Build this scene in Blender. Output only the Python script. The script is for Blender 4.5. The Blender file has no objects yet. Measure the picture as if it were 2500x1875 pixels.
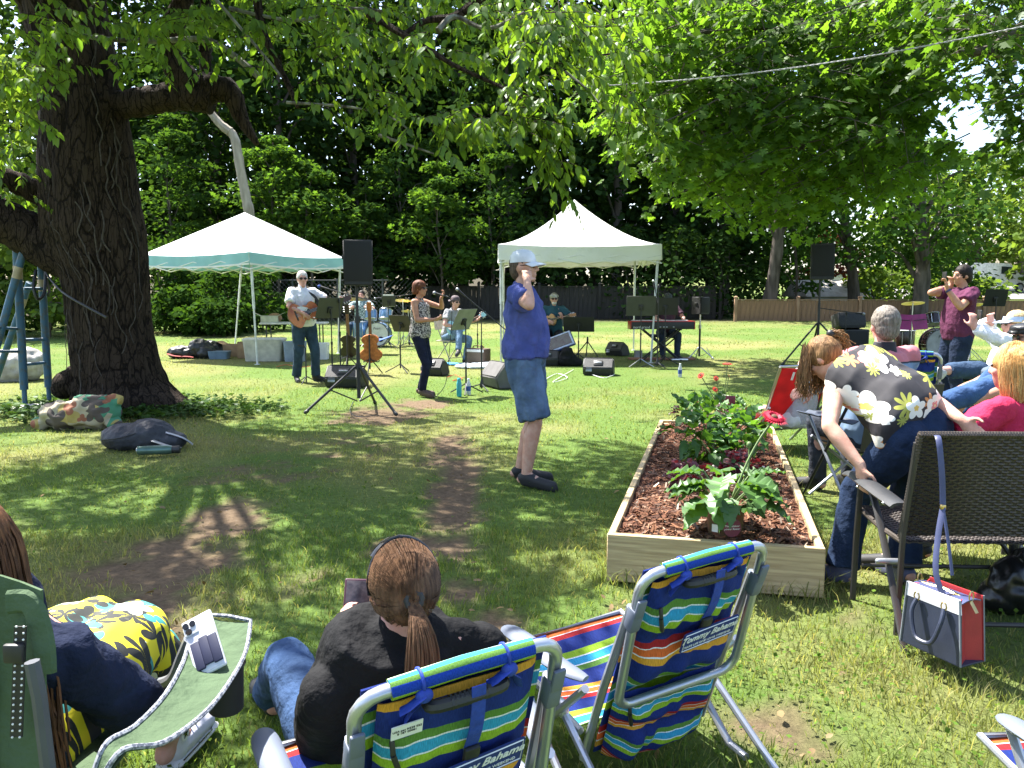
import bpy, bmesh, math, random
import numpy as np
from mathutils import Vector, Matrix, Euler, noise as mnoise
rad = math.radians
R = random.Random(7)
NP = np.random.RandomState(11)
sc = bpy.context.scene
col = sc.collection
# ------------------------------------------------------------------ camera
FPX, PW, PH = 2022.0, 2500.0, 1875.0
CAMZ, PITCH = 1.45, math.atan((937.5 - 719) / 2022.0)
cd = bpy.data.cameras.new('camera'); cd.sensor_width = 36; cd.lens = FPX / PW * 36
cd.clip_start = .05; cd.clip_end = 600
cam = bpy.data.objects.new('camera', cd); col.objects.link(cam)
cam.location = (0, 0, CAMZ); cam.rotation_euler = (rad(90) - PITCH, 0, 0)
sc.camera = cam
# ------------------------------------------------------------------ sky + sun
SUN_AZ, SUN_EL = math.atan2(-.74, .67), rad(60)
SUN = Vector((math.sin(SUN_AZ) * math.cos(SUN_EL), math.cos(SUN_AZ) * math.cos(SUN_EL), math.sin(SUN_EL)))
wd = bpy.data.worlds.new('World'); sc.world = wd; wd.use_nodes = True
wn = wd.node_tree; bgn = wn.nodes['Background']
sky = wn.nodes.new('ShaderNodeTexSky'); sky.sky_type = 'NISHITA'; sky.sun_disc = False
sky.sun_elevation = SUN_EL; sky.sun_rotation = SUN_AZ; sky.dust_density = 2.0
wn.links.new(sky.outputs[0], bgn.inputs[0]); bgn.inputs[1].default_value = .11
sl = bpy.data.lights.new('sun', 'SUN'); sl.energy = 5.0; sl.angle = rad(.55); sl.color = (1, .965, .90)
so = bpy.data.objects.new('sun', sl); col.objects.link(so); so.rotation_euler = SUN.to_track_quat('Z', 'Y').to_euler()
so.location = (-20, 20, 40)
sc.view_settings.view_transform = 'Standard'; sc.view_settings.look = 'None'
sc.view_settings.exposure = 2.05; sc.view_settings.gamma = 1; sc.view_settings.use_curve_mapping = False
sc.render.engine = 'CYCLES'
cy = sc.cycles; cy.use_denoising = True; cy.max_bounces = 8; cy.diffuse_bounces = 3; cy.glossy_bounces = 3
cy.transmission_bounces = 5; cy.transparent_max_bounces = 8; cy.sample_clamp_indirect = 4
cy.caustics_reflective = False; cy.caustics_refractive = False
# ------------------------------------------------------------------ places
SL = .0155
def gz(y): return max(0.0, SL * (min(y, 90) - 10)) + .045 * max(0.0, min(y, 90) - 45)
_cp, _sp = math.cos(PITCH), math.sin(PITCH)
def ray(px, py):
    a = (px - PW / 2) / FPX; b = -(py - PH / 2) / FPX
    return Vector((a, _cp + b * _sp, -_sp + b * _cp))
def P(px, py, Y):
    d = ray(px, py); return Vector((0, 0, CAMZ)) + d * (Y / d.y)
def G(px, py, z=0.0):
    d = ray(px, py); d = d / d.y
    t = (CAMZ - z) / -d.z if d.z < 0 else 1e3
    if t > 10: t = (CAMZ - z + SL * 10) / (SL - d.z)
    p = Vector((0, 0, CAMZ)) + d * t; return p
def px_of(p):
    v = Vector(p) - Vector((0, 0, CAMZ)); zc = v.y * _cp - v.z * _sp; yc = v.y * _sp + v.z * _cp
    return PW / 2 + FPX * v.x / zc, PH / 2 - FPX * yc / zc, zc
# ------------------------------------------------------------------ materials
def nd(nt, t, **k):
    n = nt.nodes.new(t)
    for a, b in k.items(): setattr(n, a, b)
    return n
def base_mat(name):
    m = bpy.data.materials.new(name); m.use_nodes = True
    nt = m.node_tree; b = nt.nodes['Principled BSDF']
    return m, nt, b
def c4(c): return (c[0], c[1], c[2], 1)
def mat(name, c, rough=.6, c2=None, nscale=8, bump=0.0, bscale=60, metal=0, spec=.5, stretch=None, detail=4, lo=.35, hi=.65, sheen=0, trans=0, bdist=.01):
    m, nt, b = base_mat(name); L = nt.links.new
    b.inputs['Roughness'].default_value = rough; b.inputs['Metallic'].default_value = metal
    b.inputs['Specular IOR Level'].default_value = spec
    if sheen: b.inputs['Sheen Weight'].default_value = sheen
    tc = nd(nt, 'ShaderNodeTexCoord'); mp = nd(nt, 'ShaderNodeMapping'); L(tc.outputs['Object'], mp.inputs[0])
    if stretch: mp.inputs['Scale'].default_value = stretch
    c2 = c2 or tuple(v * .72 for v in c)
    n = nd(nt, 'ShaderNodeTexNoise'); n.inputs['Scale'].default_value = nscale; n.inputs['Detail'].default_value = detail
    L(mp.outputs[0], n.inputs['Vector'])
    r = nd(nt, 'ShaderNodeValToRGB'); r.color_ramp.elements[0].position = lo; r.color_ramp.elements[1].position = hi
    r.color_ramp.elements[0].color = c4(c2); r.color_ramp.elements[1].color = c4(c)
    L(n.outputs[0], r.inputs[0]); L(r.outputs[0], b.inputs['Base Color'])
    if bump:
        n2 = nd(nt, 'ShaderNodeTexNoise'); n2.inputs['Scale'].default_value = bscale; n2.inputs['Detail'].default_value = 5
        L(mp.outputs[0], n2.inputs['Vector'])
        bp = nd(nt, 'ShaderNodeBump'); bp.inputs['Strength'].default_value = bump; bp.inputs['Distance'].default_value = bdist
        L(n2.outputs[0], bp.inputs['Height']); L(bp.outputs[0], b.inputs['Normal'])
    if trans:   # thin cloth or sheet that lets light through
        out = nt.nodes['Material Output']; t = nd(nt, 'ShaderNodeBsdfTranslucent'); mx = nd(nt, 'ShaderNodeMixShader')
        L(r.outputs[0], t.inputs[0]); mx.inputs[0].default_value = trans
        L(b.outputs[0], mx.inputs[1]); L(t.outputs[0], mx.inputs[2]); L(mx.outputs[0], out.inputs[0])
    return m
def leaf_mat(name, tint=(1, 1, 1), trans=.45, gloss=.07, tcol=(1.5, 1.45, .55), rough=.4):
    m, nt, b = base_mat(name); L = nt.links.new; nt.nodes.remove(b); out = nt.nodes['Material Output']
    at = nd(nt, 'ShaderNodeAttribute', attribute_name='col')
    mul = nd(nt, 'ShaderNodeVectorMath', operation='MULTIPLY'); mul.inputs[1].default_value = tint; L(at.outputs['Vector'], mul.inputs[0])
    mt = nd(nt, 'ShaderNodeVectorMath', operation='MULTIPLY'); mt.inputs[1].default_value = tcol; L(mul.outputs[0], mt.inputs[0])
    d = nd(nt, 'ShaderNodeBsdfDiffuse'); L(mul.outputs[0], d.inputs[0])
    t = nd(nt, 'ShaderNodeBsdfTranslucent'); L(mt.outputs[0], t.inputs[0])
    g = nd(nt, 'ShaderNodeBsdfGlossy'); g.inputs['Roughness'].default_value = rough; g.inputs[0].default_value = (.9, 1, .9, 1)
    a = nd(nt, 'ShaderNodeMixShader'); a.inputs[0].default_value = trans; L(d.outputs[0], a.inputs[1]); L(t.outputs[0], a.inputs[2])
    e = nd(nt, 'ShaderNodeMixShader'); e.inputs[0].default_value = gloss; L(a.outputs[0], e.inputs[1]); L(g.outputs[0], e.inputs[2])
    L(e.outputs[0], out.inputs[0]); return m
def pic_mat(name, base, fn, rough=.7, coord='Object'):
    """material whose colour is built by fn(nt, L, vector_socket) -> colour socket"""
    m, nt, b = base_mat(name); L = nt.links.new; b.inputs['Roughness'].default_value = rough
    tc = nd(nt, 'ShaderNodeTexCoord'); L(fn(nt, L, tc.outputs[coord]), b.inputs['Base Color']); return m
# ------------------------------------------------------------------ mesh collector
def V(*a): return Vector(a[0]) if len(a) == 1 else Vector(a)
def frame(d, up=(0, 0, 1)):
    d = V(d).normalized(); u = V(up)
    if abs(d.dot(u.normalized())) > .98: u = V(0, 1, 0) if abs(d.y) < .9 else V(1, 0, 0)
    x = u.cross(d).normalized(); y = d.cross(x).normalized()
    return x, y, d
class MB:
    def __init__(s): s.v = []; s.f = []; s.mi = []; s.m = 0; s.uv = {}
    def add(s, vs, fs):
        o = len(s.v); s.v += [tuple(p) for p in vs]; s.f += [tuple(i + o for i in f) for f in fs]; s.mi += [s.m] * len(fs); return o
    def box(s, c, size, rot=None, M=None):
        c = V(c); hx, hy, hz = [a / 2 for a in size]
        pts = [V(x, y, z) for x in (-hx, hx) for y in (-hy, hy) for z in (-hz, hz)]
        if rot is not None:
            e = rot if isinstance(rot, Matrix) else Euler(rot).to_matrix()
            pts = [e @ p for p in pts]
        pts = [c + p for p in pts]
        if M: pts = [M @ p for p in pts]
        s.add(pts, [(0, 1, 3, 2), (4, 6, 7, 5), (0, 4, 5, 1), (2, 3, 7, 6), (0, 2, 6, 4), (1, 5, 7, 3)])
    def rbox(s, c, size, bev=.01, rot=None, seg=2):
        bm = bmesh.new(); bmesh.ops.create_cube(bm, size=1)
        for v in bm.verts: v.co = V(v.co.x * size[0], v.co.y * size[1], v.co.z * size[2])
        bmesh.ops.bevel(bm, geom=bm.edges[:], offset=min(bev, min(size) * .45), segments=seg, affect='EDGES', profile=.5)
        e = Matrix.Identity(3) if rot is None else (rot if isinstance(rot, Matrix) else Euler(rot).to_matrix())
        bm.verts.index_update()
        s.add([V(c) + e @ v.co for v in bm.verts], [[v.index for v in f.verts] for f in bm.faces]); bm.free()
    def tube(s, pts, r, n=8, cap=True, closed=False, flat=1.0):
        pts = [V(p) for p in pts]; k = len(pts)
        rs = list(r) if isinstance(r, (list, tuple)) else [r] * k
        vs = []; px = None
        for i, p in enumerate(pts):
            if closed: d = pts[(i + 1) % k] - pts[i - 1]
            else: d = pts[min(i + 1, k - 1)] - pts[max(i - 1, 0)]
            if d.length < 1e-9: d = V(0, 0, 1)
            d.normalize()
            if px is None: x, y, _ = frame(d)
            else:
                x = px - d * px.dot(d)
                x = x.normalized() if x.length > 1e-6 else frame(d)[0]
                y = d.cross(x)
                y = y.normalized()
            px = x
            for j in range(n):
                a = 2 * math.pi * j / n; vs.append(p + x * (rs[i] * math.cos(a)) + y * (rs[i] * flat * math.sin(a)))
        fs = []
        for i in range(k if closed else k - 1):
            a = i * n; b = ((i + 1) % k) * n
            for j in range(n): fs.append((a + j, a + (j + 1) % n, b + (j + 1) % n, b + j))
        if cap and not closed: fs += [tuple(range(n - 1, -1, -1)), tuple(range((k - 1) * n, k * n))]
        s.add(vs, fs)
    def bar(s, a, b, r, n=8): s.tube([a, b], r, n)
    def cap(s, a, b, ra, rb=None, n=12):
        rb = ra if rb is None else rb; a = V(a); b = V(b); d = b - a
        if d.length < 1e-6: d = V(0, 0, 1e-4)
        u = d.normalized(); pts = []; rs = []
        for t in (-90, -60, -30, 0):
            pts.append(a + u * (ra * math.sin(rad(t)))); rs.append(max(ra * math.cos(rad(t)), ra * .04))
        for t in (0, 30, 60, 90):
            pts.append(b + u * (rb * math.sin(rad(t)))); rs.append(max(rb * math.cos(rad(t)), rb * .04))
        s.tube(pts, rs, n)
    def chain(s, pts, rs, n=12):
        for i in range(len(pts) - 1): s.cap(pts[i], pts[i + 1], rs[i], rs[i + 1], n)
    def ell(s, c, r, M=None, nu=14, nv=10):
        c = V(c); r = (r, r, r) if isinstance(r, (int, float)) else r
        vs = []; fs = []
        vs.append((0, 0, -1))
        for i in range(1, nv):
            t = -math.pi / 2 + math.pi * i / nv
            for j in range(nu): a = 2 * math.pi * j / nu; vs.append((math.cos(t) * math.cos(a), math.cos(t) * math.sin(a), math.sin(t)))
        vs.append((0, 0, 1)); e = len(vs) - 1
        for j in range(nu):
            fs.append((0, 1 + (j + 1) % nu, 1 + j)); fs.append((e, e - nu + j, e - nu + (j + 1) % nu))
        for i in range(nv - 2):
            for j in range(nu):
                a = 1 + i * nu; fs.append((a + j, a + (j + 1) % nu, a + nu + (j + 1) % nu, a + nu + j))
        out = []
        for v in vs:
            p = V(v[0] * r[0], v[1] * r[1], v[2] * r[2]); out.append(c + (M @ p if M else p))
        s.add(out, fs)
    def lathe(s, prof, n=20, M=None, c=(0, 0, 0)):
        vs = []; k = len(prof); c = V(c)
        for r, z in prof:
            for j in range(n):
                a = 2 * math.pi * j / n; p = V(r * math.cos(a), r * math.sin(a), z); vs.append(c + (M @ p if M else p))
        fs = [(i * n + j, i * n + (j + 1) % n, (i + 1) * n + (j + 1) % n, (i + 1) * n + j) for i in range(k - 1) for j in range(n)]
        fs += [tuple(range(n - 1, -1, -1)), tuple(range((k - 1) * n, k * n))]
        s.add(vs, fs)
    def loft(s, secs, n=20, p=2.0, cap=True):
        """secs: (centre, right, fwd, rx, ry); superellipse cross-sections"""
        vs = []; k = len(secs)
        for c, x, y, rx, ry in secs:
            for j in range(n):
                a = 2 * math.pi * j / n; ca, sa = math.cos(a), math.sin(a)
                ca = math.copysign(abs(ca) ** (2 / p), ca); sa = math.copysign(abs(sa) ** (2 / p), sa)
                vs.append(V(c) + V(x) * (rx * ca) + V(y) * (ry * sa))
        fs = [(i * n + j, i * n + (j + 1) % n, (i + 1) * n + (j + 1) % n, (i + 1) * n + j) for i in range(k - 1) for j in range(n)]
        if cap: fs += [tuple(range(n - 1, -1, -1)), tuple(range((k - 1) * n, k * n))]
        s.add(vs, fs)
    def sheet(s, fn, nu, nv, thick=0.0, uv=True):
        """fn(u,v)->point, u,v in 0..1; optional thickness; records uv"""
        g = [[V(fn(i / nu, j / nv)) for i in range(nu + 1)] for j in range(nv + 1)]
        w = nu + 1; top = [p for row in g for p in row]
        fs = [(j * w + i, j * w + i + 1, (j + 1) * w + i + 1, (j + 1) * w + i) for j in range(nv) for i in range(nu)]
        uvs = [(i / nu, j / nv) for j in range(nv + 1) for i in range(nu + 1)]
        if thick:
            nrm = []
            for j in range(nv + 1):
                for i in range(nu + 1):
                    a = g[j][min(i + 1, nu)] - g[j][max(i - 1, 0)]; b = g[min(j + 1, nv)][i] - g[max(j - 1, 0)][i]
                    q = a.cross(b); nrm.append(q.normalized() if q.length > 1e-9 else V(0, 0, 1))
            o = len(top); bot = [p - q * thick for p, q in zip(top, nrm)]
            fs2 = [tuple(reversed([a + o for a in f])) for f in fs]
            rim = [i for i in range(w)] + [j * w + nu for j in range(1, nv + 1)] + [nv * w + i for i in range(nu - 1, -1, -1)] + [j * w for j in range(nv - 1, 0, -1)]
            fr = [(rim[(k + 1) % len(rim)], rim[k], rim[k] + o, rim[(k + 1) % len(rim)] + o) for k in range(len(rim))]
            b0 = s.add(top + bot, fs + fs2 + fr); uvs = uvs + uvs
        else: b0 = s.add(top, fs)
        for k, q in enumerate(uvs): s.uv[b0 + k] = q
    def prism(s, poly, thick, M):
        """poly 2D in local xy, extruded along local +z by thick, M: 4x4"""
        k = len(poly)
        vs = [M @ V(x, y, 0) for x, y in poly] + [M @ V(x, y, thick) for x, y in poly]
        s.add(vs, [tuple(range(k - 1, -1, -1)), tuple(range(k, 2 * k))] + [(i, (i + 1) % k, k + (i + 1) % k, k + i) for i in range(k)])
    def xf(s, M, i0=0):
        for i in range(i0, len(s.v)): s.v[i] = tuple(M @ V(s.v[i]))
def mesh_of(name, mb, mats, smooth=True):
    me = bpy.data.meshes.new(name); me.from_pydata(mb.v, [], mb.f)
    if not isinstance(mats, (list, tuple)): mats = [mats]
    for m in mats: me.materials.append(m)
    if len(mats) > 1: me.polygons.foreach_set('material_index', mb.mi)
    if mb.uv:
        ul = me.uv_layers.new(name='UVMap'); li = np.empty(len(me.loops), 'i'); me.loops.foreach_get('vertex_index', li)
        arr = np.zeros((len(mb.v), 2), 'f')
        for k, q in mb.uv.items(): arr[k] = q
        ul.data.foreach_set('uv', arr[li].ravel())
    if smooth:
        me.polygons.foreach_set('use_smooth', [True] * len(me.polygons))
        try: me.set_sharp_from_angle(angle=rad(38))
        except Exception: pass
    return me
def link(name, me, parent=None):
    o = bpy.data.objects.new(name, me); col.objects.link(o)
    if parent is not None:
        o.parent = parent
    return o
MW = {}
def thing(name, label, cat, loc=(0, 0, 0), rz=0.0, group=None):
    o = bpy.data.objects.new(name, None); col.objects.link(o); o.empty_display_size = .1
    o.location = loc; o.rotation_euler = (0, 0, rz); tag(o, label, cat, group)
    MW[o.name] = Matrix.Translation(V(loc)) @ Matrix.Rotation(rz, 4, 'Z'); return o
def tag(o, label=None, cat=None, group=None, kind=None):
    if label: o['label'] = label
    if cat: o['category'] = cat
    if group: o['group'] = group
    if kind: o['kind'] = kind
    return o
def part(name, mb, mats, parent, world=False, smooth=True, label=None, kind=None):
    """one mesh object; parent thing (Empty or part). world=True: mb in world coordinates"""
    if world and parent is not None:
        q = parent
        M = Matrix.Identity(4)
        while q is not None:
            M = MW.get(q.name, Matrix.Identity(4)) @ M; q = q.parent
        mb.xf(M.inverted())
    o = link(name, mesh_of(name, mb, mats, smooth), parent)
    if label: o['label'] = label
    if kind: o['kind'] = kind
    return o
def solo(name, mb, mats, label, cat, group=None, kind=None, smooth=True, origin=None):
    if origin is not None: mb.xf(Matrix.Translation(-V(origin)))
    o = link(name, mesh_of(name, mb, mats, smooth))
    if origin is not None: o.location = origin
    return tag(o, label, cat, group, kind)
def copy_tree(o, parent=None):
    c = o.copy(); col.objects.link(c)
    if parent is not None: c.parent = parent
    if o.name in MW: MW[c.name] = MW[o.name]
    for ch in list(o.children): copy_tree(ch, c)
    return c
def place(o, loc, rz=0.0, label=None):
    o.location = loc; o.rotation_euler = (0, 0, rz); MW[o.name] = Matrix.Translation(V(loc)) @ Matrix.Rotation(rz, 4, 'Z')
    if label: o['label'] = label
    return o
def np_mesh(name, verts, faces_flat, sizes, cols, m, parent=None, smooth=False):
    """big meshes from numpy: verts (n,3), flat loop indices, polygon sizes, per-vertex colours"""
    me = bpy.data.meshes.new(name); n = len(verts)
    me.vertices.add(n); me.vertices.foreach_set('co', np.asarray(verts, 'f').ravel())
    me.loops.add(len(faces_flat)); me.loops.foreach_set('vertex_index', np.asarray(faces_flat, 'i'))
    st = np.concatenate([[0], np.cumsum(sizes)[:-1]]).astype('i')
    me.polygons.add(len(sizes)); me.polygons.foreach_set('loop_start', st); me.polygons.foreach_set('loop_total', np.asarray(sizes, 'i'))
    if smooth: me.polygons.foreach_set('use_smooth', np.ones(len(sizes), bool))
    me.update(calc_edges=True)
    if cols is not None:
        a = me.color_attributes.new('col', 'FLOAT_COLOR', 'POINT')
        c = np.ones((n, 4), 'f'); c[:, :3] = cols; a.data.foreach_set('color', c.ravel())
    me.materials.append(m); return link(name, me, parent)
# voxel-fused organic shapes --------------------------------------------------
def blob(name, mb, mats, parent, voxel=.01, smooth=6, wr=0.0, wscale=9.0, dec=.5, wstretch=(1, 1, .45), world=False, sub=None):
    me0 = bpy.data.meshes.new('tmp'); me0.from_pydata(mb.v, [], mb.f)
    o0 = bpy.data.objects.new('tmp', me0); col.objects.link(o0)
    md = o0.modifiers.new('r', 'REMESH'); md.mode = 'VOXEL'; md.voxel_size = voxel
    if smooth:
        ms = o0.modifiers.new('s', 'SMOOTH'); ms.iterations = smooth; ms.factor = .5
    if dec < 1: dm = o0.modifiers.new('d', 'DECIMATE'); dm.ratio = dec
    dg = bpy.context.evaluated_depsgraph_get(); me = bpy.data.meshes.new_from_object(o0.evaluated_get(dg))
    bpy.data.objects.remove(o0); bpy.data.meshes.remove(me0)
    me.name = name
    n = len(me.vertices)
    co = np.empty(n * 3, 'f'); me.vertices.foreach_get('co', co); co = co.reshape(-1, 3)
    if wr:
        nr = np.empty(n * 3, 'f'); me.vertices.foreach_get('normal', nr); nr = nr.reshape(-1, 3)
        sx, sy, sz = [wscale * q for q in wstretch]
        h = np.array([mnoise.noise((p[0] * sx + 3.1, p[1] * sy, p[2] * sz)) + .5 * mnoise.noise((p[0] * sx * 2.3, p[1] * sy * 2.3 + 9, p[2] * sz * 2.6)) for p in co.tolist()], 'f')
        h = 1 - np.abs(h) * 2.2                     # ridged: reads as folds of cloth
        co = co + nr * (h * wr)[:, None]
        me.vertices.foreach_set('co', co.ravel().astype('f'))
    if world and parent is not None:
        q = parent; M = Matrix.Identity(4)
        while q is not None: M = MW.get(q.name, Matrix.Identity(4)) @ M; q = q.parent
        me.transform(M.inverted())
    me.materials.clear()
    for m in (mats if isinstance(mats, (list, tuple)) else [mats]): me.materials.append(m)
    me.polygons.foreach_set('use_smooth', [True] * len(me.polygons)); me.update()
    return link(name, me, parent)
def text(body, size, m, parent, M, extrude=.001, shear=0.0, align='CENTER', name='lettering', bold=0.0, space=1.0):
    cu = bpy.data.curves.new(name, 'FONT'); cu.body = body; cu.size = size; cu.extrude = extrude; cu.shear = shear
    cu.align_x = align; cu.align_y = 'CENTER'; cu.offset = bold; cu.space_character = space; cu.resolution_u = 2
    o0 = bpy.data.objects.new('t', cu); col.objects.link(o0)
    dg = bpy.context.evaluated_depsgraph_get(); me = bpy.data.meshes.new_from_object(o0.evaluated_get(dg))
    bpy.data.objects.remove(o0); me.materials.clear(); me.materials.append(m); me.transform(M); me.name = name
    return link(name, me, parent)
# ================================================================== noise fields
_lat = NP.rand(64, 64)
def vno(x, y, s):
    x = np.asarray(x) * s + 100.3; y = np.asarray(y) * s + 57.7
    xi = np.floor(x).astype(int); yi = np.floor(y).astype(int); fx = x - xi; fy = y - yi
    fx = fx * fx * (3 - 2 * fx); fy = fy * fy * (3 - 2 * fy)
    g = lambda a, b: _lat[a % 64, b % 64]
    return (g(xi, yi) * (1 - fx) + g(xi + 1, yi) * fx) * (1 - fy) + (g(xi, yi + 1) * (1 - fx) + g(xi + 1, yi + 1) * fx) * fy
def fbm(x, y, s): return vno(x, y, s) * .5 + vno(x, y, s * 2.1) * .3 + vno(x, y, s * 4.3) * .2
# bare earth: (px, py, half width px, half depth px, strength)
DIRT = [(380, 1380, 215, 85, 1.25), (560, 1265, 130, 60, 1.0), (300, 1480, 200, 60, .9), (1040, 1330, 150, 45, 1.2), (1115, 1180, 65, 110, 1.15), (1090, 1090, 60, 50, .9),
        (930, 1010, 130, 26, 1.15), (1030, 985, 90, 16, 1.1), (1190, 1530, 120, 60, .95), (1150, 1440, 100, 60, .8), (700, 1420, 160, 50, .45), (1900, 1770, 170, 90, .62), (2090, 1500, 60, 40, .5),
        (450, 1560, 140, 70, .5), (1500, 1490, 100, 30, .35), (860, 1090, 200, 40, .35), (640, 1150, 180, 40, .35)]
DE = []
for a, b, c, d, e in DIRT:
    p = G(a, b); q = G(a, b - d); DE.append((p.x, p.y, c * p.y / FPX, max(abs(q.y - p.y), .15), e))
def dirt(x, y):
    m = np.zeros_like(x, dtype=float)
    for cx, cy_, rx, ry, e in DE:
        m = np.maximum(m, e * np.clip(1.25 - np.hypot((x - cx) / rx, (y - cy_) / ry), 0, 1))
    return np.clip((m + (fbm(x, y, 3.0) - .5) * 1.1 + (fbm(x, y, 11.0) - .5) * .9 - .27) * 2.4, 0, 1) * (m > .02)
# raised bed footprint (world)
BED = [V(.505, 4.10, 0), V(1.48, 3.86, 0), V(2.46, 7.68, 0), V(1.44, 7.92, 0)]
def in_poly(x, y, poly, grow=0.0):
    c = sum((p for p in poly), V(0, 0, 0)) / len(poly); ins = np.ones_like(x, bool)
    for i in range(len(poly)):
        a = poly[i]; b = poly[(i + 1) % len(poly)]; ex, ey = b.x - a.x, b.y - a.y; L = math.hypot(ex, ey)
        ins &= ((x - a.x) * ey - (y - a.y) * ex) / L < grow if ((c.x - a.x) * ey - (c.y - a.y) * ex) < 0 else ((x - a.x) * ey - (y - a.y) * ex) / L > -grow
    return ins
TRUNK = G(258, 1000); TRUNK_R = .95
# ================================================================== lawn
def lawn():
    ys = np.concatenate([[-12, -4, 0], np.arange(1.5, 13, .1), np.arange(13, 30, .45), np.arange(30, 62, 2), [70, 80, 90, 120, 200, 330]])
    xs = np.concatenate([[-320, -150, -70, -40, -25], np.arange(-16, -5, .6), np.arange(-5, 6, .1), np.arange(6, 18, .6), [19, 26, 40, 70, 150, 320]])
    X, Y = np.meshgrid(xs, ys); Z = np.where(Y > 10, SL * (np.minimum(Y, 90) - 10), 0.0) + .045 * np.clip(np.minimum(Y, 90) - 45, 0, None)
    near = np.clip((14 - Y) / 4, 0, 1) * (np.abs(X) < 8)
    d = dirt(X, Y); Z = Z + near * ((fbm(X, Y, 1.3) - .5) * .03 + (fbm(X, Y, 6) - .5) * .02 - .012 - d * .012)
    dry = np.clip((fbm(X, Y, .55) - .42) * 3, 0, 1); g1 = np.array([.085, .135, .03]); g2 = np.array([.17, .168, .062]); s1 = np.array([.135, .095, .060])
    C = g1 + (g2 - g1) * dry[..., None]; C = C + (s1 - C) * d[..., None]
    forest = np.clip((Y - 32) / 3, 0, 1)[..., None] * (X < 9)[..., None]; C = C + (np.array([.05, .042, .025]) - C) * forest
    n, m_ = X.shape; verts = np.stack([X, Y, Z], -1).reshape(-1, 3)
    i = np.arange((n - 1) * (m_ - 1)); r = i // (m_ - 1) * m_ + i % (m_ - 1)
    fl = np.stack([r, r + 1, r + m_ + 1, r + m_], -1).ravel()
    m, nt, b = base_mat('lawn_ground'); L = nt.links.new; b.inputs['Roughness'].default_value = .95; b.inputs['Specular IOR Level'].default_value = .1
    at = nd(nt, 'ShaderNodeAttribute', attribute_name='col'); tc = nd(nt, 'ShaderNodeTexCoord')
    n1 = nd(nt, 'ShaderNodeTexNoise'); n1.inputs['Scale'].default_value = 28; n1.inputs['Detail'].default_value = 8; n1.inputs['Roughness'].default_value = .75; L(tc.outputs['Object'], n1.inputs['Vector'])
    r1 = nd(nt, 'ShaderNodeMapRange'); r1.inputs[1].default_value = .3; r1.inputs[2].default_value = .7; r1.inputs[3].default_value = .55; r1.inputs[4].default_value = 1.4; L(n1.outputs[0], r1.inputs[0])
    mu = nd(nt, 'ShaderNodeVectorMath', operation='SCALE'); L(at.outputs['Vector'], mu.inputs[0]); L(r1.outputs[0], mu.inputs['Scale']); L(mu.outputs[0], b.inputs['Base Color'])
    bp = nd(nt, 'ShaderNodeBump'); bp.inputs['Strength'].default_value = .8; bp.inputs['Distance'].default_value = .03; L(n1.outputs[0], bp.inputs['Height']); L(bp.outputs[0], b.inputs['Normal'])
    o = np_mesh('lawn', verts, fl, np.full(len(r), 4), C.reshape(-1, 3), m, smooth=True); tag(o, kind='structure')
    return o
lawn()
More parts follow.
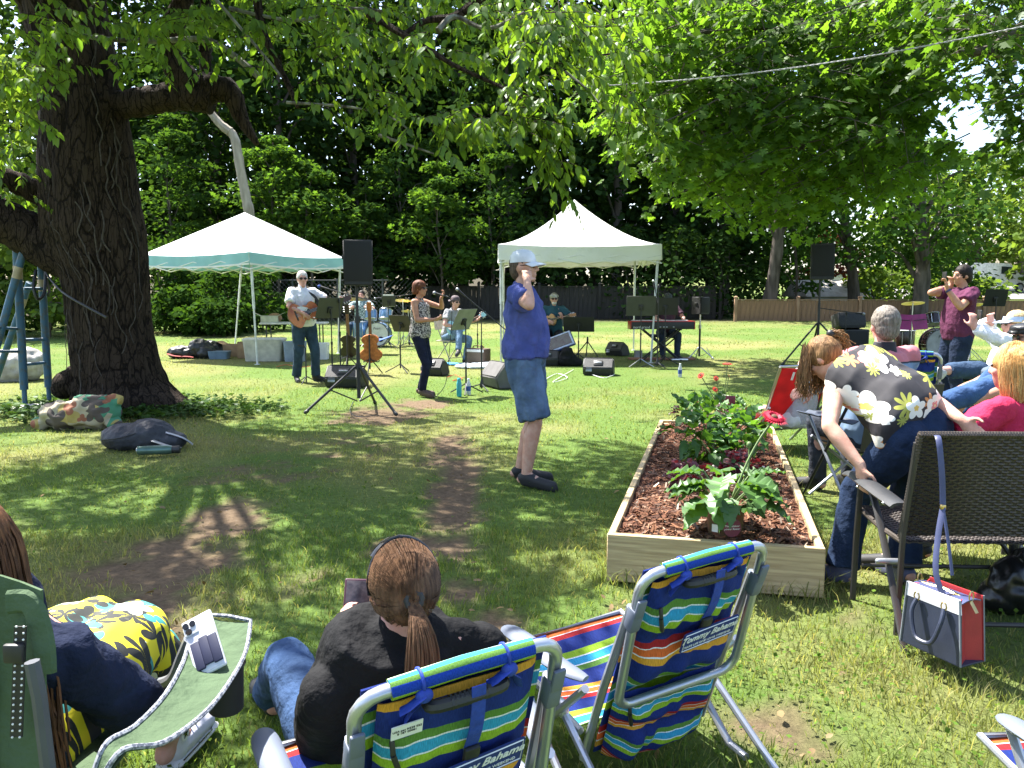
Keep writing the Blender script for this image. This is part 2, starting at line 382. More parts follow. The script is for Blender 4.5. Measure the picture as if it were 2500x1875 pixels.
def grass_blades():
    """every blade is real: two crossed-free triangles, density falling with distance"""
    bands = [(1.9, 3.2, 4200, .0042, 2), (3.2, 5, 2700, .0048, 2), (5, 8, 1250, .0065, 1), (8, 13, 520, .010, 1), (13, 20, 190, .018, 1), (20, 33, 70, .034, 1)]
    VS, FL, SZ, CS = [], [], [], []; off = 0
    for y0, y1, den, w, seg in bands:
        hw = .66 * y1 + .5; N = int(den * (y1 - y0) * 2 * hw)
        x = (NP.rand(N) * 2 - 1) * hw; y = y0 + NP.rand(N) * (y1 - y0)
        k = np.abs(x) < .64 * y + .4
        d = dirt(x, y); k &= NP.rand(N) > d * 1.05
        k &= ~in_poly(x, y, BED, .0); k &= np.hypot(x - TRUNK.x, y - TRUNK.y) > TRUNK_R
        k &= NP.rand(N) < .55 + .9 * fbm(x, y, 2.2)
        x, y, d = x[k], y[k], d[k]; N = len(x)
        z = np.where(y > 10, SL * (y - 10), 0) - .012
        near_bed = in_poly(x, y, BED, .09).astype(float)
        tall = np.clip((fbm(x, y, 1.1) - .5) * 4, 0, 1)
        h = (.018 + .03 * NP.rand(N) ** 1.5 + .05 * tall * NP.rand(N)) * (1 - .4 * d) + near_bed * NP.rand(N) * .1
        if y0 >= 5: h = h * .82
        a = NP.rand(N) * 6.283; lean = h * (.25 + .75 * NP.rand(N)); la = NP.rand(N) * 6.283
        ww = w * (.6 + .8 * NP.rand(N)) / 2
        bx, by = np.cos(a) * ww, np.sin(a) * ww; lx, ly = np.cos(la) * lean, np.sin(la) * lean
        dry = np.clip((fbm(x, y, .55) - .40) * 3, 0, 1) * .6 + (NP.rand(N) < .2) * .6 + np.clip((fbm(x, y, 2.6) - .55) * 3, 0, 1) * .35
        dry = np.clip(dry + d * .3, 0, 1)
        c = np.array([.122, .178, .042]) * (1 - dry[:, None]) + np.array([.30, .27, .13]) * dry[:, None]
        c = c * (.7 + .6 * NP.rand(N))[:, None]
        if seg == 1:
            v = np.stack([np.stack([x - bx, y - by, z], -1), np.stack([x + bx, y + by, z], -1), np.stack([x + lx, y + ly, z + h], -1)], 1).reshape(-1, 3)
            f = np.arange(N * 3) + off; VS.append(v); FL.append(f); SZ.append(np.full(N, 3)); CS.append(np.repeat(c, 3, 0)); off += N * 3
        else:
            mx, my, mz = x + lx * .35, y + ly * .35, z + h * .6
            v = np.stack([np.stack([x - bx, y - by, z], -1), np.stack([x + bx, y + by, z], -1), np.stack([mx + bx * .8, my + by * .8, mz], -1), np.stack([mx - bx * .8, my - by * .8, mz], -1), np.stack([x + lx, y + ly, z + h], -1)], 1).reshape(-1, 3)
            b = (np.arange(N) * 5 + off)[:, None]
            f = np.concatenate([b + [0, 1, 2, 3], b + [3, 2, 4]], 1).ravel(); s = np.tile([4, 3], N)
            VS.append(v); FL.append(f); SZ.append(s); CS.append(np.repeat(c, 5, 0)); off += N * 5
    o = np_mesh('grass', np.concatenate(VS), np.concatenate(FL), np.concatenate(SZ), np.concatenate(CS), leaf_mat('grass_blade', trans=.45, gloss=.0, tcol=(1.5, 1.5, .75)))
    tag(o, 'short uneven mown grass growing over the lawn', None, None, 'stuff')
grass_blades()
# ================================================================== leaves
T_CHERRY = (np.array([[0, 0, 0], [.28, .25, .05], [.28, 0, 0], [.28, -.25, .05], [.66, .21, .02], [.66, 0, -.03], [.66, -.21, .02], [1, 0, -.12]]),
            [(0, 2, 1), (0, 3, 2), (1, 2, 5, 4), (2, 3, 6, 5), (4, 5, 7), (5, 6, 7)])
def _maple():
    out = [(0, .0), (-.12, .30), (.10, .46), (.16, .30), (.42, .52), (.50, .33), (.62, .36), (.60, .16), (1, 0)]
    pts = [(.28, 0, 0)] + [(a, b, -abs(b) * .22) for a, b in out] + [(a, -b, -abs(b) * .22) for a, b in out[-2:0:-1]]
    n = len(pts) - 1
    return np.array(pts), [(0, 1 + i, 1 + (i + 1) % n) for i in range(n)]
T_MAPLE = _maple()
T_OVAL = (np.array([[0, 0, 0], [.5, .36, .06], [.5, -.36, .06], [1, 0, -.05]]), [(0, 2, 1), (1, 2, 3)])
T_BLOT = (np.array([[0, 0, 0], [.35, .45, .08], [.5, 0, .0], [.35, -.45, .08], [.8, .3, -.05], [.8, -.3, -.05], [1.05, .05, -.1]]), [(0, 3, 2, 1), (1, 2, 4), (2, 3, 5), (2, 5, 6, 4)])
def leaf_frames(d, n):
    d = d / np.linalg.norm(d, axis=1, keepdims=True); s = np.cross(n, d); s /= np.linalg.norm(s, axis=1, keepdims=True) + 1e-9
    return d, s, np.cross(d, s)
def leaf_cloud(T, pos, d, n, ln, wd, cols):
    d, s, u = leaf_frames(d, n); tp, tf = T; k = len(tp); N = len(pos)
    ln = np.broadcast_to(ln, N)[:, None, None]; wd = np.broadcast_to(wd, N)[:, None, None]
    v = pos[:, None] + d[:, None] * tp[None, :, :1] * ln + s[:, None] * tp[None, :, 1:2] * ln * wd + u[:, None] * tp[None, :, 2:3] * ln
    fl = np.array([i for f in tf for i in f]); sz = np.array([len(f) for f in tf])
    flat = (np.arange(N)[:, None] * k + fl).ravel()
    return v.reshape(-1, 3), flat, np.tile(sz, N), np.repeat(cols, k, 0)
def leafcols(N, c, var=.35, yel=.25):
    f = 1 + (NP.rand(N, 1) - .5) * 2 * var; y = NP.rand(N, 1) * yel
    return np.array(c) * f * (1 + y * np.array([.8, .35, -.2]))
def leaf_objects(T, pos, d, n, ln, wd, cols, m, parent, how_many):
    """the leaves that show largest become objects of their own; the rest is returned as an index"""
    p = pos + d * 0; zc = p[:, 1] * _cp - (p[:, 2] - CAMZ) * _sp; yc = p[:, 1] * _sp + (p[:, 2] - CAMZ) * _cp
    u = PW / 2 + FPX * p[:, 0] / np.maximum(zc, .1); w = PH / 2 - FPX * yc / np.maximum(zc, .1)
    ok = (zc > 1) & (u > 10) & (u < PW - 10) & (w > 10) & (w < PH - 10)
    sc_ = np.where(ok, np.broadcast_to(ln, len(p)) / np.maximum(zc, .1), -1); idx = np.argsort(-sc_)[:how_many]; idx = idx[sc_[idx] > 0]
    dd, ss, uu = leaf_frames(d, n); tp, tf = T; protos = []
    q = MW[parent.name].inverted(); w_ = float(np.mean(np.broadcast_to(wd, len(p))))
    for k in range(4):
        me = bpy.data.meshes.new('leaf'); t = tp.copy(); t[:, 1] *= w_; me.from_pydata([tuple(a) for a in t], [], tf)
        a = me.color_attributes.new('col', 'FLOAT_COLOR', 'POINT'); c = cols[idx[k * 7 % len(idx)]]
        a.data.foreach_set('color', np.tile(np.append(c, 1), len(tp)).astype('f')); me.materials.append(m); protos.append(me)
    lnb = np.broadcast_to(ln, len(p))
    for j, i in enumerate(idx):
        o = link('leaf', protos[j % 4], parent); l = float(lnb[i])
        M = Matrix((( dd[i][0] * l, ss[i][0] * l, uu[i][0] * l, p[i][0]), (dd[i][1] * l, ss[i][1] * l, uu[i][1] * l, p[i][1]), (dd[i][2] * l, ss[i][2] * l, uu[i][2] * l, p[i][2]), (0, 0, 0, 1)))
        o.matrix_local = q @ M
    keep = np.ones(len(p), bool); keep[idx] = False; return keep
def foliage(name, T, pos, d, n, ln, wd, cols, m, parent, own=0, kind='stuff'):
    if own:
        k = leaf_objects(T, pos, d, n, ln, wd, cols, m, parent, own)
        pos, d, n, cols = pos[k], d[k], n[k], cols[k]; ln = np.broadcast_to(ln, len(k))[k]
    v, fl, sz, cs = leaf_cloud(T, pos, d, n, ln, wd, cols)
    if parent is not None: v = v - np.array(MW[parent.name].translation)
    o = np_mesh(name, v, fl, sz, cs, m, parent); o['kind'] = kind; return o
def smooth_path(pts, k=6):
    pts = [V(p) for p in pts]; out = []
    for i in range(len(pts) - 1):
        p0, p1, p2, p3 = pts[max(i - 1, 0)], pts[i], pts[i + 1], pts[min(i + 2, len(pts) - 1)]
        for j in range(k):
            t = j / k; out.append(.5 * ((2 * p1) + (p2 - p0) * t + (2 * p0 - 5 * p1 + 4 * p2 - p3) * t * t + (3 * p1 - p0 - 3 * p2 + p3) * t ** 3))
    out.append(pts[-1]); return out
def limb(mb, pts, r0, r1, n=9, k=5, rough=.12):
    ps = smooth_path(pts, k); m = len(ps); rs = []
    for i, p in enumerate(ps):
        t = i / (m - 1); rs.append((r0 + (r1 - r0) * t) * (1 + rough * math.sin(i * 2.1 + r0 * 50) * R.random()))
    mb.tube(ps, rs, n)
def bark(name, c, c2, nscale=5, bump=.9, stretch=(1, 1, .22)):
    return mat(name, c, .92, c2, nscale, bump, 22, spec=.15, stretch=stretch, detail=9)
def cracked_bark():
    m, nt, b = base_mat('cherry_bark'); L = nt.links.new; b.inputs['Roughness'].default_value = .95; b.inputs['Specular IOR Level'].default_value = .1
    tc = nd(nt, 'ShaderNodeTexCoord'); mp = nd(nt, 'ShaderNodeMapping'); mp.inputs['Scale'].default_value = (1, 1, .24); L(tc.outputs['Object'], mp.inputs[0])
    n0 = nd(nt, 'ShaderNodeTexNoise'); n0.inputs['Scale'].default_value = 6; n0.inputs['Detail'].default_value = 6; L(mp.outputs[0], n0.inputs['Vector'])
    ad = nd(nt, 'ShaderNodeVectorMath', operation='MULTIPLY_ADD'); L(n0.outputs['Color'], ad.inputs[0]); ad.inputs[1].default_value = (.2, .2, .2); L(mp.outputs[0], ad.inputs[2])
    hs = []
    for sc_, w in ((10, .07), (27, .08)):
        v = nd(nt, 'ShaderNodeTexVoronoi', feature='DISTANCE_TO_EDGE'); v.inputs['Scale'].default_value = sc_; L(ad.outputs[0], v.inputs['Vector']); r = nd(nt, 'ShaderNodeMapRange'); r.inputs[2].default_value = w; L(v.outputs['Distance'], r.inputs[0]); hs.append(r.outputs[0])
    h = nd(nt, 'ShaderNodeMath', operation='MULTIPLY_ADD'); L(hs[1], h.inputs[0]); h.inputs[1].default_value = .45; L(hs[0], h.inputs[2]); h2 = nd(nt, 'ShaderNodeMath', operation='MULTIPLY_ADD'); L(n0.outputs[0], h2.inputs[0]); h2.inputs[1].default_value = .8; L(h.outputs[0], h2.inputs[2])
    r = nd(nt, 'ShaderNodeValToRGB'); e = r.color_ramp.elements; e[0].position = .35; e[0].color = (.010, .008, .007, 1); e[1].position = 1.0; e[1].color = (.044, .031, .023, 1); n = e.new(.8); n.color = (.023, .016, .012, 1)
    dv = nd(nt, 'ShaderNodeMath', operation='DIVIDE'); L(h2.outputs[0], dv.inputs[0]); dv.inputs[1].default_value = 1.9; L(dv.outputs[0], r.inputs[0]); L(r.outputs[0], b.inputs['Base Color'])
    bp = nd(nt, 'ShaderNodeBump'); bp.inputs['Strength'].default_value = .8; bp.inputs['Distance'].default_value = .025; L(h2.outputs[0], bp.inputs['Height']); L(bp.outputs[0], b.inputs['Normal']); return m
M_BARK = cracked_bark(); M_BARK2 = bark('grey_bark', (.12, .10, .085), (.045, .038, .03)); M_PALE = bark('pale_dead_wood', (.42, .36, .28), (.24, .2, .15))
M_LICH = bark('lichen_bark', (.22, .22, .18), (.05, .04, .035), 14)
# ================================================================== big cherry tree
CH = thing('cherry_tree', 'massive old cherry tree with dark furrowed trunk, burls and spreading limbs', 'tree', (TRUNK.x, TRUNK.y, 0))
YT = TRUNK.y
prof_z = []
def cherry():
    prof = [(1012, 262, 500), (995, 280, 462), (965, 182, 428), (934, 190, 401), (895, 184, 388), (862, 181, 380), (789, 177, 365), (735, 172, 361), (681, 164, 358), (620, 138, 352), (560, 118, 346), (506, 116, 336), (440, 112, 328), (362, 108, 318), (290, 106, 306), (217, 103, 290), (150, 92, 280), (90, 76, 268), (0, 50, 252), (-120, 20, 240), (-300, -20, 215), (-520, -60, 190)]
    mb = MB(); n = 120; rows = []
    prof = [(1030, 235, 475)] + [(a, b if a < 990 else 250 - (a - 990), c) for a, b, c in prof[1:]]
    ks = []
    for a, b in zip(prof[:-1], prof[1:]):
        for t in (0, .2, .4, .6, .8): ks.append([a[i] + (b[i] - a[i]) * t for i in range(3)])
    ks.append(prof[-1])
    for y, l, r in ks:
        a = P(l, y, YT); b = P(r, y, YT); c = (a + b) / 2; rr = (b - a).length / 2; row = []
        for j in range(n):
            th = 2 * math.pi * j / n; fl = .025 * math.sin(th * 7 + c.z * .6) + .09 * mnoise.noise((math.cos(th) * 3, math.sin(th) * 3, c.z * .7)) + .03 * (1 - 2.4 * abs(mnoise.noise((math.cos(th) * 8, math.sin(th) * 8, c.z * 1.6)))) + .02 * (1 - 2.4 * abs(mnoise.noise((math.cos(th) * 19, math.sin(th) * 19, c.z * 5)))) - .02
            k = rr * (1 + fl * (1.4 if c.z < .5 else .8)); row.append(V(c.x + math.cos(th) * k, YT + .0 + math.sin(th) * k * .92, max(c.z, -.06)))
        rows.append(row); prof_z.append((c.z, c.x, rr))
    vs = [p for r in rows for p in r]; fs = [(i * n + j, i * n + (j + 1) % n, (i + 1) * n + (j + 1) % n, (i + 1) * n + j) for i in range(len(rows) - 1) for j in range(n)]
    mb.add(vs, fs)
    for px, py, r in [(172, 935, .2), (158, 950, .15), (190, 912, .14), (205, 945, .2), (178, 905, .08), (165, 915, .08), (150, 560, .16), (130, 590, .13), (150, 520, .12), (112, 300, .12), (262, 705, .14), (120, 330, .14)]:
        c = P(px, py, YT - .12); mb.ell(c, (r, r * 1.2, r * .85), nu=12, nv=8)
    part('trunk', mb, M_BARK, CH, True)
    def L(name, pts, r0, r1, m=M_BARK, n=12, k=6):
        q = MB(); limb(q, pts, r0, r1, n, k); return part(name, q, m, CH, True)
    def PP(*l): return [P(*a) for a in l]
    L('limb', PP((215, 640, YT), (120, 600, YT), (40, 555, YT - .1), (-60, 505, YT - .3), (-240, 440, YT - .7), (-500, 330, YT - 1.4)), .34, .17)
    L('limb', PP((190, 510, YT + .1), (110, 480, YT), (50, 450, YT - .1), (-40, 425, YT - .3), (-300, 380, YT - .4)), .16, .11)
    L('limb', PP((260, 262, YT), (340, 250, YT - .1), (420, 236, YT - .2), (480, 235, YT - .3), (520, 245, YT - .3)), .17, .17)
    L('limb', PP((500, 250, YT - .3), (450, 190, YT - .3), (412, 130, YT - .3), (425, 60, YT - .35), (450, -20, YT - .4), (470, -250, YT - .7)), .17, .10)
    L('limb', PP((500, 215, YT - .3), (560, 225, YT - .3), (590, 290, YT - .3), (628, 352, YT - .35)), .19, .03)
    L('limb', PP((170, -50, YT), (150, -300, YT - .6), (250, -700, YT - 2)), .4, .2)
    L('limb', PP((120, 20, YT), (-100, -200, YT - .8), (-400, -500, YT - 2)), .25, .12)
    L('branch', PP((505, 230, YT - .2), (500, 100, YT - .2), (505, -60, YT - .3)), .075, .06)
    L('branch', PP((100, 40, YT - 1.1), (165, 75, YT - 1.0), (250, 95, YT - .9), (380, 100, YT - .8), (500, 97, YT - .7), (570, 135, YT - .7), (640, 195, YT - .7)), .022, .04, M_LICH, 7)
    for l, r0, r1 in [([(625, -20, 8), (640, 70, 8), (665, 130, 7.9), (700, 200, 7.8), (728, 262, 7.7)], .045, .02), ([(520, -10, 7.5), (580, 60, 7.5), (640, 130, 7.4), (690, 190, 7.3)], .018, .01),
                      ([(1180, -10, 7.2), (1110, 40, 7.2), (1040, 50, 7.1), (985, 85, 7.0)], .04, .02), ([(900, 35, 7.2), (985, 85, 7), (1060, 130, 6.9), (1120, 165, 6.8), (1240, 220, 6.6), (1300, 260, 6.5)], .035, .008),
                      ([(1070, 75, 7), (1110, 40, 7.1), (1190, 70, 7), (1280, 30, 6.9)], .028, .012), ([(700, 250, 7.6), (860, 262, 7.4), (960, 290, 7.2), (1010, 330, 7.1)], .014, .006),
                      ([(560, 20, 8), (720, 50, 8), (860, 20, 8), (1010, 40, 7.8)], .02, .01), ([(925, 330, 7.9), (1000, 355, 7.8), (1058, 375, 7.7)], .018, .008), ([(1380, 175, 6.4), (1430, 215, 6.3), (1462, 250, 6.2)], .012, .005)]:
        L('branch', PP(*l), r0, r1, M_LICH if r0 < .03 else M_BARK, 6, 4)
    # creeper stems over the bark
    mb = MB()
    for i in range(40):
        th = -math.pi / 2 + R.uniform(-1.35, 1.35); z = R.uniform(.1, 4.2); pts = []; L_ = R.randint(4, 12)
        for k in range(L_):
            pz = sorted(prof_z); pxs = np.interp(z, [q[0] for q in pz], [q[2] for q in pz]); cx = np.interp(z, [q[0] for q in pz], [q[1] for q in pz])
            rr = pxs * 1.02 + R.uniform(0, .03); pts.append(V(cx + math.cos(th) * rr, YT + math.sin(th) * rr * .95, z)); z += R.uniform(.06, .18); th += R.uniform(-.1, .1)
            if z > 5: break
        if len(pts) > 2: mb.tube(smooth_path(pts, 3), R.uniform(.003, .011), 5)
    part('creeper_stem', mb, mat('creeper_bark', (.07, .055, .045), .9, (.03, .023, .018), 20), CH, True, kind='stuff')
    # ---- hanging sprays seen in the frame (px, py, half width, half height, sprays, near, far)
    zones = [(700, 30, 560, 80, 120, 7.5, 9.6), (1150, 15, 420, 60, 105, 7.0, 8.8), (980, 120, 330, 65, 60, 6.2, 8.5), (1340, 50, 120, 70, 45, 6, 7), (640, 130, 160, 90, 14, 7, 9), (1150, 290, 180, 22, 40, 6.2, 7), (1290, 300, 70, 45, 22, 6.2, 6.8), (1290, 240, 80, 60, 22, 6.2, 6.8),
             (1520, 255, 60, 35, 11, 6.2, 6.6), (1480, 130, 60, 40, 14, 6.4, 7), (1325, 400, 20, 45, 6, 6.4, 6.7), (60, 150, 100, 160, 60, 7.5, 9.5), (50, 400, 70, 90, 26, 9, 11.5), (140, 60, 80, 70, 22, 7, 8.5), (320, 90, 60, 90, 16, 8.5, 9.6), (950, 240, 60, 40, 8, 6.8, 7.4), (870, 220, 200, 60, 10, 7, 8.5), (420, 40, 90, 60, 24, 7.2, 9)]
    pos, dr, nm, ln = [], [], [], []; tw = MB()
    def spray(p, t, L_, step, leaf):
        q = V(p); pts = [q.copy()]; s = 1
        for k in range(int(L_ / step)):
            q = q + t * step; t = (t + V(R.uniform(-.12, .12), R.uniform(-.12, .12), -.05)).normalized(); pts.append(q.copy()); s = -s
            side = t.cross(V(0, 0, 1)); side = side.normalized() if side.length > .1 else V(1, 0, 0)
            d = t * .45 + side * s * R.uniform(.3, .8) + V(R.uniform(-.25, .25), R.uniform(-.25, .25), -R.uniform(.35, 1.0)); d.normalize()
            pos.append(tuple(q)); dr.append(tuple(d)); nn = V(R.uniform(-.5, .5), R.uniform(-.5, .5), 1); nm.append(tuple(nn)); ln.append(leaf * R.uniform(.6, 1.2))
        tw.tube([pts[0], pts[len(pts) // 2], pts[-1]], [.004, .003, .0015], 4, cap=False)
    for px, py, hw, hh, ns, n0, n1 in zones:
        for _ in range(ns):
            a = R.gauss(0, .5); b = R.gauss(0, .5); Y = R.uniform(n0, n1); p = P(px + a * hw, py + b * hh, Y)
            t = V(R.uniform(-.4, 1), R.uniform(-.9, .3), R.uniform(-.5, .15)).normalized(); spray(p, t, R.uniform(.25, .55), .042, .105)
    n_in = len(pos)
    # ---- the crown overhead: densest where the lawn below lies in shade
    rows = [(900, '..####+###++..+.......'), (940, '++########++..........'), (980, '.+#########++##.......'), (1020, '###########+###.......'), (1060, '##+..#######+##.......'), (1100, '###...######+#+.......'), (1150, '++##+.##++###++.......'),
            (1200, '#####+++..+#+.........'), (1250, '####++.+++##..........'), (1300, '+###+..++++#..........'), (1360, '+##+..++.++...........'), (1430, '###...####+...........'), (1500, '##+...####+...........')]
    S = SUN
    for y, s in rows:
        for k, ch in enumerate(s):
            if ch == '.': continue
            for _ in range((22 if y < 1100 else 17 if y < 1430 else 26) if ch == '#' else 5):
                g = G((k * 100 + R.uniform(0, 100)) * 1.13, (y + R.uniform(-18, 22)) * 1.13)
                if y >= 1430: g = V(g.x, g.y, R.uniform(.2, .9)) if k > 4 else V(g.x - .2, g.y, R.uniform(.2, 1.0))
                h = 1.45 + .37 * (g.y + 2.6) + R.uniform(.5, 2.2); t = (h - g.z) / S.z; p = V(g) + S * t
                spray(p, V(R.uniform(-1, 1), R.uniform(-1, 1), R.uniform(-.3, .3)).normalized(), R.uniform(.35, .6), .05, .125)
    for i in range(26):   # limbs that carry the overhead crown
        j = R.randrange(n_in, len(pos)); e = V(pos[j]); a = V(TRUNK.x - .4, YT - .2, 5.2 + R.random()); mid = (a + e) / 2 + V(0, 0, .5)
        limb(tw, [a, mid, e], .07, .012, 6, 4)
    part('twig', tw, M_BARK, CH, True, kind='stuff')
    pos, dr, nm, ln = map(np.array, (pos, dr, nm, ln)); cs = leafcols(len(pos), (.070, .132, .025), .35, .5)
    foliage('crown', T_CHERRY, pos, dr, nm, ln, 1.0, cs, leaf_mat('cherry_leaf', trans=.6, gloss=.02, tcol=(1.75, 1.75, .5)), CH, 300)
cherry()
# ================================================================== maple boughs from the right
M_MAPLE = leaf_mat('maple_leaf', trans=.65, gloss=.01, tcol=(1.65, 1.8, .55))
def in_pts(px, py, poly):
    c = False; j = len(poly) - 1
    for i in range(len(poly)):
        if (poly[i][1] > py) != (poly[j][1] > py) and px < (poly[j][0] - poly[i][0]) * (py - poly[i][1]) / (poly[j][1] - poly[i][1]) + poly[i][0]: c = not c
        j = i
    return c
def maple(label, trunk_xy, Yr, poly, nspray, per, size, colr, limbs, own, dens=None, trunk_r=.35):
    t = thing('maple_tree', label, 'tree', (trunk_xy[0], trunk_xy[1], gz(trunk_xy[1])))
    mb = MB(); b = V(trunk_xy[0], trunk_xy[1], gz(trunk_xy[1]) - .05); limb(mb, [b, b + V(-.1, 0, 3), b + V(-.2, -.2, 6), b + V(0, 0, 9)], trunk_r, trunk_r * .6, 12); part('trunk', mb, M_BARK2, t, True)
    for l, r0, r1 in limbs:
        mb = MB(); limb(mb, [P(*a) if not isinstance(a, Vector) else a for a in l], r0, r1, 8); part('limb', mb, M_BARK2, t, True)
    xs = [a for a, _ in poly]; ys = [b for _, b in poly]; pos, dr, nm, ln = [], [], [], []; tw = MB(); k = 0
    while k < nspray:
        px, py = R.uniform(min(xs), max(xs)), R.uniform(min(ys), max(ys))
        if not in_pts(px, py, poly) or (dens and R.random() > dens(px, py)): continue
        k += 1; Y = R.uniform(*Yr); c = P(px, py, Y); out = V(R.uniform(-1, .4), R.uniform(-1, .5), -.28).normalized(); rr = R.uniform(.5, 1.0)
        tw.tube([c - out * rr, c + V(0, 0, .05), c + out * rr], [.012, .008, .003], 4, cap=False)
        sd = out.cross(V(0, 0, 1)).normalized()
        for _ in range(per):
            u = R.uniform(-1, 1); w = R.gauss(0, .34); p = c + out * (u * rr) + sd * (w * rr) + V(0, 0, R.gauss(0, .07) - abs(w) * .14)
            d = out * .7 + sd * (math.copysign(.6, w) * R.random()) + V(R.uniform(-.3, .3), R.uniform(-.3, .3), -R.uniform(.15, .7)); pos.append(tuple(p)); dr.append(tuple(d)); nm.append((R.gauss(0, .35), R.gauss(0, .35), 1)); ln.append(size * R.uniform(.6, 1.15))
    part('twig', tw, M_BARK2, t, True, kind='stuff')
    pos, dr, nm, ln = map(np.array, (pos, dr, nm, ln)); foliage('crown', T_MAPLE, pos, dr, nm, ln, 1.0, leafcols(len(pos), colr, .3, .3), M_MAPLE, t, own)
def md(px, py): return 1.0 if py < 330 else .75
maple('tall maple whose broad bright boughs of lobed leaves hang over the lawn from the right', (11.5, 17.5), (13.5, 18.5),
      [(1440, 175), (1500, 60), (1620, -60), (2300, -60), (2330, 200), (2240, 330), (2330, 430), (2180, 470), (1960, 500), (1850, 530), (1740, 490), (1640, 480), (1560, 385), (1530, 290)], 600, 24, .195, (.075, .140, .026),
      [([(2700, 60, 17), (2350, 95, 16.5), (2200, 80, 16), (1950, 60, 15.5), (1700, 80, 15)], .2, .04), ([(2700, 150, 17.5), (2300, 125, 16.8), (2150, 200, 16), (1900, 260, 15.5), (1700, 330, 15)], .15, .03), ([(2200, 160, 16.5), (2000, 330, 16), (1850, 430, 15.5)], .06, .02)], 300, md)
maple('dark leafy maple bough in silhouette against the bright sky at upper right', (15.5, 15.0), (11, 14),
      [(2330, -60), (2600, -60), (2600, 420), (2480, 370), (2450, 250), (2420, 170), (2330, 190)], 75, 22, .17, (.05, .095, .02), [([V(15.4, 15, 6), (2600, 60, 13), (2420, 120, 12.5), (2340, 130, 12.3)], .13, .04)], 120)
# ================================================================== woods behind
LM = [leaf_mat('wood_leaf', trans=.38, gloss=.0, tcol=(1.5, 1.6, .5)), leaf_mat('sunny_leaf', trans=.5, gloss=.0, tcol=(1.6, 1.6, .5))]
def tree(label, px, Y, H, z0, r, n, size, c, name='broadleaf_tree', trunk_r=.22, flat=.38, lobes=16, group=None, m=0, lean=0, T=T_BLOT, basebark=None, narrow=1.0):
    x = (px - PW / 2) / FPX * Y * 1.0; b = V(x, Y, gz(Y)); t = thing(name, label, 'tree', tuple(b), 0, group)
    mb = MB(); top = b + V(lean, 0, H * .82); limb(mb, [b + V(0, 0, -.1), b + V(lean * .3 + .1, 0, H * .3), b + V(lean * .6 - .1, 0, H * .6), top], trunk_r, trunk_r * .25, 10); part('trunk', mb, basebark or M_BARK2, t, True)
    bm = MB(); cs = []
    for i in range(lobes):
        z = z0 + (H - z0) * ((i + .5) / lobes); f = (z - z0) / (H - z0); rr = r * math.sin(math.pi * min(.97, max(.12, .18 + .8 * f))) ** .7; a = i * 2.4 + R.random()
        c_ = b + V(lean * z / H + math.cos(a) * rr * .62, math.sin(a) * rr * .62 * narrow, z + R.uniform(-.3, .3)); cs.append((c_, max(rr * .55, .5)))
        limb(bm, [b + V(lean * z / H * .7, 0, max(z - rr * .5, z * .55)), (b + V(lean * z / H, 0, z) + c_) / 2, c_], trunk_r * .28, .02, 5, 3)
    part('limb', bm, basebark or M_BARK2, t, True, kind='stuff')
    k = NP.randint(0, lobes, n); C = np.array([tuple(q[0]) for q in cs])[k]; S_ = np.array([q[1] for q in cs])[k]
    v = NP.randn(n, 3); v /= np.linalg.norm(v, axis=1, keepdims=True); v *= (NP.rand(n, 1) ** .45); v[:, 2] *= flat
    pos = C + v * S_[:, None] * 1.15; d = v * np.array([1, 1, .2]) + NP.randn(n, 3) * .35 + np.array([0, 0, -.3]); nm = NP.randn(n, 3) * .45 + np.array([0, 0, 1.0])
    foliage('crown', T, pos, d, nm, size * (.6 + .8 * NP.rand(n)), 1.0, leafcols(n, c, .35, .3), LM[m], t)
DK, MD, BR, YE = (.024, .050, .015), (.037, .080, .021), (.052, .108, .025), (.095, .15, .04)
back = 'tall trees of the dark wood behind the lawn'
SPOT = [(-500, 'far beyond the left edge'), (-300, 'beyond the left edge'), (0, 'beyond the blue swing posts'), (180, 'hidden behind the cherry trunk'), (300, 'right behind the cherry trunk'), (400, 'just right of the cherry trunk'), (490, 'left of the teal tent peak'), (590, 'straight above the teal tent peak'), (680, 'right of the teal tent peak'), (770, 'above the teal tent\'s right half'), (870, 'behind the tallest black speaker'),
        (960, 'between tall black speaker and singer'), (1040, 'above the singer'), (1130, 'left of the white cap'), (1220, 'above the white cap'), (1310, 'above the white tent\'s left slope'), (1400, 'straight above the white tent peak'), (1500, 'above the white tent\'s right slope'), (1600, 'just right of the white tent'), (1690, 'left of the slim curved trunk'), (1780, 'beside the slim curved trunk'), (1880, 'behind the slim curved trunk')]
def spot(px): return min(SPOT, key=lambda q: abs(q[0] - px))[1]
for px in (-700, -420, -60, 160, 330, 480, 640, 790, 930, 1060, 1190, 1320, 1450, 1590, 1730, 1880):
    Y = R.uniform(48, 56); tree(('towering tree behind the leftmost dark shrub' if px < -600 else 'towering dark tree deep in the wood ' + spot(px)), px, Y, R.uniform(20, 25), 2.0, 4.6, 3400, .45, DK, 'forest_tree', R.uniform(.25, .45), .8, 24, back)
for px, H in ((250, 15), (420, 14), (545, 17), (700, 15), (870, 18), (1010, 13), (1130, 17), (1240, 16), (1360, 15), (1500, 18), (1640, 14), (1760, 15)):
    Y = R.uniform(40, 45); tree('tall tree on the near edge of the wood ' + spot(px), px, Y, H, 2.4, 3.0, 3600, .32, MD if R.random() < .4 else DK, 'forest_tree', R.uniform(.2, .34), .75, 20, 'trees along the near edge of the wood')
und = 'young maples under the tall wood'
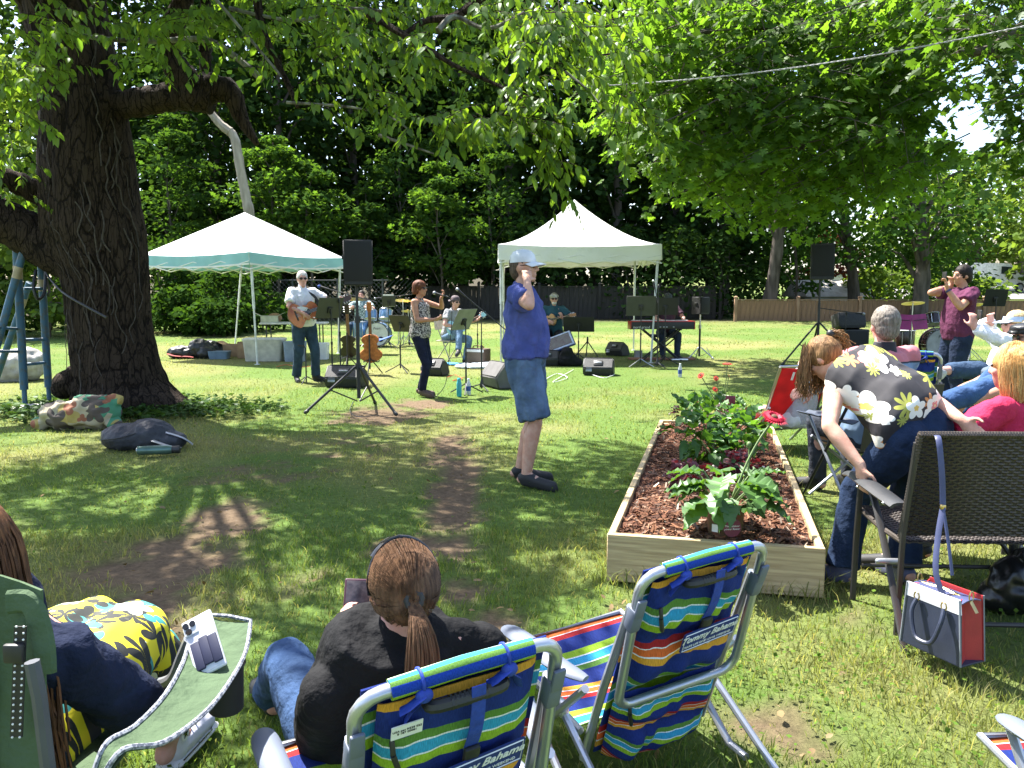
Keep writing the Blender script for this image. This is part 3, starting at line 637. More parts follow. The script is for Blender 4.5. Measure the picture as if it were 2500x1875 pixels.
for px, Y, H, z0, r in ((430, 36, 8.5, 2, 2.3), (680, 35, 7.4, 3.5, 1.9), (760, 34.5, 6.2, 2.6, 1.9), (1075, 35, 6.4, 1.6, 1.7), (560, 37, 5, 1, 2.2), (900, 36, 5.5, .8, 2), (1200, 37, 7.5, 1.2, 2.2), (985, 38, 9.5, 3, 2.2)):
    tree('young maple with layered leaves under the wood ' + spot(px), px, Y, H, z0, r, 2400, .185, BR if r < 2 else MD, 'young_maple', .07, .45, 12, und, 1, 0, T_MAPLE)
for px, lb in ((1800, 'dark bush behind the fence left of the standing black speaker'), (1950, 'dark bush behind the fence right of the slim curved trunk'), (2160, 'dark bush behind the fence beside the small dense tree'), (2290, 'dark bush behind the fence at the photographer\'s elbow')): tree(lb, px, R.uniform(43, 47), 4.6, .2, 2.4, 1700, .2, MD, 'undergrowth_bush', .06, .6, 9)
for px in (1280, 1400, 1530, 1650, 1760, 1050, 880, 720, 600, 480): tree('low bush at the wood\'s foot ' + spot(px), px, R.uniform(36.5, 39), R.uniform(3.2, 4.6), .1, 2.4, 1500, .2, DK, 'undergrowth_bush', .06, .7, 9, 'bushes at the foot of the wood')
# mid distance trees on the right
tree('slim dark tree with curved trunk standing before the fence', 1868, 34.5, 9.5, 4.2, 3.6, 1500, .24, MD, 'broadleaf_tree', .32, .5, 14, lean=.9)
tree('small dense dark tree right of the standing black speaker', 2238, 33, 7.2, 2.2, 3.1, 3200, .2, MD, 'broadleaf_tree', .36, .5, 16)
tree('leafy tree with slanting trunk beside the grey shed', 2085, 38, 8.5, 2.6, 2.6, 1800, .22, BR, 'broadleaf_tree', .3, .5, 14, lean=-1.3)
tree('young leafy tree just left of the standing black speaker', 1935, 36.5, 6, 1.5, 1.8, 1100, .2, MD, 'broadleaf_tree', .08, .5, 10)
tree('small tree with reddish leaves behind the standing black speaker', 2010, 44, 4.2, 1.2, 1.8, 900, .2, (.12, .035, .03), 'red_leaved_tree', .1, .5, 10, m=1)
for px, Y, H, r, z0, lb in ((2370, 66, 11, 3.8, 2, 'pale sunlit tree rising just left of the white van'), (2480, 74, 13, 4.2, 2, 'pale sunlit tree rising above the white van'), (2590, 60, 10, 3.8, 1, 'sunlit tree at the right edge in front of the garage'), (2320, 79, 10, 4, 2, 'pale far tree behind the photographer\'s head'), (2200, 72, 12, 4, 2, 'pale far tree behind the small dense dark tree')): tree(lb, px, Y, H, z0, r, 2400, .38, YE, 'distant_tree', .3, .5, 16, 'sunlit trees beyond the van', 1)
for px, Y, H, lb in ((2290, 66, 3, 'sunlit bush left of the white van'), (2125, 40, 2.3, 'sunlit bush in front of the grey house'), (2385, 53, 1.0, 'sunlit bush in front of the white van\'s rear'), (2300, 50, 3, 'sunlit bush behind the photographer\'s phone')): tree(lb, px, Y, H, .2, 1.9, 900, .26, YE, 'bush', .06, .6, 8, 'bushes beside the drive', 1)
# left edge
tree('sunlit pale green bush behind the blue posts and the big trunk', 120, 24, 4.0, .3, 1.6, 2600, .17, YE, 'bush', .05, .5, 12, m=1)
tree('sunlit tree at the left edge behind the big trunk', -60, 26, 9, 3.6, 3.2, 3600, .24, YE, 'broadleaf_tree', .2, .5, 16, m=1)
for px, Y, H, lb in ((20, 27, 3.4, 'dark shrub behind the blue swing posts'), (-90, 25, 4.5, 'tall dark shrub at the left edge of the lawn'), (200, 30, 4, 'dark shrub directly behind the cherry trunk')): tree(lb, px, Y, H, .2, 2.0, 1100, .22, DK, 'shrub', .06, .6, 9, 'dark shrubs behind the swing posts')
for px, Y, H, r, lb in ((400, 26.5, 2.9, 1.3, 'tallest sumac shrub nearest the cherry trunk behind the teal edged tent'), (480, 27.5, 2.4, 1.5, 'broad sumac shrub between the trunk and the tent legs'), (560, 26, 2.2, 1.2, 'leafy sumac shrub straight behind the two tent legs'), (640, 27.5, 2.0, 1.3, 'leafy shrub beside the chain link fence post'), (440, 25.5, 1.2, 1.1, 'low spreading shrub above the black bags on the grass'), (520, 24.6, .9, .9, 'smallest low shrub above the cardboard boxes')): tree(lb, px, Y, H, .1, r, 1500, .14, (.030, .065, .016), 'shrub', .03, .5, 9, 'shrubs behind the teal edged tent', 0)
def bare_trunk():
    b = P(605, 640, 31); b = V(b.x, b.y, gz(b.y)); t = thing('dead_tree', 'pale leaning bare trunk rising behind the teal edged tent', 'tree', tuple(b))
    mb = MB(); limb(mb, [b + V(0, 0, -.1), P(612, 560, 31), P(600, 480, 31), P(588, 420, 31), P(575, 345, 31), P(560, 318, 31)], .21, .15, 10); limb(mb, [P(562, 322, 31), P(535, 300, 31), P(500, 255, 31), P(480, 220, 31)], .17, .1, 8); part('trunk', mb, M_PALE, t, True)
bare_trunk()
# ================================================================== people
def skin(name, c): return mat(name, c, .55, tuple(a * b for a, b in zip(c, (.86, .74, .70))), 22, .15, 160, spec=.35)
SK = skin('fair_skin', (.56, .335, .245)); SK2 = skin('tanned_skin', (.44, .235, .155)); SK3 = skin('brown_skin', (.20, .105, .07)); SKP = skin('pink_skin', (.58, .33, .27))
def cloth(name, c, c2=None, rough=.85, nscale=5, bump=.9, **k): return mat(name, c, rough, c2 or tuple(v * .85 for v in c), nscale, bump, 11, spec=.15, bdist=.035, **k)
def denim(name, c): return mat(name, c, .9, tuple(v * .62 for v in c), 9, .9, 16, spec=.1, detail=7, bdist=.025)
def hairm(name, c, c2, stretch=(40, 40, 4)): return mat(name, c, .6, c2, 3, .5, 3, spec=.18, stretch=stretch, detail=6)
M_BLK = mat('black_plastic', (.018, .018, .019), .5, (.012, .012, .013)); M_LENS = mat('dark_lens', (.01, .009, .009), .08); M_SHOE = mat('dark_shoe', (.02, .02, .022), .7); M_WHT = mat('white_plastic', (.75, .75, .74), .4, (.68, .68, .67))
M_EYE = mat('eye_dark', (.03, .02, .015), .2); M_LIP = mat('lip', (.42, .17, .14), .5)
def ik(a, b, l1, l2, hint):
    a, b, hint = V(a), V(b), V(hint); d = b - a; L = d.length
    if L > (l1 + l2) * .995: b = a + d.normalized() * (l1 + l2) * .995; d = b - a; L = d.length
    x = (l1 * l1 - l2 * l2 + L * L) / (2 * L); h = math.sqrt(max(l1 * l1 - x * x, 0)); u = d.normalized(); w = hint - u * hint.dot(u)
    w = w.normalized() if w.length > 1e-5 else frame(u)[0]
    return a + u * x + w * h, b
class Body:
    """joints in the person's own frame: x right, y forward, z up, feet on z=0"""
    def __init__(s, H=1.75, w=1.0, belly=1.0, pel=None, lean=0, side=0, twist=0, wrL=None, wrR=None, ehL=(-.6, -.6, -.3), ehR=(.6, -.6, -.3), anL=None, anR=None, khL=(-.1, 1, .1), khR=(.1, 1, .1),
                 look=(0, 1, 0), hup=None, hL=None, hR=None, nL=None, nR=None, curl=.5, toeL=None, toeR=None, chest_up=None, shw=1.0, shL=None, shR=None, neck=None, elL=None, elR=None):
        k = s.k = H / 1.75; s.w = w; s.belly = belly; s.curl = curl
        s.pel = V(pel) if pel else V(0, 0, .93 * k)
        up = V(chest_up).normalized() if chest_up else V(math.sin(side), math.sin(lean), math.cos(lean) * math.cos(side)).normalized()
        rt = V(math.cos(twist), math.sin(twist), 0); rt = (rt - up * rt.dot(up)).normalized(); fw = up.cross(rt)
        s.up, s.rt, s.fw = up, rt, fw
        mid = (V(0, 0, 1) + up).normalized()
        s.waist = s.pel + mid * .16 * k; s.chest = s.waist + up * .19 * k; s.nb = V(neck) if neck else s.chest + up * .20 * k - fw * .015 * k
        sw = .182 * k * w ** .5 * shw; shc = s.chest + up * .145 * k - fw * .012
        s.shL, s.shR = V(shL) if shL else shc - rt * sw, V(shR) if shR else shc + rt * sw
        s.hf = V(look).normalized(); hu = V(hup) if hup else (up * .4 + V(0, 0, 1)); hu = (hu - s.hf * hu.dot(s.hf)).normalized(); s.hu = hu; s.hx = s.hf.cross(hu)
        s.head = s.nb + (up * .5 + hu * .5).normalized() * .145 * k + s.hf * .02 * k
        s.hipL, s.hipR = s.pel - rt * .092 * k - up * .03, s.pel + rt * .092 * k - up * .03
        g = lambda v, d: V(v) if v is not None else V(d)
        s.elL, s.wrL = ik(s.shL, g(wrL, s.shL + V(-.06, .08, -.52 * k)), .285 * k, .25 * k, ehL); s.elR, s.wrR = ik(s.shR, g(wrR, s.shR + V(.06, .08, -.52 * k)), .285 * k, .25 * k, ehR)
        s.elL = V(elL) if elL else s.elL; s.elR = V(elR) if elR else s.elR
        s.knL, s.anL = ik(s.hipL, g(anL, (-.11 * k, -.02, .085 * k)), .425 * k, .41 * k, khL); s.knR, s.anR = ik(s.hipR, g(anR, (.11 * k, -.02, .085 * k)), .425 * k, .41 * k, khR)
        s.toL, s.toR = g(toeL, s.anL + V(-.04, .15 * k, -.055 * k)), g(toeR, s.anR + V(.04, .15 * k, -.055 * k))
        s.hL = V(hL).normalized() if hL else (s.wrL - s.elL).normalized(); s.hR = V(hR).normalized() if hR else (s.wrR - s.elR).normalized()
        s.nL = V(nL) if nL else V(1, 0, 0); s.nR = V(nR) if nR else V(-1, 0, 0)
    def torso(s, mb, e=0.0, lo=-1.0, hi=1.0, flare=0.0):
        k, w, b = s.k, s.w, s.belly; r, f, u = s.rt, s.fw, s.up; pr = r
        S = [(s.pel - V(0, 0, .10 * k), .10, .085), (s.pel - V(0, 0, .05 * k), .150, .112), (s.pel + V(0, 0, .03 * k), .163 + flare, .118 + flare), (s.waist, .146 * (b * .6 + .4) + flare, .108 * b + flare), (s.waist + u * .1 * k + f * .008 * b, .152 * (b * .45 + .55), .112 * (b * .7 + .3)), (s.chest, .163, .116), (s.chest + u * .08 * k, .160, .106), (s.chest + u * .14 * k - f * .01, .135, .082), (s.nb - u * .01, .07, .06)]
        secs = []
        for i, (c, rx, ry) in enumerate(S):
            if i < lo or i > hi: continue
            off = f * (b - 1) * .05 if i in (3, 4) else V(0, 0, 0)
            secs.append((c + off, pr, f, rx * k * w + e, ry * k * (w * .5 + .5) + e))
        mb.loft(secs, 22, 2.3)
    def hand(s, mb, wr, d, nrm, sgn, curl, sc_=1.0):
        d = V(d).normalized(); nrm = V(nrm); nrm = (nrm - d * nrm.dot(d)); nrm = nrm.normalized() if nrm.length > 1e-4 else frame(d)[0]; sd = d.cross(nrm).normalized() * sgn; q = s.k * sc_
        Mx = Matrix((sd, nrm, d)).transposed(); mb.ell(wr + d * .045 * q, (.040 * q, .017 * q, .052 * q), Mx); mb.cap(wr - d * .01, wr + d * .03 * q, .024 * q, .026 * q)
        for i, (o, L) in enumerate([(.030, .070), (.010, .079), (-.010, .073), (-.029, .058)]):
            p = wr + d * .082 * q + sd * o * q; dd = (d + sd * o * 2.2).normalized(); rr = .0092 * q
            pts = [wr + d * .05 * q + sd * o * .8 * q, p]
            for j in range(3):
                a = curl * (.35 + .75 * j) * (1 + .12 * i); dd2 = dd * math.cos(a) + nrm * math.sin(a); p = p + dd2 * L * q * (.42, .32, .26)[j]; pts.append(p)
            mb.chain(pts, [rr * 1.05, rr * 1.05, rr, rr * .95, rr * .8], 8)
        b = wr + d * .022 * q + sd * .026 * q; t1 = b + (d * .55 + sd * .75 + nrm * .35).normalized() * .045 * q; t2 = t1 + (d * .85 + sd * .2 + nrm * (.2 + curl * .4)).normalized() * .036 * q
        mb.chain([b, t1, t2], [.014 * q, .0115 * q, .009 * q], 8)
    def body(s, mb, face=True):
        k, w = s.k, s.w; s.torso(mb, -.010, -1, 9)
        for sh, el, wr, h, n, g in ((s.shL, s.elL, s.wrL, s.hL, s.nL, 1), (s.shR, s.elR, s.wrR, s.hR, s.nR, -1)):
            mb.cap(s.chest + s.up * .12 * k, sh, .07 * k, .055 * k * w); aw = (w * .6 + .4)
            mid = el * .5 + sh * .5; mb.chain([sh, mid, el], [.054 * k * aw, .047 * k * aw, .038 * k * aw]); m2 = el * .7 + wr * .3
            mb.chain([el, m2, wr], [.038 * k * aw, .041 * k * aw, .026 * k * aw]); s.hand(mb, wr, h, n, g, s.curl)
        for hp, kn, an, to in ((s.hipL, s.knL, s.anL, s.toL), (s.hipR, s.knR, s.anR, s.toR)):
            mb.chain([hp, hp * .6 + kn * .4, kn], [.088 * k * w, .076 * k * w, .052 * k]); cf = kn * .68 + an * .32 - (V(0, 1, 0) * .012 if True else 0)
            mb.chain([kn, cf, an], [.051 * k * (w * .7 + .3), .056 * k * w, .035 * k * w]); d = to - an; mb.chain([an, an + d * .5 - V(0, 0, .01), to], [.036 * k, .036 * k, .03 * k]); mb.cap(an, an - V(d.x, d.y, 0) * .25 + V(0, 0, -.035 * k), .034 * k, .032 * k)
        mb.cap(s.nb - s.up * .03, s.head - s.hu * .06 * k, .058 * k * (w * .5 + .5), .054 * k)
        s.skull(mb)
    def skull(s, mb):
        k = s.k; c, x, f, u = s.head, s.hx, s.hf, s.hu; Mx = Matrix((x, f, u)).transposed()
        q = lambda a, b, d: c + x * (a * k) + f * (b * k) + u * (d * k); R3 = lambda *a: tuple(v * k for v in a)
        mb.ell(q(0, -.008, .022), R3(.076, .096, .096), Mx, 20, 14); mb.ell(q(0, .022, -.035), R3(.060, .070, .078), Mx, 16, 12); mb.ell(q(0, .066, -.088), R3(.026, .022, .022), Mx)
        mb.cap(q(0, .089, .018), q(0, .108, -.020), .009 * k, .0135 * k); mb.ell(q(.012, .097, -.024), R3(.008, .010, .008), Mx); mb.ell(q(-.012, .097, -.024), R3(.008, .010, .008), Mx)
        mb.ell(q(0, .078, .034), R3(.052, .014, .011), Mx); mb.ell(q(0, .089, -.055), R3(.022, .009, .0055), Mx); mb.ell(q(0, .086, -.066), R3(.019, .010, .006), Mx)
        for g in (-1, 1): mb.ell(q(g * .042, .062, -.018), R3(.024, .022, .022), Mx); mb.ell(q(g * .077, -.006, -.006), R3(.009, .018, .031), Mx)
    def q(s, a, b, d): return s.head + s.hx * (a * s.k) + s.hf * (b * s.k) + s.hu * (d * s.k)
    def M3(s): return Matrix((s.hx, s.hf, s.hu)).transposed()
def person(label, at, rz, B, sk=SK, top=None, bottom=None, shoes=None, hair=None, hat=None, shades=False, vox=.011, fine=1.0, group=None, beard=None, watch=None, face=True, name='person'):
    t = thing(name, label, 'person', at, rz, group); k = B.k
    mb = MB(); B.body(mb); blob('body', mb, sk, t, vox, 5, dec=.5)
    if top: 
        kind, m, sl, e, flare, hem = top['kind'], top['m'], top.get('sleeve', .55), top.get('e', .012), top.get('flare', .012), top.get('hem', 1)
        mb = MB(); B.torso(mb, e, hem, 8 if kind != 'tank' else 7, flare)
        for sh, el, wr in ((B.shL, B.elL, B.wrL), (B.shR, B.elR, B.wrR)):
            if sl > 0: mb.cap(B.chest + B.up * .115 * k, sh, .075 * k, .062 * k * B.w)
            aw = (B.w * .6 + .4)
            if 0 < sl <= 1: p = sh + (el - sh) * sl; mb.ell(sh, .060 * k * aw + e * .4); mb.tube([sh, sh * .45 + p * .55, p], [.058 * k * aw + e * .4, .056 * k * aw + e * .8, .056 * k * aw + e], 14)
            elif sl > 1: p = el + (wr - el) * (sl - 1); mb.chain([sh, el, p], [.062 * k * aw + e * .4, .050 * k * aw + e * .6, .038 * k * aw + e * .5], 14)
        if top.get('collar'): mb.cap(B.nb - B.up * .02, B.nb + B.up * .035 * k + B.hf * .0, .068 * k, .062 * k)
        elif not top.get('scoop'): mb.cap(B.nb - B.up * .03 * k, B.nb + B.up * .002, .075 * k, .060 * k)
        blob(top.get('name', 'shirt'), mb, m, t, vox * 1.1, 3, top.get('wr', .010), top.get('ws', 10), .5)
    if bottom:
        m, ln, e = bottom['m'], bottom.get('len', 2), bottom.get('e', .012); mb = MB(); B.torso(mb, e * .8, 0, 3, 0)
        for hp, kn, an in ((B.hipL, B.knL, B.anL), (B.hipR, B.knR, B.anR)):
            if ln <= 1: p = hp + (kn - hp) * ln; fl = bottom.get('flare', .03); mb.ell(hp, .094 * k * B.w + e); mb.tube([hp, (hp + p) / 2, p], [.092 * k * B.w + e, .086 * k * B.w + e + fl * .3, .072 * k * B.w + e + fl], 18)
            else: p = kn + (an - kn) * (ln - 1); mb.chain([hp, hp * .5 + kn * .5, kn, kn * .5 + p * .5], [.092 * k * B.w + e, .078 * k * B.w + e, .058 * k + e, .053 * k + e], 16); mb.tube([kn * .5 + p * .5, p], [.052 * k + e, .047 * k + e + bottom.get('flare', 0)], 16)
        blob(bottom.get('name', 'trousers'), mb, m, t, vox * 1.15, 4, bottom.get('wr', .007), bottom.get('ws', 8), .5)
    if shoes:
        for an, to in ((B.anL, B.toL), (B.anR, B.toR)):
            mb = MB(); d = V(to - an); u = d.normalized(); mb.cap(an - u * .03 + V(0, 0, -.03), to + u * .035 + V(0, 0, .005), .042 * k, .036 * k); mb.cap(an + V(0, 0, -.01), an + d * .35 + V(0, 0, -.01), .044 * k, .04 * k)
            b = an - V(0, 0, .075 * k); mb.cap(V(an.x, an.y, an.z - .055 * k) - u * .02, V(to.x, to.y, to.z - .012) + u * .045, .034 * k, .034 * k); blob('shoe', mb, shoes, t, .009, 3, dec=.5)
    if hair: hair(t, B)
    if hat: hat(t, B)
    if beard:
        mb = MB(); Mx = B.M3(); mb.ell(B.q(0, .052, -.075), (.050 * k, .045 * k, .042 * k), Mx); blob('beard', mb, beard, t, .008, 2)
    if shades:
        mb = MB(); Mx = B.M3()
        for g in (-1, 1):
            mb.ell(B.q(g * .033, .089, .010), (.027 * k, .008 * k, .019 * k), Mx, 12, 8); mb.bar(B.q(g * .058, .083, .016), B.q(g * .081, -.005, .012), .0035, 5)
        mb.bar(B.q(-.012, .099, .016), B.q(.012, .099, .016), .004, 5); part('sunglasses', mb, M_LENS if shades is True else shades, t)
    elif face:
        for g in (-1, 1):
            mb = MB(); mb.ell(B.q(g * .031, .083, .014), (.013 * k, .008 * k, .008 * k), B.M3(), 10, 8); part('eye', mb, M_EYE, t)
    if watch:
        side, m = watch; wr, el = (B.wrL, B.elL) if side == 'L' else (B.wrR, B.elR); d = (wr - el).normalized(); mb = MB(); mb.tube([wr - d * .035, wr - d * .012], [.033 * k, .031 * k], 14); part('wrist_band', mb, m, t)
    return t
def short_hair(m, thick=.010, low=-.035, e=0):
    def f(t, B):
        k = B.k; mb = MB(); Mx = B.M3(); mb.ell(B.q(0, -.018, .034), ((.079 + thick * .5) * k, (.092 + thick * .6) * k, (.090 + thick) * k), Mx, 20, 14); mb.ell(B.q(0, -.05, -.015), ((.066 + thick * .6) * k, (.058 + thick * .5) * k, (.06 - low * .5) * k), Mx)
        blob('hair', mb, m, t, .008, 2, .004, 30, .6, (1, 1, 1))
    return f
def bob_hair(m, L=.17, wid=.098, back=.0):
    def f(t, B):
        k = B.k; mb = MB(); Mx = B.M3(); mb.ell(B.q(0, -.02, .036), (.092 * k, .108 * k, .096 * k), Mx, 20, 14)
        mb.loft([(B.q(0, -.035, .04), B.hx, B.hf, .09 * k, .085 * k), (B.q(0, -.045, -.03), B.hx, B.hf, wid * k, .082 * k), (B.q(0, -.05, .04 - L * .75), B.hx, B.hf, wid * 1.05 * k, .078 * k), (B.q(0, -.05, .04 - L), B.hx, B.hf, wid * .9 * k, .066 * k)], 20)
        blob('hair', mb, m, t, .008, 2, .006, 22, .6, (1, 1, .3))
    return f
def ball_cap(m, bill_m=None, back=False, logo=None):
    def f(t, B):
        k = B.k; Mx = B.M3(); mb = MB(); n = 20
        prof = [(.0, .132), (.035, .130), (.062, .116), (.080, .088), (.086, .052), (.087, .036)]
        secs = [(B.q(0, -.006, z), B.hx, B.hf, max(r, .004) * k, max(r * 1.16, .004) * k) for r, z in prof[::-1]]; mb.loft(secs, 24, cap=True)
        sgn = -1 if back else 1
        def fn(u, v):
            a = (u - .5) * 2.3; r = .085 + .075 * v * (math.cos(a) ** .6 if math.cos(a) > 0 else 0); return B.q(math.sin(a) * (.085 + .0 * v), sgn * (math.cos(a) * .098 + .080 * v * max(math.cos(a), 0) ** .5) - .006, .042 - .022 * v - .02 * (u - .5) ** 2 * 4)
        o = part('cap_crown' if True else '', mb, m, t); mb2 = MB(); mb2.sheet(fn, 14, 4, .006); part('cap_brim', mb2, bill_m or m, t)
        mb3 = MB(); mb3.ell(B.q(0, -.006, .133), .006); part('button', mb3, m, t)
        if logo: logo(t, B)
    return f
def flat_cap(m):
    def f(t, B):
        k = B.k; mb = MB(); Mx = B.M3(); mb.ell(B.q(0, -.005, .062), (.093 * k, .115 * k, .048 * k), Mx, 20, 12); mb.ell(B.q(0, .035, .070), (.086 * k, .09 * k, .035 * k), Mx, 20, 12); mb.ell(B.q(0, .095, .044), (.062 * k, .045 * k, .010 * k), Mx)
        blob('flat_cap', mb, m, t, .009, 3, .004, 14, .6)
    return f
def world_body(at, rz):
    """converter from world points to a person's local frame"""
    Mi = (Matrix.Translation(V(at)) @ Matrix.Rotation(rz, 4, 'Z')).inverted(); return lambda p: tuple(Mi @ V(p)), lambda d: tuple(Mi.to_3x3() @ V(d))
def strands(name, paths, r, m, parent, sides=3):
    mb = MB()
    for p in paths: mb.tube(p, [r * (.5 + .5 * math.sin(math.pi * min(1, .15 + .85 * (1 - i / (len(p) - 1)))) ) for i in range(len(p))], sides, cap=False)
    return part(name, mb, m, parent, kind='stuff')
# ================================================================== stage gear builders
M_MET = mat('bright_metal', (.55, .55, .56), .28, (.45, .45, .46), metal=1); M_GREY = mat('grey_metal', (.33, .34, .36), .4, (.27, .28, .3), metal=.6); M_CAB = mat('black_cabinet', (.022, .022, .023), .6, (.014, .014, .015), 30, .3, 300)
M_GRL = mat('speaker_grille', (.012, .012, .013), .75, (.006, .006, .006), 300); M_DESK = mat('olive_black_desk', (.045, .046, .040), .55, (.035, .036, .03)); M_PAPER = mat('paper', (.78, .78, .76), .8, (.72, .72, .70))
M_CANV = mat('white_canopy_cloth', (.86, .86, .84), .75, (.79, .79, .77), 2, .7, 2.5, trans=.22, bdist=.08); M_TEAL = mat('teal_valance', (.36, .64, .66), .75, (.30, .56, .58), 3, trans=.25); M_SUN = mat('sunburst_top', (.62, .20, .045), .25, (.30, .06, .02), 4)
M_LABEL = mat('white_print', (.8, .8, .8), .5)
def zfloor(x, y): return V(x, y, gz(y))
def on(px, py, Y=None):
    p = G(px, py) if Y is None else P(px, py, Y); return V(p.x, p.y, gz(p.y))
def music_stand(label, px, top, bot, rz, w=.50, tilt=.35, m=None, group=None, Y=None, hh=.34, legs_m=None):
    b = on(px, bot, Y); t = thing('music_stand', label, 'music stand', tuple(b), rz, group); H = P(px, top, b.y).z - b.z; m = m or M_DESK; lm = legs_m or M_BLK
    mb = MB(); mb.tube([(0, 0, .08), (0, 0, H * .55)], .013, 8); mb.tube([(0, 0, H * .5), (0, 0, H - .02)], .009, 8); mb.tube([(0, 0, H * .52), (0, 0, H * .56)], .017, 8); part('pole', mb, M_BLK, t)
    for k in range(3):
        a = k * 2.094 + .6; mb = MB(); mb.tube([(0, 0, .16), (math.cos(a) * .1, math.sin(a) * .1, .10), (math.cos(a) * .27, math.sin(a) * .27, .012)], .0095, 6); part('leg', mb, lm, t)
    E = Euler((-tilt, 0, 0)).to_matrix(); c = V(0, -.03, H)   # desk faces -y (the reader), back to +y
    mb = MB(); mb.rbox(c, (w, .006, hh), .003, E, 1); part('desk', mb, m, t); mb = MB(); mb.box(c + E @ V(0, -.03, -hh / 2), (w, .055, .004), E); part('ledge', mb, m, t)
    mb = MB(); mb.rbox(c + E @ V(0, .016, -.03), (.085, .028, .10), .01, E); mb.bar(c + E @ V(0, .02, -.05), (0, 0, H - .1), .011); part('clip', mb, M_BLK, t); return t, c, E
def tripod_legs(t, H, spread, ang, m, r=.016, brace=True, z_hub=.55, n=3):
    for k in range(n):
        a = ang + k * 2 * math.pi / n; d = V(math.cos(a), math.sin(a), 0); mb = MB(); mb.bar(d * .03 + V(0, 0, z_hub), d * spread + V(0, 0, .015), r, 8); mb.cap(d * spread * .96 + V(0, 0, .03), d * spread + V(0, 0, .016), r * 1.35); part('leg', mb, m, t)
        if brace: mb = MB(); mb.bar(d * .02 + V(0, 0, z_hub * .22), d * spread * .52 + V(0, 0, z_hub * .49), r * .55, 6); part('brace', mb, m, t)
def speaker_box(name, label, c, size, rz, logo=None, group=None, tilt=0, lean=0, ports=True):
    t = thing(name, label, 'speaker', tuple(c), rz, group); w, d, h = size
    mb = MB(); poly = [(-w / 2, -d / 2), (w / 2, -d / 2), (w * .36, d / 2), (-w * .36, d / 2)]; mb.prism(poly, h, Matrix.Identity(4)); bm = bmesh.new(); me = mesh_of('x', mb, M_CAB); bm.from_mesh(me); bmesh.ops.bevel(bm, geom=bm.edges[:], offset=.012, segments=2, affect='EDGES'); bm.to_mesh(me); bm.free()
    link('cabinet', me, t)
    mb = MB(); mb.rbox((0, -d / 2 - .004, h * .52), (w * .9, .012, h * .86), .006); part('grille', mb, M_GRL, t)
    mb = MB(); mb.rbox((0, d / 2 + .002, h * .45), (w * .4, .006, h * .4), .003); part('control_panel', mb, M_GREY, t)
    for g in (-1, 1): mb = MB(); mb.rbox((g * w * .445, 0, h * .62), (.016, d * .34, .05), .006, (0, 0, g * .25)); part('handle', mb, M_BLK, t)
    if logo: text(logo, h * .05, M_LABEL, t, Matrix.Translation((0, -d / 2 - .012, h * .05)) @ Matrix.Rotation(rad(90), 4, 'X'))
    return t
def wedge(label, c, w, d, h, rz, group=None, hp=True, m=None):
    t = thing('floor_monitor', label, 'floor monitor', tuple(c), rz, group)
    mb = MB(); M = Matrix.Translation((-w / 2, 0, 0)) @ Matrix(((0, 0, 1, 0), (1, 0, 0, 0), (0, 1, 0, 0), (0, 0, 0, 1)))
    mb.prism([(-d / 2, 0), (d * .38, 0), (d / 2, h * .45), (d * .12, h), (-d * .30, h * .72), (-d / 2, h * .2)][::-1], w, M); me = mesh_of('cabinet', mb, m or M_CAB); bm = bmesh.new(); bm.from_mesh(me); bmesh.ops.recalc_face_normals(bm, faces=bm.faces[:]); bmesh.ops.bevel(bm, geom=bm.edges[:], offset=.018, segments=2, affect='EDGES'); bm.to_mesh(me); bm.free(); link('cabinet', me, t)
    a = math.atan2(h * .28, d * .42); mb = MB(); mb.rbox((0, -d * .09, h * .875), (w * .86, d * .42, .012), .005, (a, 0, 0)); part('grille', mb, M_GRL, t)
    if hp:
        mb = MB(); b = math.atan2(-h * .55, d * .38); mb.rbox((0, d * .325, h * .74), (w * .30, .10, .014), .012, (b, 0, 0)); part('handle_recess', mb, M_BLK, t)
        mb = MB(); mb.rbox((0, d * .335, h * .755), (w * .24, .03, .02), .008, (b, 0, 0)); part('handle', mb, M_GREY, t)
        mb = MB(); mb.rbox((w * .3, d * .46, h * .38), (w * .2, .012, .09), .004, (.3, 0, 0)); part('socket_panel', mb, M_GREY, t)
    return t
def mic_stand(label, px, bot, top, boom=None, Y=None, mic=True, group=None, round_base=False, mic_m=None, mic_px=None):
    b = on(px, bot, Y); t = thing('microphone_stand', label, 'microphone stand', tuple(b), 0, group); tp = P(px, top, b.y); H = tp.z - b.z
    mb = MB(); mb.tube([(0, 0, .03), (0, 0, H * .6)], .012); mb.tube([(0, 0, H * .58), (0, 0, H)], .008); mb.tube([(0, 0, H * .57), (0, 0, H * .63)], .018); part('pole', mb, M_BLK, t)
    for k in range(3):
        a = k * 2.094 + .9; mb = MB(); mb.tube([(0, 0, .10), (math.cos(a) * .28, math.sin(a) * .28, .015)], .010, 6); part('leg', mb, M_BLK, t)
    mb = MB(); mb.lathe([(.03, .05), (.034, .08), (.02, .14), (.014, .17)], 10); part('hub', mb, M_BLK, t)
    if boom:
        a, e = [V(q) - b for q in boom]; mb = MB(); mb.tube([a, e], .0085, 7); mb.cap(V(0, 0, H) - V(0, .0, .02), V(0, 0, H) + V(0, 0, .02), .02); part('boom', mb, M_BLK, t)
        if mic: d = (e - a).normalized(); mic_on(t, e, d, mic_m)
    return t
def mic_on(t, e, d, head_m=None):
    mb = MB(); mb.tube([e - d * .02, e + d * .02, e + d * .12], [.011, .014, .020], 10); q = part('microphone', mb, M_BLK, t); mb = MB(); mb.ell(e + d * .145, .027); part('microphone_head', mb, head_m or M_GREY, q)
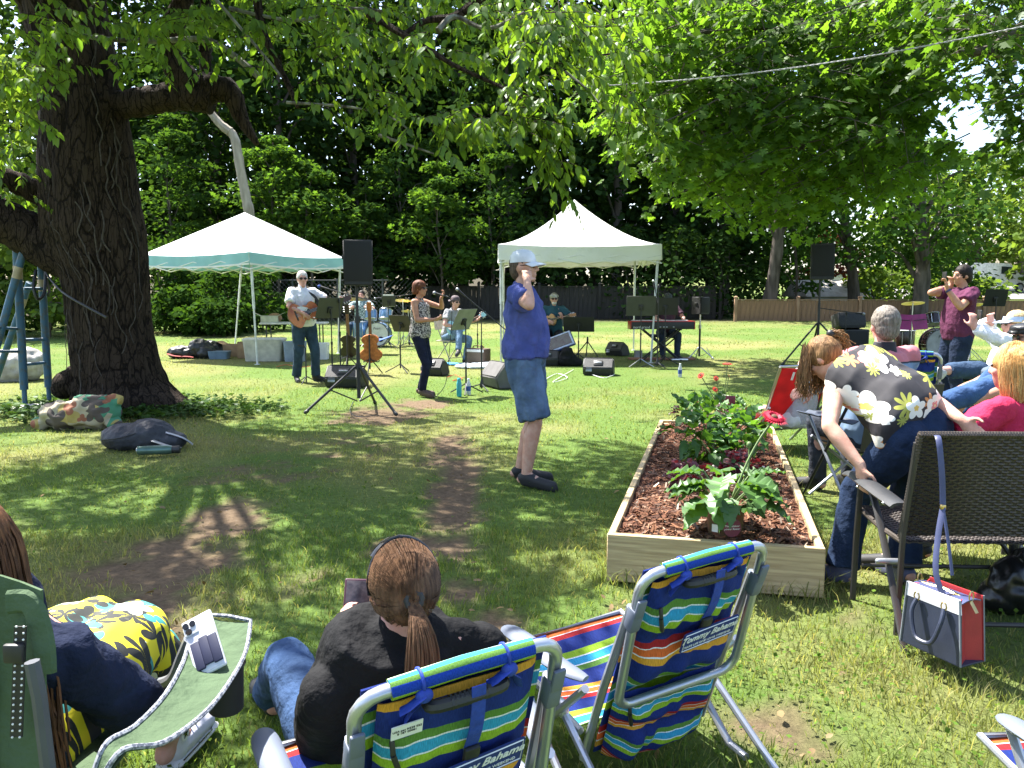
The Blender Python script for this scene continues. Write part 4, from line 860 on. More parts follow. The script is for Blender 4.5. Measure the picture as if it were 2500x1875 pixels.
def bout(L=.5, lo=.20, wa=.125, up=.148, cut=False):
    pts = []; n = 40
    for i in range(n + 1):
        t = i / n; y = -L / 2 + L * t
        w = lo * math.exp(-((t - .27) / .27) ** 2) + up * math.exp(-((t - .82) / .2) ** 2) * 1.0; w = max(w, wa * (1 - abs(t - .58) * 2.5) if abs(t - .58) < .4 else 0); e = min(1, math.sqrt(max(0, 1 - max(0, (.12 - t) / .12) ** 2)), math.sqrt(max(0, 1 - max(0, (t - .93) / .07) ** 2))); pts.append((w * e, y))
    out = [(w, y) for w, y in pts] + [(-w * (.55 if cut and y > L * .22 else 1), y) for w, y in pts[::-1]]; return out
def guitar(label, M, body_m, top_m, kind='acoustic', guard=None, group=None, back_view=False, name='acoustic_guitar'):
    """M: world matrix; local +y along the neck, +z out of the front face"""
    t = thing(name, label, 'guitar', tuple(M.translation), 0, group); R3 = M.to_3x3().to_4x4(); th = .10 if kind == 'acoustic' else .045
    def pt(nm, mb, m): mb.xf(R3); return part(nm, mb, m, t)
    o = bout() if kind == 'acoustic' else bout(.42, .17, .115, .135); o2 = [(a * .995, b * .995) for a, b in o]
    mb = MB(); mb.prism(o, th * .92, Matrix.Translation((0, 0, -th))); pt('body', mb, body_m); mb = MB(); mb.prism(o2, th * .09, Matrix.Translation((0, 0, -th * .08))); pt('top', mb, top_m)
    L = .25 if kind == 'acoustic' else .21
    mb = MB(); mb.box((0, L + .17, -.005), (.05, .42, .026)); pt('neck', mb, mat('neck_wood', (.20, .10, .05), .4)); mb = MB(); mb.box((0, L + .10, .012), (.054, .56, .008)); pt('fingerboard', mb, mat('rosewood', (.05, .03, .022), .5))
    mb = MB(); mb.prism([(-.028, 0), (.028, 0), (.042, .05), (.038, .17), (-.038, .17), (-.042, .05)], .016, Matrix.Translation((0, L + .38, -.012))); h = pt('headstock', mb, body_m)
    for g in (-1, 1):
        for i in range(3): mb = MB(); mb.cap((g * .04, L + .42 + i * .04, -.004), (g * .062, L + .42 + i * .04, -.004), .007, .010, 8); pt('tuning_peg', mb, M_MET)
    if kind == 'acoustic':
        mb = MB(); mb.lathe([(.0, 0), (.049, 0), (.049, .002), (0, .002)], 20, None, (0, .07, .0015)); pt('sound_hole', mb, mat('sound_hole_dark', (.02, .012, .01), .9)); mb = MB(); mb.tube([(math.cos(a) * .054, .07 + math.sin(a) * .054, .003) for a in [i * .314 for i in range(20)]], .004, 5, closed=True); pt('rosette', mb, mat('rosette', (.5, .38, .22), .5))
        mb = MB(); mb.rbox((0, -.12, .006), (.16, .026, .012), .004); pt('bridge', mb, mat('rosewood', (.05, .03, .022), .5))
    else:
        for y in (.06, -.02, -.09): mb = MB(); mb.rbox((0, y, .008), (.075, .02, .014), .004); pt('pickup', mb, M_BLK if kind != 'blue' else M_WHT)
        mb = MB(); mb.rbox((0, -.13, .008), (.07, .03, .012), .003); pt('bridge', mb, M_MET)
    if guard: mb = MB(); mb.prism([(-.02, .05), (-.06, .09), (-.11, .02), (-.13, -.06), (-.06, -.08), (-.045, -.01)], .003, Matrix.Translation((0, 0, .002))); pt('pickguard', mb, guard)
    mb = MB()
    for i in range(6): x = (i - 2.5) * .0085; mb.tube([(x * 1.2, -.12, .016), (x, L + .38, .018)], .0011, 3)
    pt('strings', mb, M_MET); return t
def gmat(c, neck, nrm):
    y = V(neck).normalized(); z = V(nrm); z = (z - y * z.dot(y)).normalized(); x = y.cross(z); M = Matrix((x, y, z)).transposed().to_4x4(); M.translation = V(c); return M
def drum(t, name, c, r, h, axis, shell_m, head_m, lugs=8, hoop_m=None, lug=True):
    M = frame(axis); M3 = Matrix((M[0], M[1], M[2])).transposed(); hm = hoop_m or M_MET
    mb = MB(); mb.lathe([(r * .995, 0), (r, .003), (r, h - .003), (r * .995, h)], 28, M3, c); q = part(name, mb, shell_m, t)
    for z, nm in ((0, 'drum_head'), (h, 'drum_head')): mb = MB(); mb.lathe([(0, z - .004), (r * .99, z - .004), (r * .99, z + .004), (0, z + .004)], 28, M3, c); part(nm, mb, head_m, q)
    for z in (0, h): mb = MB(); mb.tube([V(c) + M3 @ V(math.cos(a) * r * 1.02, math.sin(a) * r * 1.02, z) for a in [i * 2 * math.pi / 28 for i in range(28)]], .010, 6, closed=True); part('hoop', mb, hm, q)
    if lug:
        for i in range(lugs): a = i * 2 * math.pi / lugs; mb = MB(); mb.bar(V(c) + M3 @ V(math.cos(a) * r * 1.04, math.sin(a) * r * 1.04, .02), V(c) + M3 @ V(math.cos(a) * r * 1.04, math.sin(a) * r * 1.04, h - .02), .006, 5); part('lug', mb, M_MET, q)
    return q
M_BRASS = mat('brass_cymbal', (.62, .46, .20), .3, (.5, .36, .14), metal=1)
def cymbal(t, c, r, n=(0, .2, 1)):
    M = frame(n); M3 = Matrix((M[0], M[1], M[2])).transposed(); mb = MB(); mb.lathe([(.006, .028), (.035, .024), (.05, .012), (r, -.012), (r, -.016), (.05, .008), (.03, .018), (.006, .022)], 28, M3, c); q = part('cymbal', mb, M_BRASS, t)
    mb = MB(); mb.bar(V(c), V(c[0], c[1], .03), .011, 6); part('cymbal_stand', mb, M_MET, q)
    for k in range(3): a = k * 2.094; mb = MB(); mb.bar((c[0], c[1], .28), (c[0] + .26 * math.cos(a), c[1] + .26 * math.sin(a), .01), .008, 5); part('stand_leg', mb, M_MET, q)
def drum_kit(label, at, rz, shell, head, R_=.28, logo='Pearl', port=True, floor=True):
    """audience side is -y"""
    t = thing('drum_kit', label, 'drum kit', tuple(at), rz); d = .40
    b = drum(t, 'bass_drum', (0, -.2, R_ + .03), R_, d, (0, 1, 0), shell, head, 8, mat('hoop_paint', tuple(.5 * v for v in (.2, .2, .2)), .4))
    text(logo, R_ * .30, M_BLK, b, Matrix.Translation((0, -.2 - .007, R_ * 1.62)) @ Matrix.Rotation(rad(90), 4, 'X'), .002, .15)
    if port: mb = MB(); mb.lathe([(0, 0), (R_ * .24, 0), (R_ * .24, .004), (0, .004)], 20, Euler((rad(90), 0, 0)).to_matrix(), (.35 * R_, -.203, R_ * .68)); part('port_hole', mb, M_GRL, b)
    for g in (-1, 1): mb = MB(); mb.bar((g * R_ * .9, -.05, R_ * .7), (g * R_ * 1.35, -.25, .01), .010, 6); part('spur', mb, M_MET, b)
    for x, rr, h in ((-.17, .14, .22), (.19, .155, .24)):
        drum(t, 'tom', (x, -.10, R_ * 2 + .12), rr, h, (x * .2, .35, 1), shell, mat('coated_head', (.7, .7, .68), .6), 6); mb = MB(); mb.bar((x, -.05, R_ * 2 + .12), (x * .4, .0, R_ * 2), .012, 6); part('tom_mount', mb, M_MET, t)
    if floor: q = drum(t, 'floor_tom', (-.55, .35, .22), .2, .38, (0, 0, 1), shell, mat('coated_head', (.7, .7, .68), .6), 6)
    drum(t, 'snare_drum', (.42, .35, .55), .175, .14, (0, .05, 1), M_MET, mat('coated_head', (.7, .7, .68), .6), 8); mb = MB(); mb.bar((.42, .35, .55), (.42, .35, .03), .014, 6); part('snare_stand', mb, M_MET, t)
    cymbal(t, (-.55, -.02, 1.18), .22); cymbal(t, (.62, .0, 1.15), .21); cymbal(t, (.68, .35, .88), .17); return t
def canopy(label, corners, eave, peak, legs, roof_m, val_m, val_h, curve=0.0, over=None):
    c = sum((V(a[0], a[1], 0) for a in corners), V(0, 0, 0)) / 4; g = gz(c.y); t = thing('canopy_tent', label, 'canopy tent', (c.x, c.y, g)); pk = V(c.x, c.y, peak)
    mb = MB()
    for i in range(4):
        a = V(corners[i][0], corners[i][1], eave); b = V(corners[(i + 1) % 4][0], corners[(i + 1) % 4][1], eave)
        def fn(u, v, a=a, b=b):
            e = a + (b - a) * u; e = e - V(0, 0, .05 * math.sin(math.pi * u)); p = e + (pk - e) * v; p.z = e.z + (pk.z - e.z) * (v ** (1 + curve)) + .012 * math.sin(u * 19) * (1 - v) * v * 2; return p
        mb.sheet(fn, 14, 12, .004)
    part('roof', mb, roof_m, t, True)
    for i in range(4):
        a = V(corners[i][0], corners[i][1], eave); b = V(corners[(i + 1) % 4][0], corners[(i + 1) % 4][1], eave); n = (b - a).cross(V(0, 0, 1)).normalized(); out = n if n.dot(a - V(c.x, c.y, eave)) > 0 else -n
        def fn(u, v, a=a, b=b, out=out):
            e = a + (b - a) * u - V(0, 0, .05 * math.sin(math.pi * u)); return e - V(0, 0, val_h * v) + out * (.004 + .012 * math.sin(u * 23 + v) * v)
        mb = MB(); mb.sheet(fn, 24, 3, .003); part('valance', mb, val_m, t, True)
        if over: 
            mb = MB(); mb.sheet(lambda u, v, f=fn: f(u, .86 + .14 * v) + out * .006, 24, 1, .003); part('valance_hem', mb, over, t, True)
        mb = MB(); e0 = a - V(0, 0, val_h * .7); e1 = b - V(0, 0, val_h * .7); N = 4
        for k in range(N):
            p, q = e0 + (e1 - e0) * (k / N), e0 + (e1 - e0) * ((k + 1) / N); mb.bar(p + V(0, 0, .0), q - V(0, 0, .16), .011, 5); mb.bar(p - V(0, 0, .16), q, .011, 5)
        part('truss', mb, M_WHT, t, True)
    for (x0, y0), (x1, y1) in legs:
        mb = MB(); mb.box((0, 0, 0), (.001, .001, .001)); mb = MB(); mb.tube([(x0, y0, gz(y0)), (x0 + (x1 - x0) * .55, y0 + (y1 - y0) * .55, gz(y0) + (eave - gz(y0)) * .55)], .019, 4); mb.tube([(x0 + (x1 - x0) * .5, y0 + (y1 - y0) * .5, gz(y0) + (eave - gz(y0)) * .5), (x1, y1, eave)], .026, 4); mb.rbox((x0, y0, gz(y0) + .006), (.09, .09, .012), .004); part('leg', mb, mat('white_leg', (.62, .64, .62), .5), t, True)
    mb = MB(); mb.cap(pk - V(0, 0, .35), pk - V(0, 0, .02), .03, .02); part('peak_pole', mb, M_WHT, t, True); return t
def bin_(name, label, cat, c, size, rz, m, lid=None, taper=.9, group=None, handles=True):
    t = thing(name, label, cat, tuple(c), rz, group); w, d, h = size; mb = MB(); T = []
    mb.loft([(V(0, 0, z), V(1, 0, 0), V(0, 1, 0), w / 2 * k, d / 2 * k) for z, k in ((0, taper), (.02, taper + .01), (h * .92, 1), (h, 1.02))], 28, 7); part('tub', mb, m, t)
    if lid: mb = MB(); mb.loft([(V(0, 0, z), V(1, 0, 0), V(0, 1, 0), w / 2 * k, d / 2 * k) for z, k in ((h + .002, 1.05), (h + .03, 1.05), (h + .045, .96))], 28, 7); part('lid', mb, lid, t)
    if handles:
        for g in (-1, 1): mb = MB(); mb.rbox((g * w * .5, 0, h * .86), (.03, d * .3, .03), .008); part('handle', mb, m, t)
    return t
def carton(label, c, size, rz, m, flaps=True, group=None):
    t = thing('cardboard_box', label, 'box', tuple(c), rz, group); w, d, h = size
    for x, y, a, b in ((0, -d / 2, w, .006), (0, d / 2, w, .006), (-w / 2, 0, .006, d - .012), (w / 2, 0, .006, d - .012)): mb = MB(); mb.box((x, y, h / 2), (a, b, h)); part('side', mb, m, t)
    mb = MB(); mb.box((0, 0, .004), (w - .014, d - .014, .006)); part('base', mb, m, t)
    if flaps:
        for g in (-1, 1): mb = MB(); mb.box((g * (w / 2 + .07), 0, h + .03), (.16, d, .005), (0, -g * .45, 0)); part('flap', mb, m, t)
    return t
def lump_bag(name, label, cat, c, lumps, m, vox=.012, wr=.012, ws=7, extra=None, group=None, rz=0):
    t = thing(name, label, cat, tuple(c), rz, group); mb = MB()
    for a, r in lumps: mb.ell(a, r)
    blob('bag', mb, m, t, vox, 4, wr, ws, .6, (1, 1, 1)); 
    if extra: extra(t)
    return t
def tubes(label, name, cat, pts, r, m, group=None, n=6):
    mb = MB(); mb.tube(smooth_path(pts, 6), r, n); return solo(name, mb, m, label, cat, group, origin=pts[0])
# ================================================================== the man standing in front
mt = G(1282, 1178)
rz = rad(-101)
Bm = Body(H=1.78, w=1.08, belly=1.14, lean=-.03, look=(.10, .99, .03), wrR=(.215, .05, 1.545), elR=(.41, .10, 1.375), hR=(-.62, -.12, .75), nR=(-.6, -.3, -.5), curl=1.0, wrL=(-.21, .05, .90), anL=(-.10, -.06, .085), anR=(.12, .03, .085), toeL=(-.13, .13, .03), toeR=(.17, .21, .03))
def cap_mark(t, B):
    text('morpheus', .016, mat('cap_print', (.12, .13, .15), .6), t, Matrix.Translation(B.q(.035, .098, .070)) @ (B.M3() @ Matrix(((-.94, 0, .34), (-.34, 0, -.94), (0, 1, 0))).transposed().inverted().transposed() if False else Matrix((-B.hx * .93 + B.hf * -.36, B.hu, (B.hf * .93 + B.hx * .36))).transposed()).to_4x4(), .0008)
t = person('man in blue T-shirt, denim shorts and white cap standing with a hand at his ear', mt, rz, Bm, SK, dict(kind='tee', m=cloth('blue_tee', (.082, .10, .29), (.060, .078, .24), nscale=9), sleeve=.62, wr=.018, ws=9, e=.020, flare=.016, hem=2),
       dict(m=denim('denim_shorts', (.115, .175, .27)), len=.93, e=.020, flare=.016, name='shorts', wr=.018, ws=9), M_SHOE, short_hair(hairm('grey_brown_hair', (.12, .085, .06), (.05, .035, .025)), -.004), ball_cap(mat('white_cap', (.74, .76, .80), .8), None, False, None), mat('tinted_lens', (.06, .03, .028), .15), .0075)
# ================================================================== canopies
canopy('white pop-up tent with teal valance behind the acoustic guitarist', [(-5.03, 16.0), (-3.74, 18.6), (-6.36, 19.87), (-7.65, 17.27)], 2.26, 3.19,
       [((-4.95, 16.05), (-5.03, 16.1)), ((-6.62, 19.75), (-6.38, 19.77)), ((-3.9, 18.55), (-3.82, 18.6)), ((-7.5, 17.3), (-7.56, 17.3))], M_CANV, M_TEAL, .24, 0, M_CANV)
canopy('all white peaked pop-up tent over the keyboard player', [(-.27, 16.4), (2.93, 16.4), (2.93, 19.5), (-.27, 19.5)], 2.43, 3.46, [((-.22, 16.42), (-.22, 16.42)), ((2.76, 16.42), (2.88, 16.45)), ((2.85, 19.4), (2.85, 19.4)), ((-.2, 19.4), (-.2, 19.4))], M_CANV, M_CANV, .30, .55)
# ================================================================== acoustic guitarist
ga = G(745, 930); rz = rad(-142)
Bg = Body(H=1.77, w=1.04, look=(.25, 1, -.02), wrR=(.12, .27, 1.10), ehR=(.9, -.3, .0), hR=(-.6, .3, -.5), nR=(-.1, -1, 0), wrL=(-.42, .38, 1.24), ehL=(-.7, -.2, -.6), hL=(-.3, .6, .7), nL=(.3, -.6, .6), curl=.7, anL=(-.16, .06, .085), anR=(.13, -.04, .085), toeL=(-.24, .2, .03))
person('grey haired man in white shirt and jeans standing and playing a sunburst acoustic guitar', ga, rz, Bg, SKP, dict(kind='shirt', m=cloth('white_shirt', (.78, .78, .80), (.70, .70, .74)), sleeve=.75, collar=1, hem=1, e=.016), dict(m=denim('dark_jeans', (.045, .075, .115)), e=.016, flare=.008), M_SHOE,
       short_hair(hairm('white_hair', (.62, .60, .57), (.42, .40, .38))), None, True, .011)
Mg = Matrix.Translation(ga) @ Matrix.Rotation(rz, 4, 'Z')
guitar('sunburst acoustic guitar held by the man in the white shirt', Mg @ gmat((.10, .245, 1.10), (-.93, .22, .32), (-.05, 1, .18)), mat('dark_mahogany', (.05, .018, .012), .3), M_SUN, 'acoustic', M_WHT)
mb = MB(); mb.tube(smooth_path([(.22, .22, .98), (.2, .1, 1.25), (.08, .0, 1.47), (-.12, .14, 1.38), (-.2, .24, 1.18)], 5), .02, 6, flat=.15); mb.xf(Mg); solo('guitar_strap', mb, M_BLK, 'dark strap over the shoulder of the man in the white shirt', 'strap', origin=ga)
# ================================================================== singer
si = G(1028, 966); rz = rad(-108)
M_PRINT = pic_mat('speckled_blouse', None, lambda nt, L, v: (lambda n, r: (L(v, n.inputs['Vector']), n.inputs.__getitem__('Scale').__setattr__('default_value', 55), L(n.outputs[0], r.inputs[0]), setattr(r.color_ramp.elements[0], 'position', .47), setattr(r.color_ramp.elements[1], 'position', .53), setattr(r.color_ramp.elements[0], 'color', (.03, .025, .025, 1)), setattr(r.color_ramp.elements[1], 'color', (.42, .38, .36, 1)), r.outputs[0])[-1])(nd(nt, 'ShaderNodeTexNoise'), nd(nt, 'ShaderNodeValToRGB')))
Bs = Body(H=1.62, w=.98, look=(.05, 1, -.02), wrR=(.14, .27, 1.08), ehR=(.5, -.6, -.6), hR=(-.35, .8, .25), nR=(-.6, -.2, .7), wrL=(-.05, .30, 1.37), ehL=(-.8, .1, -.6), hL=(.0, .45, .9), nL=(.5, -.6, .1), curl=.75, anL=(-.07, -.04, .085), anR=(.07, .05, .085))
person('woman singer in speckled sleeveless blouse and dark jeans holding a microphone', si, rz, Bs, SK2, dict(kind='tank', m=M_PRINT, sleeve=0, e=.016, flare=.012, hem=1, name='blouse'), dict(m=denim('navy_jeans', (.018, .022, .045)), e=.006), mat('brown_sandal', (.10, .06, .045), .7), bob_hair(hairm('auburn_hair', (.16, .06, .028), (.07, .025, .014)), .12, .088), None, True, .010)
Ms = Matrix.Translation(si) @ Matrix.Rotation(rz, 4, 'Z')
mb = MB(); a = Ms @ V(-.01, .235, 1.44); b = Ms @ V(-.02, .42, 1.39); d = (b - a).normalized(); tm = thing('microphone', 'black handheld microphone raised to the mouth of the woman singer', 'microphone', tuple(a)); mb.tube([a, a + d * .03, b], [.02, .016, .011], 10); part('handle', mb, M_BLK, tm, True); mb = MB(); mb.ell(a - d * .018, .027); part('grille_head', mb, M_GREY, tm, True)
tubes('thin black cable hanging from the singer\'s microphone to the grass', 'microphone_cable', 'cable', [b, b + V(.05, 0, -.12), b + V(.02, .05, -.6), b + V(-.05, .05, -1.2), V(b.x - .2, b.y - .1, .02)], .005, M_BLK)
# ================================================================== speaker on the tall tripod
b = on(877, 1003); t = thing('speaker_stand', 'tall black tripod stand carrying a speaker left of the woman singer', 'speaker stand', tuple(b)); H = P(877, 697, b.y).z - b.z
mb = MB(); mb.tube([(0, 0, .16), (0, 0, 1.15)], .024, 10); part('pole', mb, M_BLK, t); mb = MB(); mb.tube([(0, 0, 1.0), (0, 0, H)], .018, 10); part('inner_pole', mb, M_BLK, t)
for z in (.56, 1.14): mb = MB(); mb.tube([(0, 0, z - .04), (0, 0, z + .04)], .036, 10); mb.cap((.03, 0, z), (.075, -.01, z), .012); part('collar', mb, M_BLK, t)
tripod_legs(t, H, .66, rad(-158), M_BLK, .017, True, .56)
speaker_box('loudspeaker', 'black loudspeaker on the tall tripod beside the teal edged tent', (b.x, b.y, b.z + H), (.36, .34, .55), rad(18))
b2 = on(1995, 868, 16.2); t = thing('speaker_stand', 'black tripod stand carrying the speaker near the wooden fence', 'speaker stand', tuple(b2)); H = P(1998, 683, b2.y).z - b2.z
mb = MB(); mb.tube([(0, 0, .2), (0, 0, 1.2)], .026, 10); part('pole', mb, M_BLK, t); mb = MB(); mb.tube([(0, 0, 1.1), (0, 0, H)], .019, 10); part('inner_pole', mb, M_BLK, t); tripod_legs(t, H, .82, rad(-160), M_BLK, .018, True, .8)
speaker_box('loudspeaker', 'black loudspeaker on a tripod in front of the wooden fence', (b2.x, b2.y, b2.z + H), (.44, .36, .69), rad(-8))
b3 = on(1707, 876); t = thing('speaker_stand', 'small tripod stand with chrome legs under the grey speaker', 'speaker stand', tuple(b3)); H = P(1707, 767, b3.y).z - b3.z
mb = MB(); mb.tube([(0, 0, .05), (0, 0, H * .72)], .022, 10); part('pole', mb, M_BLK, t); mb = MB(); mb.tube([(0, 0, H * .6), (0, 0, H)], .016, 10); mb.tube([(0, 0, H * .68), (0, 0, H * .76)], .032); part('inner_pole', mb, M_MET, t); tripod_legs(t, H, .30, rad(-150), M_MET, .012, True, .24)
speaker_box('loudspeaker', 'small dark grey speaker on a chrome legged stand beside the keyboard', (b3.x - .01, b3.y, b3.z + H), (.30, .28, .36), rad(38))
# ================================================================== stands by the guitarist
music_stand('olive music stand in front of the man in the white shirt', 812, 752, 925, rad(-127), Y=13.0)
mic_stand('boom microphone stand with blue microphone before the man in the white shirt', 832, 925, 735, (P(920, 738, 13.2), P(800, 705, 13.3)), 13.1, True, mic_m=mat('blue_foam', (.05, .10, .35), .9))
b = on(748, 934, 13.0); t = thing('guitar_stand', 'empty black guitar stand at the feet of the man in the white shirt', 'guitar stand', tuple(b)); mb = MB(); mb.tube([(0, 0, .02), (0, 0, .56), (-.02, 0, .6), (-.12, 0, .61)], .011); part('pole', mb, M_BLK, t)
for a in (.4, 2.5, 4.6): mb = MB(); mb.bar((0, 0, .12), (.2 * math.cos(a), .2 * math.sin(a), .015), .008); part('leg', mb, M_BLK, t)
wedge('large black floor monitor between the guitarist and the tall speaker stand', on(847, 944), .58, .40, .34, rad(170)); 
wedge('black floor monitor on the grass behind the singer\'s legs', on(1062, 916), .40, .36, .30, rad(158))
wedge('grey black floor monitor behind the man in the blue T-shirt', on(1222, 945), .55, .45, .40, rad(118), m=mat('worn_grey_cabinet', (.10, .095, .09), .7), hp=False)
wedge('black floor monitor with white cables on the sunlit grass', on(1462, 915), .52, .40, .30, rad(168)); wedge('black floor monitor in shade under the front edge of the white tent', on(1507, 868), .42, .38, .30, rad(140)); wedge('black box monitor with pale top beside the man in the blue T-shirt', on(1340, 892), .38, .34, .30, rad(175))
def gstand(label, px, py, h=.7):
    b = on(px, py); t = thing('guitar_stand', label, 'guitar stand', tuple(b), math.pi); mb = MB(); mb.bar((0, .1, .1), (0, .12, h), .014); part('pole', mb, M_BLK, t)
    for x, y in ((-.18, -.12), (.18, -.12), (0, .34)): mb = MB(); mb.bar((0, .1, .3), (x, y, .012), .010); part('leg', mb, M_BLK, t)
    for g in (-1, 1): mb = MB(); mb.tube([(g * .02, .1, .26), (g * .12, .04, .22), (g * .13, -.08, .22), (g * .13, -.1, .27)], .010, 6); part('arm', mb, M_BLK, t)
    return b
b = gstand('guitar stand holding the orange flat topped guitar', 906, 914); guitar('orange carved top guitar on a stand behind the tall tripod', gmat((b.x, b.y + .02, b.z + .46), (0, -.13, 1), (-.1, 1, .12)), mat('orange_maple', (.50, .17, .05), .35, (.25, .07, .02), 18, detail=8), mat('carved_orange_top', (.50, .17, .05), .35, (.25, .07, .02), 18, detail=8))
b = gstand('guitar stand holding the dark cutaway guitar', 852, 905); guitar('dark cutaway electric guitar on a stand behind the tall tripod', gmat((b.x, b.y + .02, b.z + .44), (0, -.13, 1), (.1, 1, .12)), mat('dark_guitar', (.03, .02, .016), .25), mat('dark_burst_top', (.07, .035, .02), .25), 'electric', name='electric_guitar')
# ================================================================== drummer + blue sparkle kit
dk = on(925, 842, 20.6); drum_kit('blue sparkle drum kit with white bass drum head behind the singer', dk, rad(-4), mat('blue_sparkle', (.22, .36, .55), .3, (.10, .20, .38), 60, metal=.3), mat('white_drumhead', (.72, .72, .70), .5))
dr_ = on(885, 836, 21.3); Bd = Body(H=1.76, w=1.08, pel=(0, 0, .55), look=(.1, 1, 0), wrL=(-.2, .42, .95), wrR=(.22, .42, .95), anL=(-.3, .42, .085), anR=(.3, .42, .085), khL=(-.4, 1, .6), khR=(.4, 1, .6), curl=1.1)
person('dark haired smiling drummer in a checked shirt behind the blue drum kit', dr_, rad(184), Bd, SKP, dict(kind='shirt', m=pic_mat('checked_shirt', None, lambda nt, L, v: (lambda n, r: (L(v, n.inputs['Vector']), setattr(n.inputs['Scale'], 'default_value', 22), setattr(n.inputs['Color1'], 'default_value', (.30, .42, .40, 1)), setattr(n.inputs['Color2'], 'default_value', (.08, .13, .14, 1)), n.outputs[0])[-1])(nd(nt, 'ShaderNodeTexChecker'), None)), sleeve=.7, collar=1), dict(m=denim('drummer_jeans', (.05, .08, .13))), M_SHOE, short_hair(hairm('black_hair', (.03, .02, .015), (.012, .01, .008))))
t = thing('drum_stool', 'round black drum stool under the drummer in the checked shirt', 'stool', tuple(dr_)); mb = MB(); mb.lathe([(.0, .40), (.17, .40), (.18, .44), (.16, .47), (0, .47)], 18); part('seat', mb, M_BLK, t)
for k in range(3): a = k * 2.1; mb = MB(); mb.bar((0, 0, .40), (.25 * math.cos(a), .25 * math.sin(a), .01), .012); part('leg', mb, M_MET, t)
mic_stand('low boom microphone stand reaching over the blue drum kit', 1000, 838, 730, (P(1010, 718, 20.5), P(930, 727, 20.3)), 20.6)
b = on(960, 846, 20); ts, c, E = music_stand('black music stand holding a white sheet beside the drum kit', 950, 735, 846, rad(172), .34, .3, M_DESK, Y=20, hh=.26); mb = MB(); mb.box(c + E @ V(0, -.010, .01), (.26, .004, .30), E); mb.xf(Matrix.Translation(ts.location) @ Matrix.Rotation(ts.rotation_euler.z, 4, 'Z')); solo('sheet_music', mb, M_PAPER, 'white sheet of music on the stand beside the blue drum kit', 'sheet', origin=ts.location)
mb = MB(); p = P(927, 836, 18.3); mb.sheet(lambda u, v: V(p.x + (u - .5) * .52, p.y + (v - .5) * .5, gz(18.3) + .32 + .10 * abs(u - .5) ** 1.2 * 2 + .02 * v), 10, 4, .015); q = solo('blue_case_lid', mb, mat('bright_blue_cloth', (.03, .10, .50), .6), 'bright blue curved lid behind the orange guitar', 'lid')
music_stand('olive music stand just left of the woman singer', 978, 790, 912, rad(150), .44, .5, Y=14.6); music_stand('tilted black music stand at the right of the woman singer', 1138, 780, 963, rad(-125), .42, .5, Y=11.8, m=mat('pale_desk', (.22, .22, .19), .5))
mic_stand('black boom microphone stand leaning left behind the blue T-shirt', 1176, 955, 778, (P(1240, 810, 12.1), P(1135, 722, 12.2)), 12.2)
mic_stand('upright microphone stand beside the seated guitarist\'s amplifier', 1166, 848, 782, None, 18, False)
# ================================================================== seated guitarist in grey
sg = on(1098, 878, 16.3); rz = rad(-128)
Bq = Body(H=1.74, w=.98, pel=(0, 0, .53), lean=.28, look=(.15, 1, -.12), wrR=(.10, .26, .72), ehR=(.9, -.2, -.1), hR=(-.4, .6, -.6), nR=(-.2, -1, 0), wrL=(-.38, .42, .86), ehL=(-.6, -.2, -.7), hL=(-.2, .5, .8), nL=(.5, -.6, .3), curl=.7, anR=(.30, .50, .30), khR=(.1, 1, .5), anL=(-.08, .34, .085), khL=(-.1, 1, .7), toeR=(.46, .60, .24))
person('young man in grey T-shirt and backward cap seated with a pale blue guitar', sg, rz, Bq, SKP, dict(kind='tee', m=cloth('grey_tee', (.30, .30, .31)), sleeve=.6, hem=1), dict(m=denim('light_jeans', (.17, .26, .38)), e=.012), M_SHOE, short_hair(hairm('brown_hair', (.06, .035, .02), (.03, .018, .01))), ball_cap(mat('dusky_cap', (.10, .07, .08), .8), None, True), True)
guitar('pale blue electric guitar on the lap of the seated man in grey', Matrix.Translation(sg) @ Matrix.Rotation(rz, 4, 'Z') @ gmat((.08, .26, .72), (-.90, .2, .33), (-.05, 1, .2)), mat('pale_blue_paint', (.33, .62, .75), .2), mat('pale_blue_top', (.36, .66, .80), .2), 'blue', None, name='electric_guitar')
def folding_chair(label, at, rz, m):
    t = thing('folding_chair', label, 'folding chair', tuple(at), rz)
    mb = MB(); mb.rbox((0, 0, .45), (.40, .38, .022), .01); part('seat', mb, m, t); mb = MB(); mb.sheet(lambda u, v: V((u - .5) * .40, -.205 - .03 * v - .03 * (1 - (2 * u - 1) ** 2), .66 + v * .18), 8, 2, .008); part('backrest', mb, m, t)
    for g in (-1, 1): mb = MB(); mb.tube([(g * .2, .22, .0), (g * .2, .0, .45), (g * .205, -.2, .84)], .011, 6); part('front_leg', mb, m, t); mb = MB(); mb.tube([(g * .18, -.24, .0), (g * .18, .14, .44)], .011, 6); part('rear_leg', mb, m, t)
    mb = MB(); mb.bar((-.2, .15, .12), (.2, .15, .12), .007); part('crossbar', mb, m, t); return t
M_BEIGE = mat('beige_steel', (.42, .38, .30), .45); folding_chair('beige steel folding chair under the seated man in grey', sg, rz, M_BEIGE)
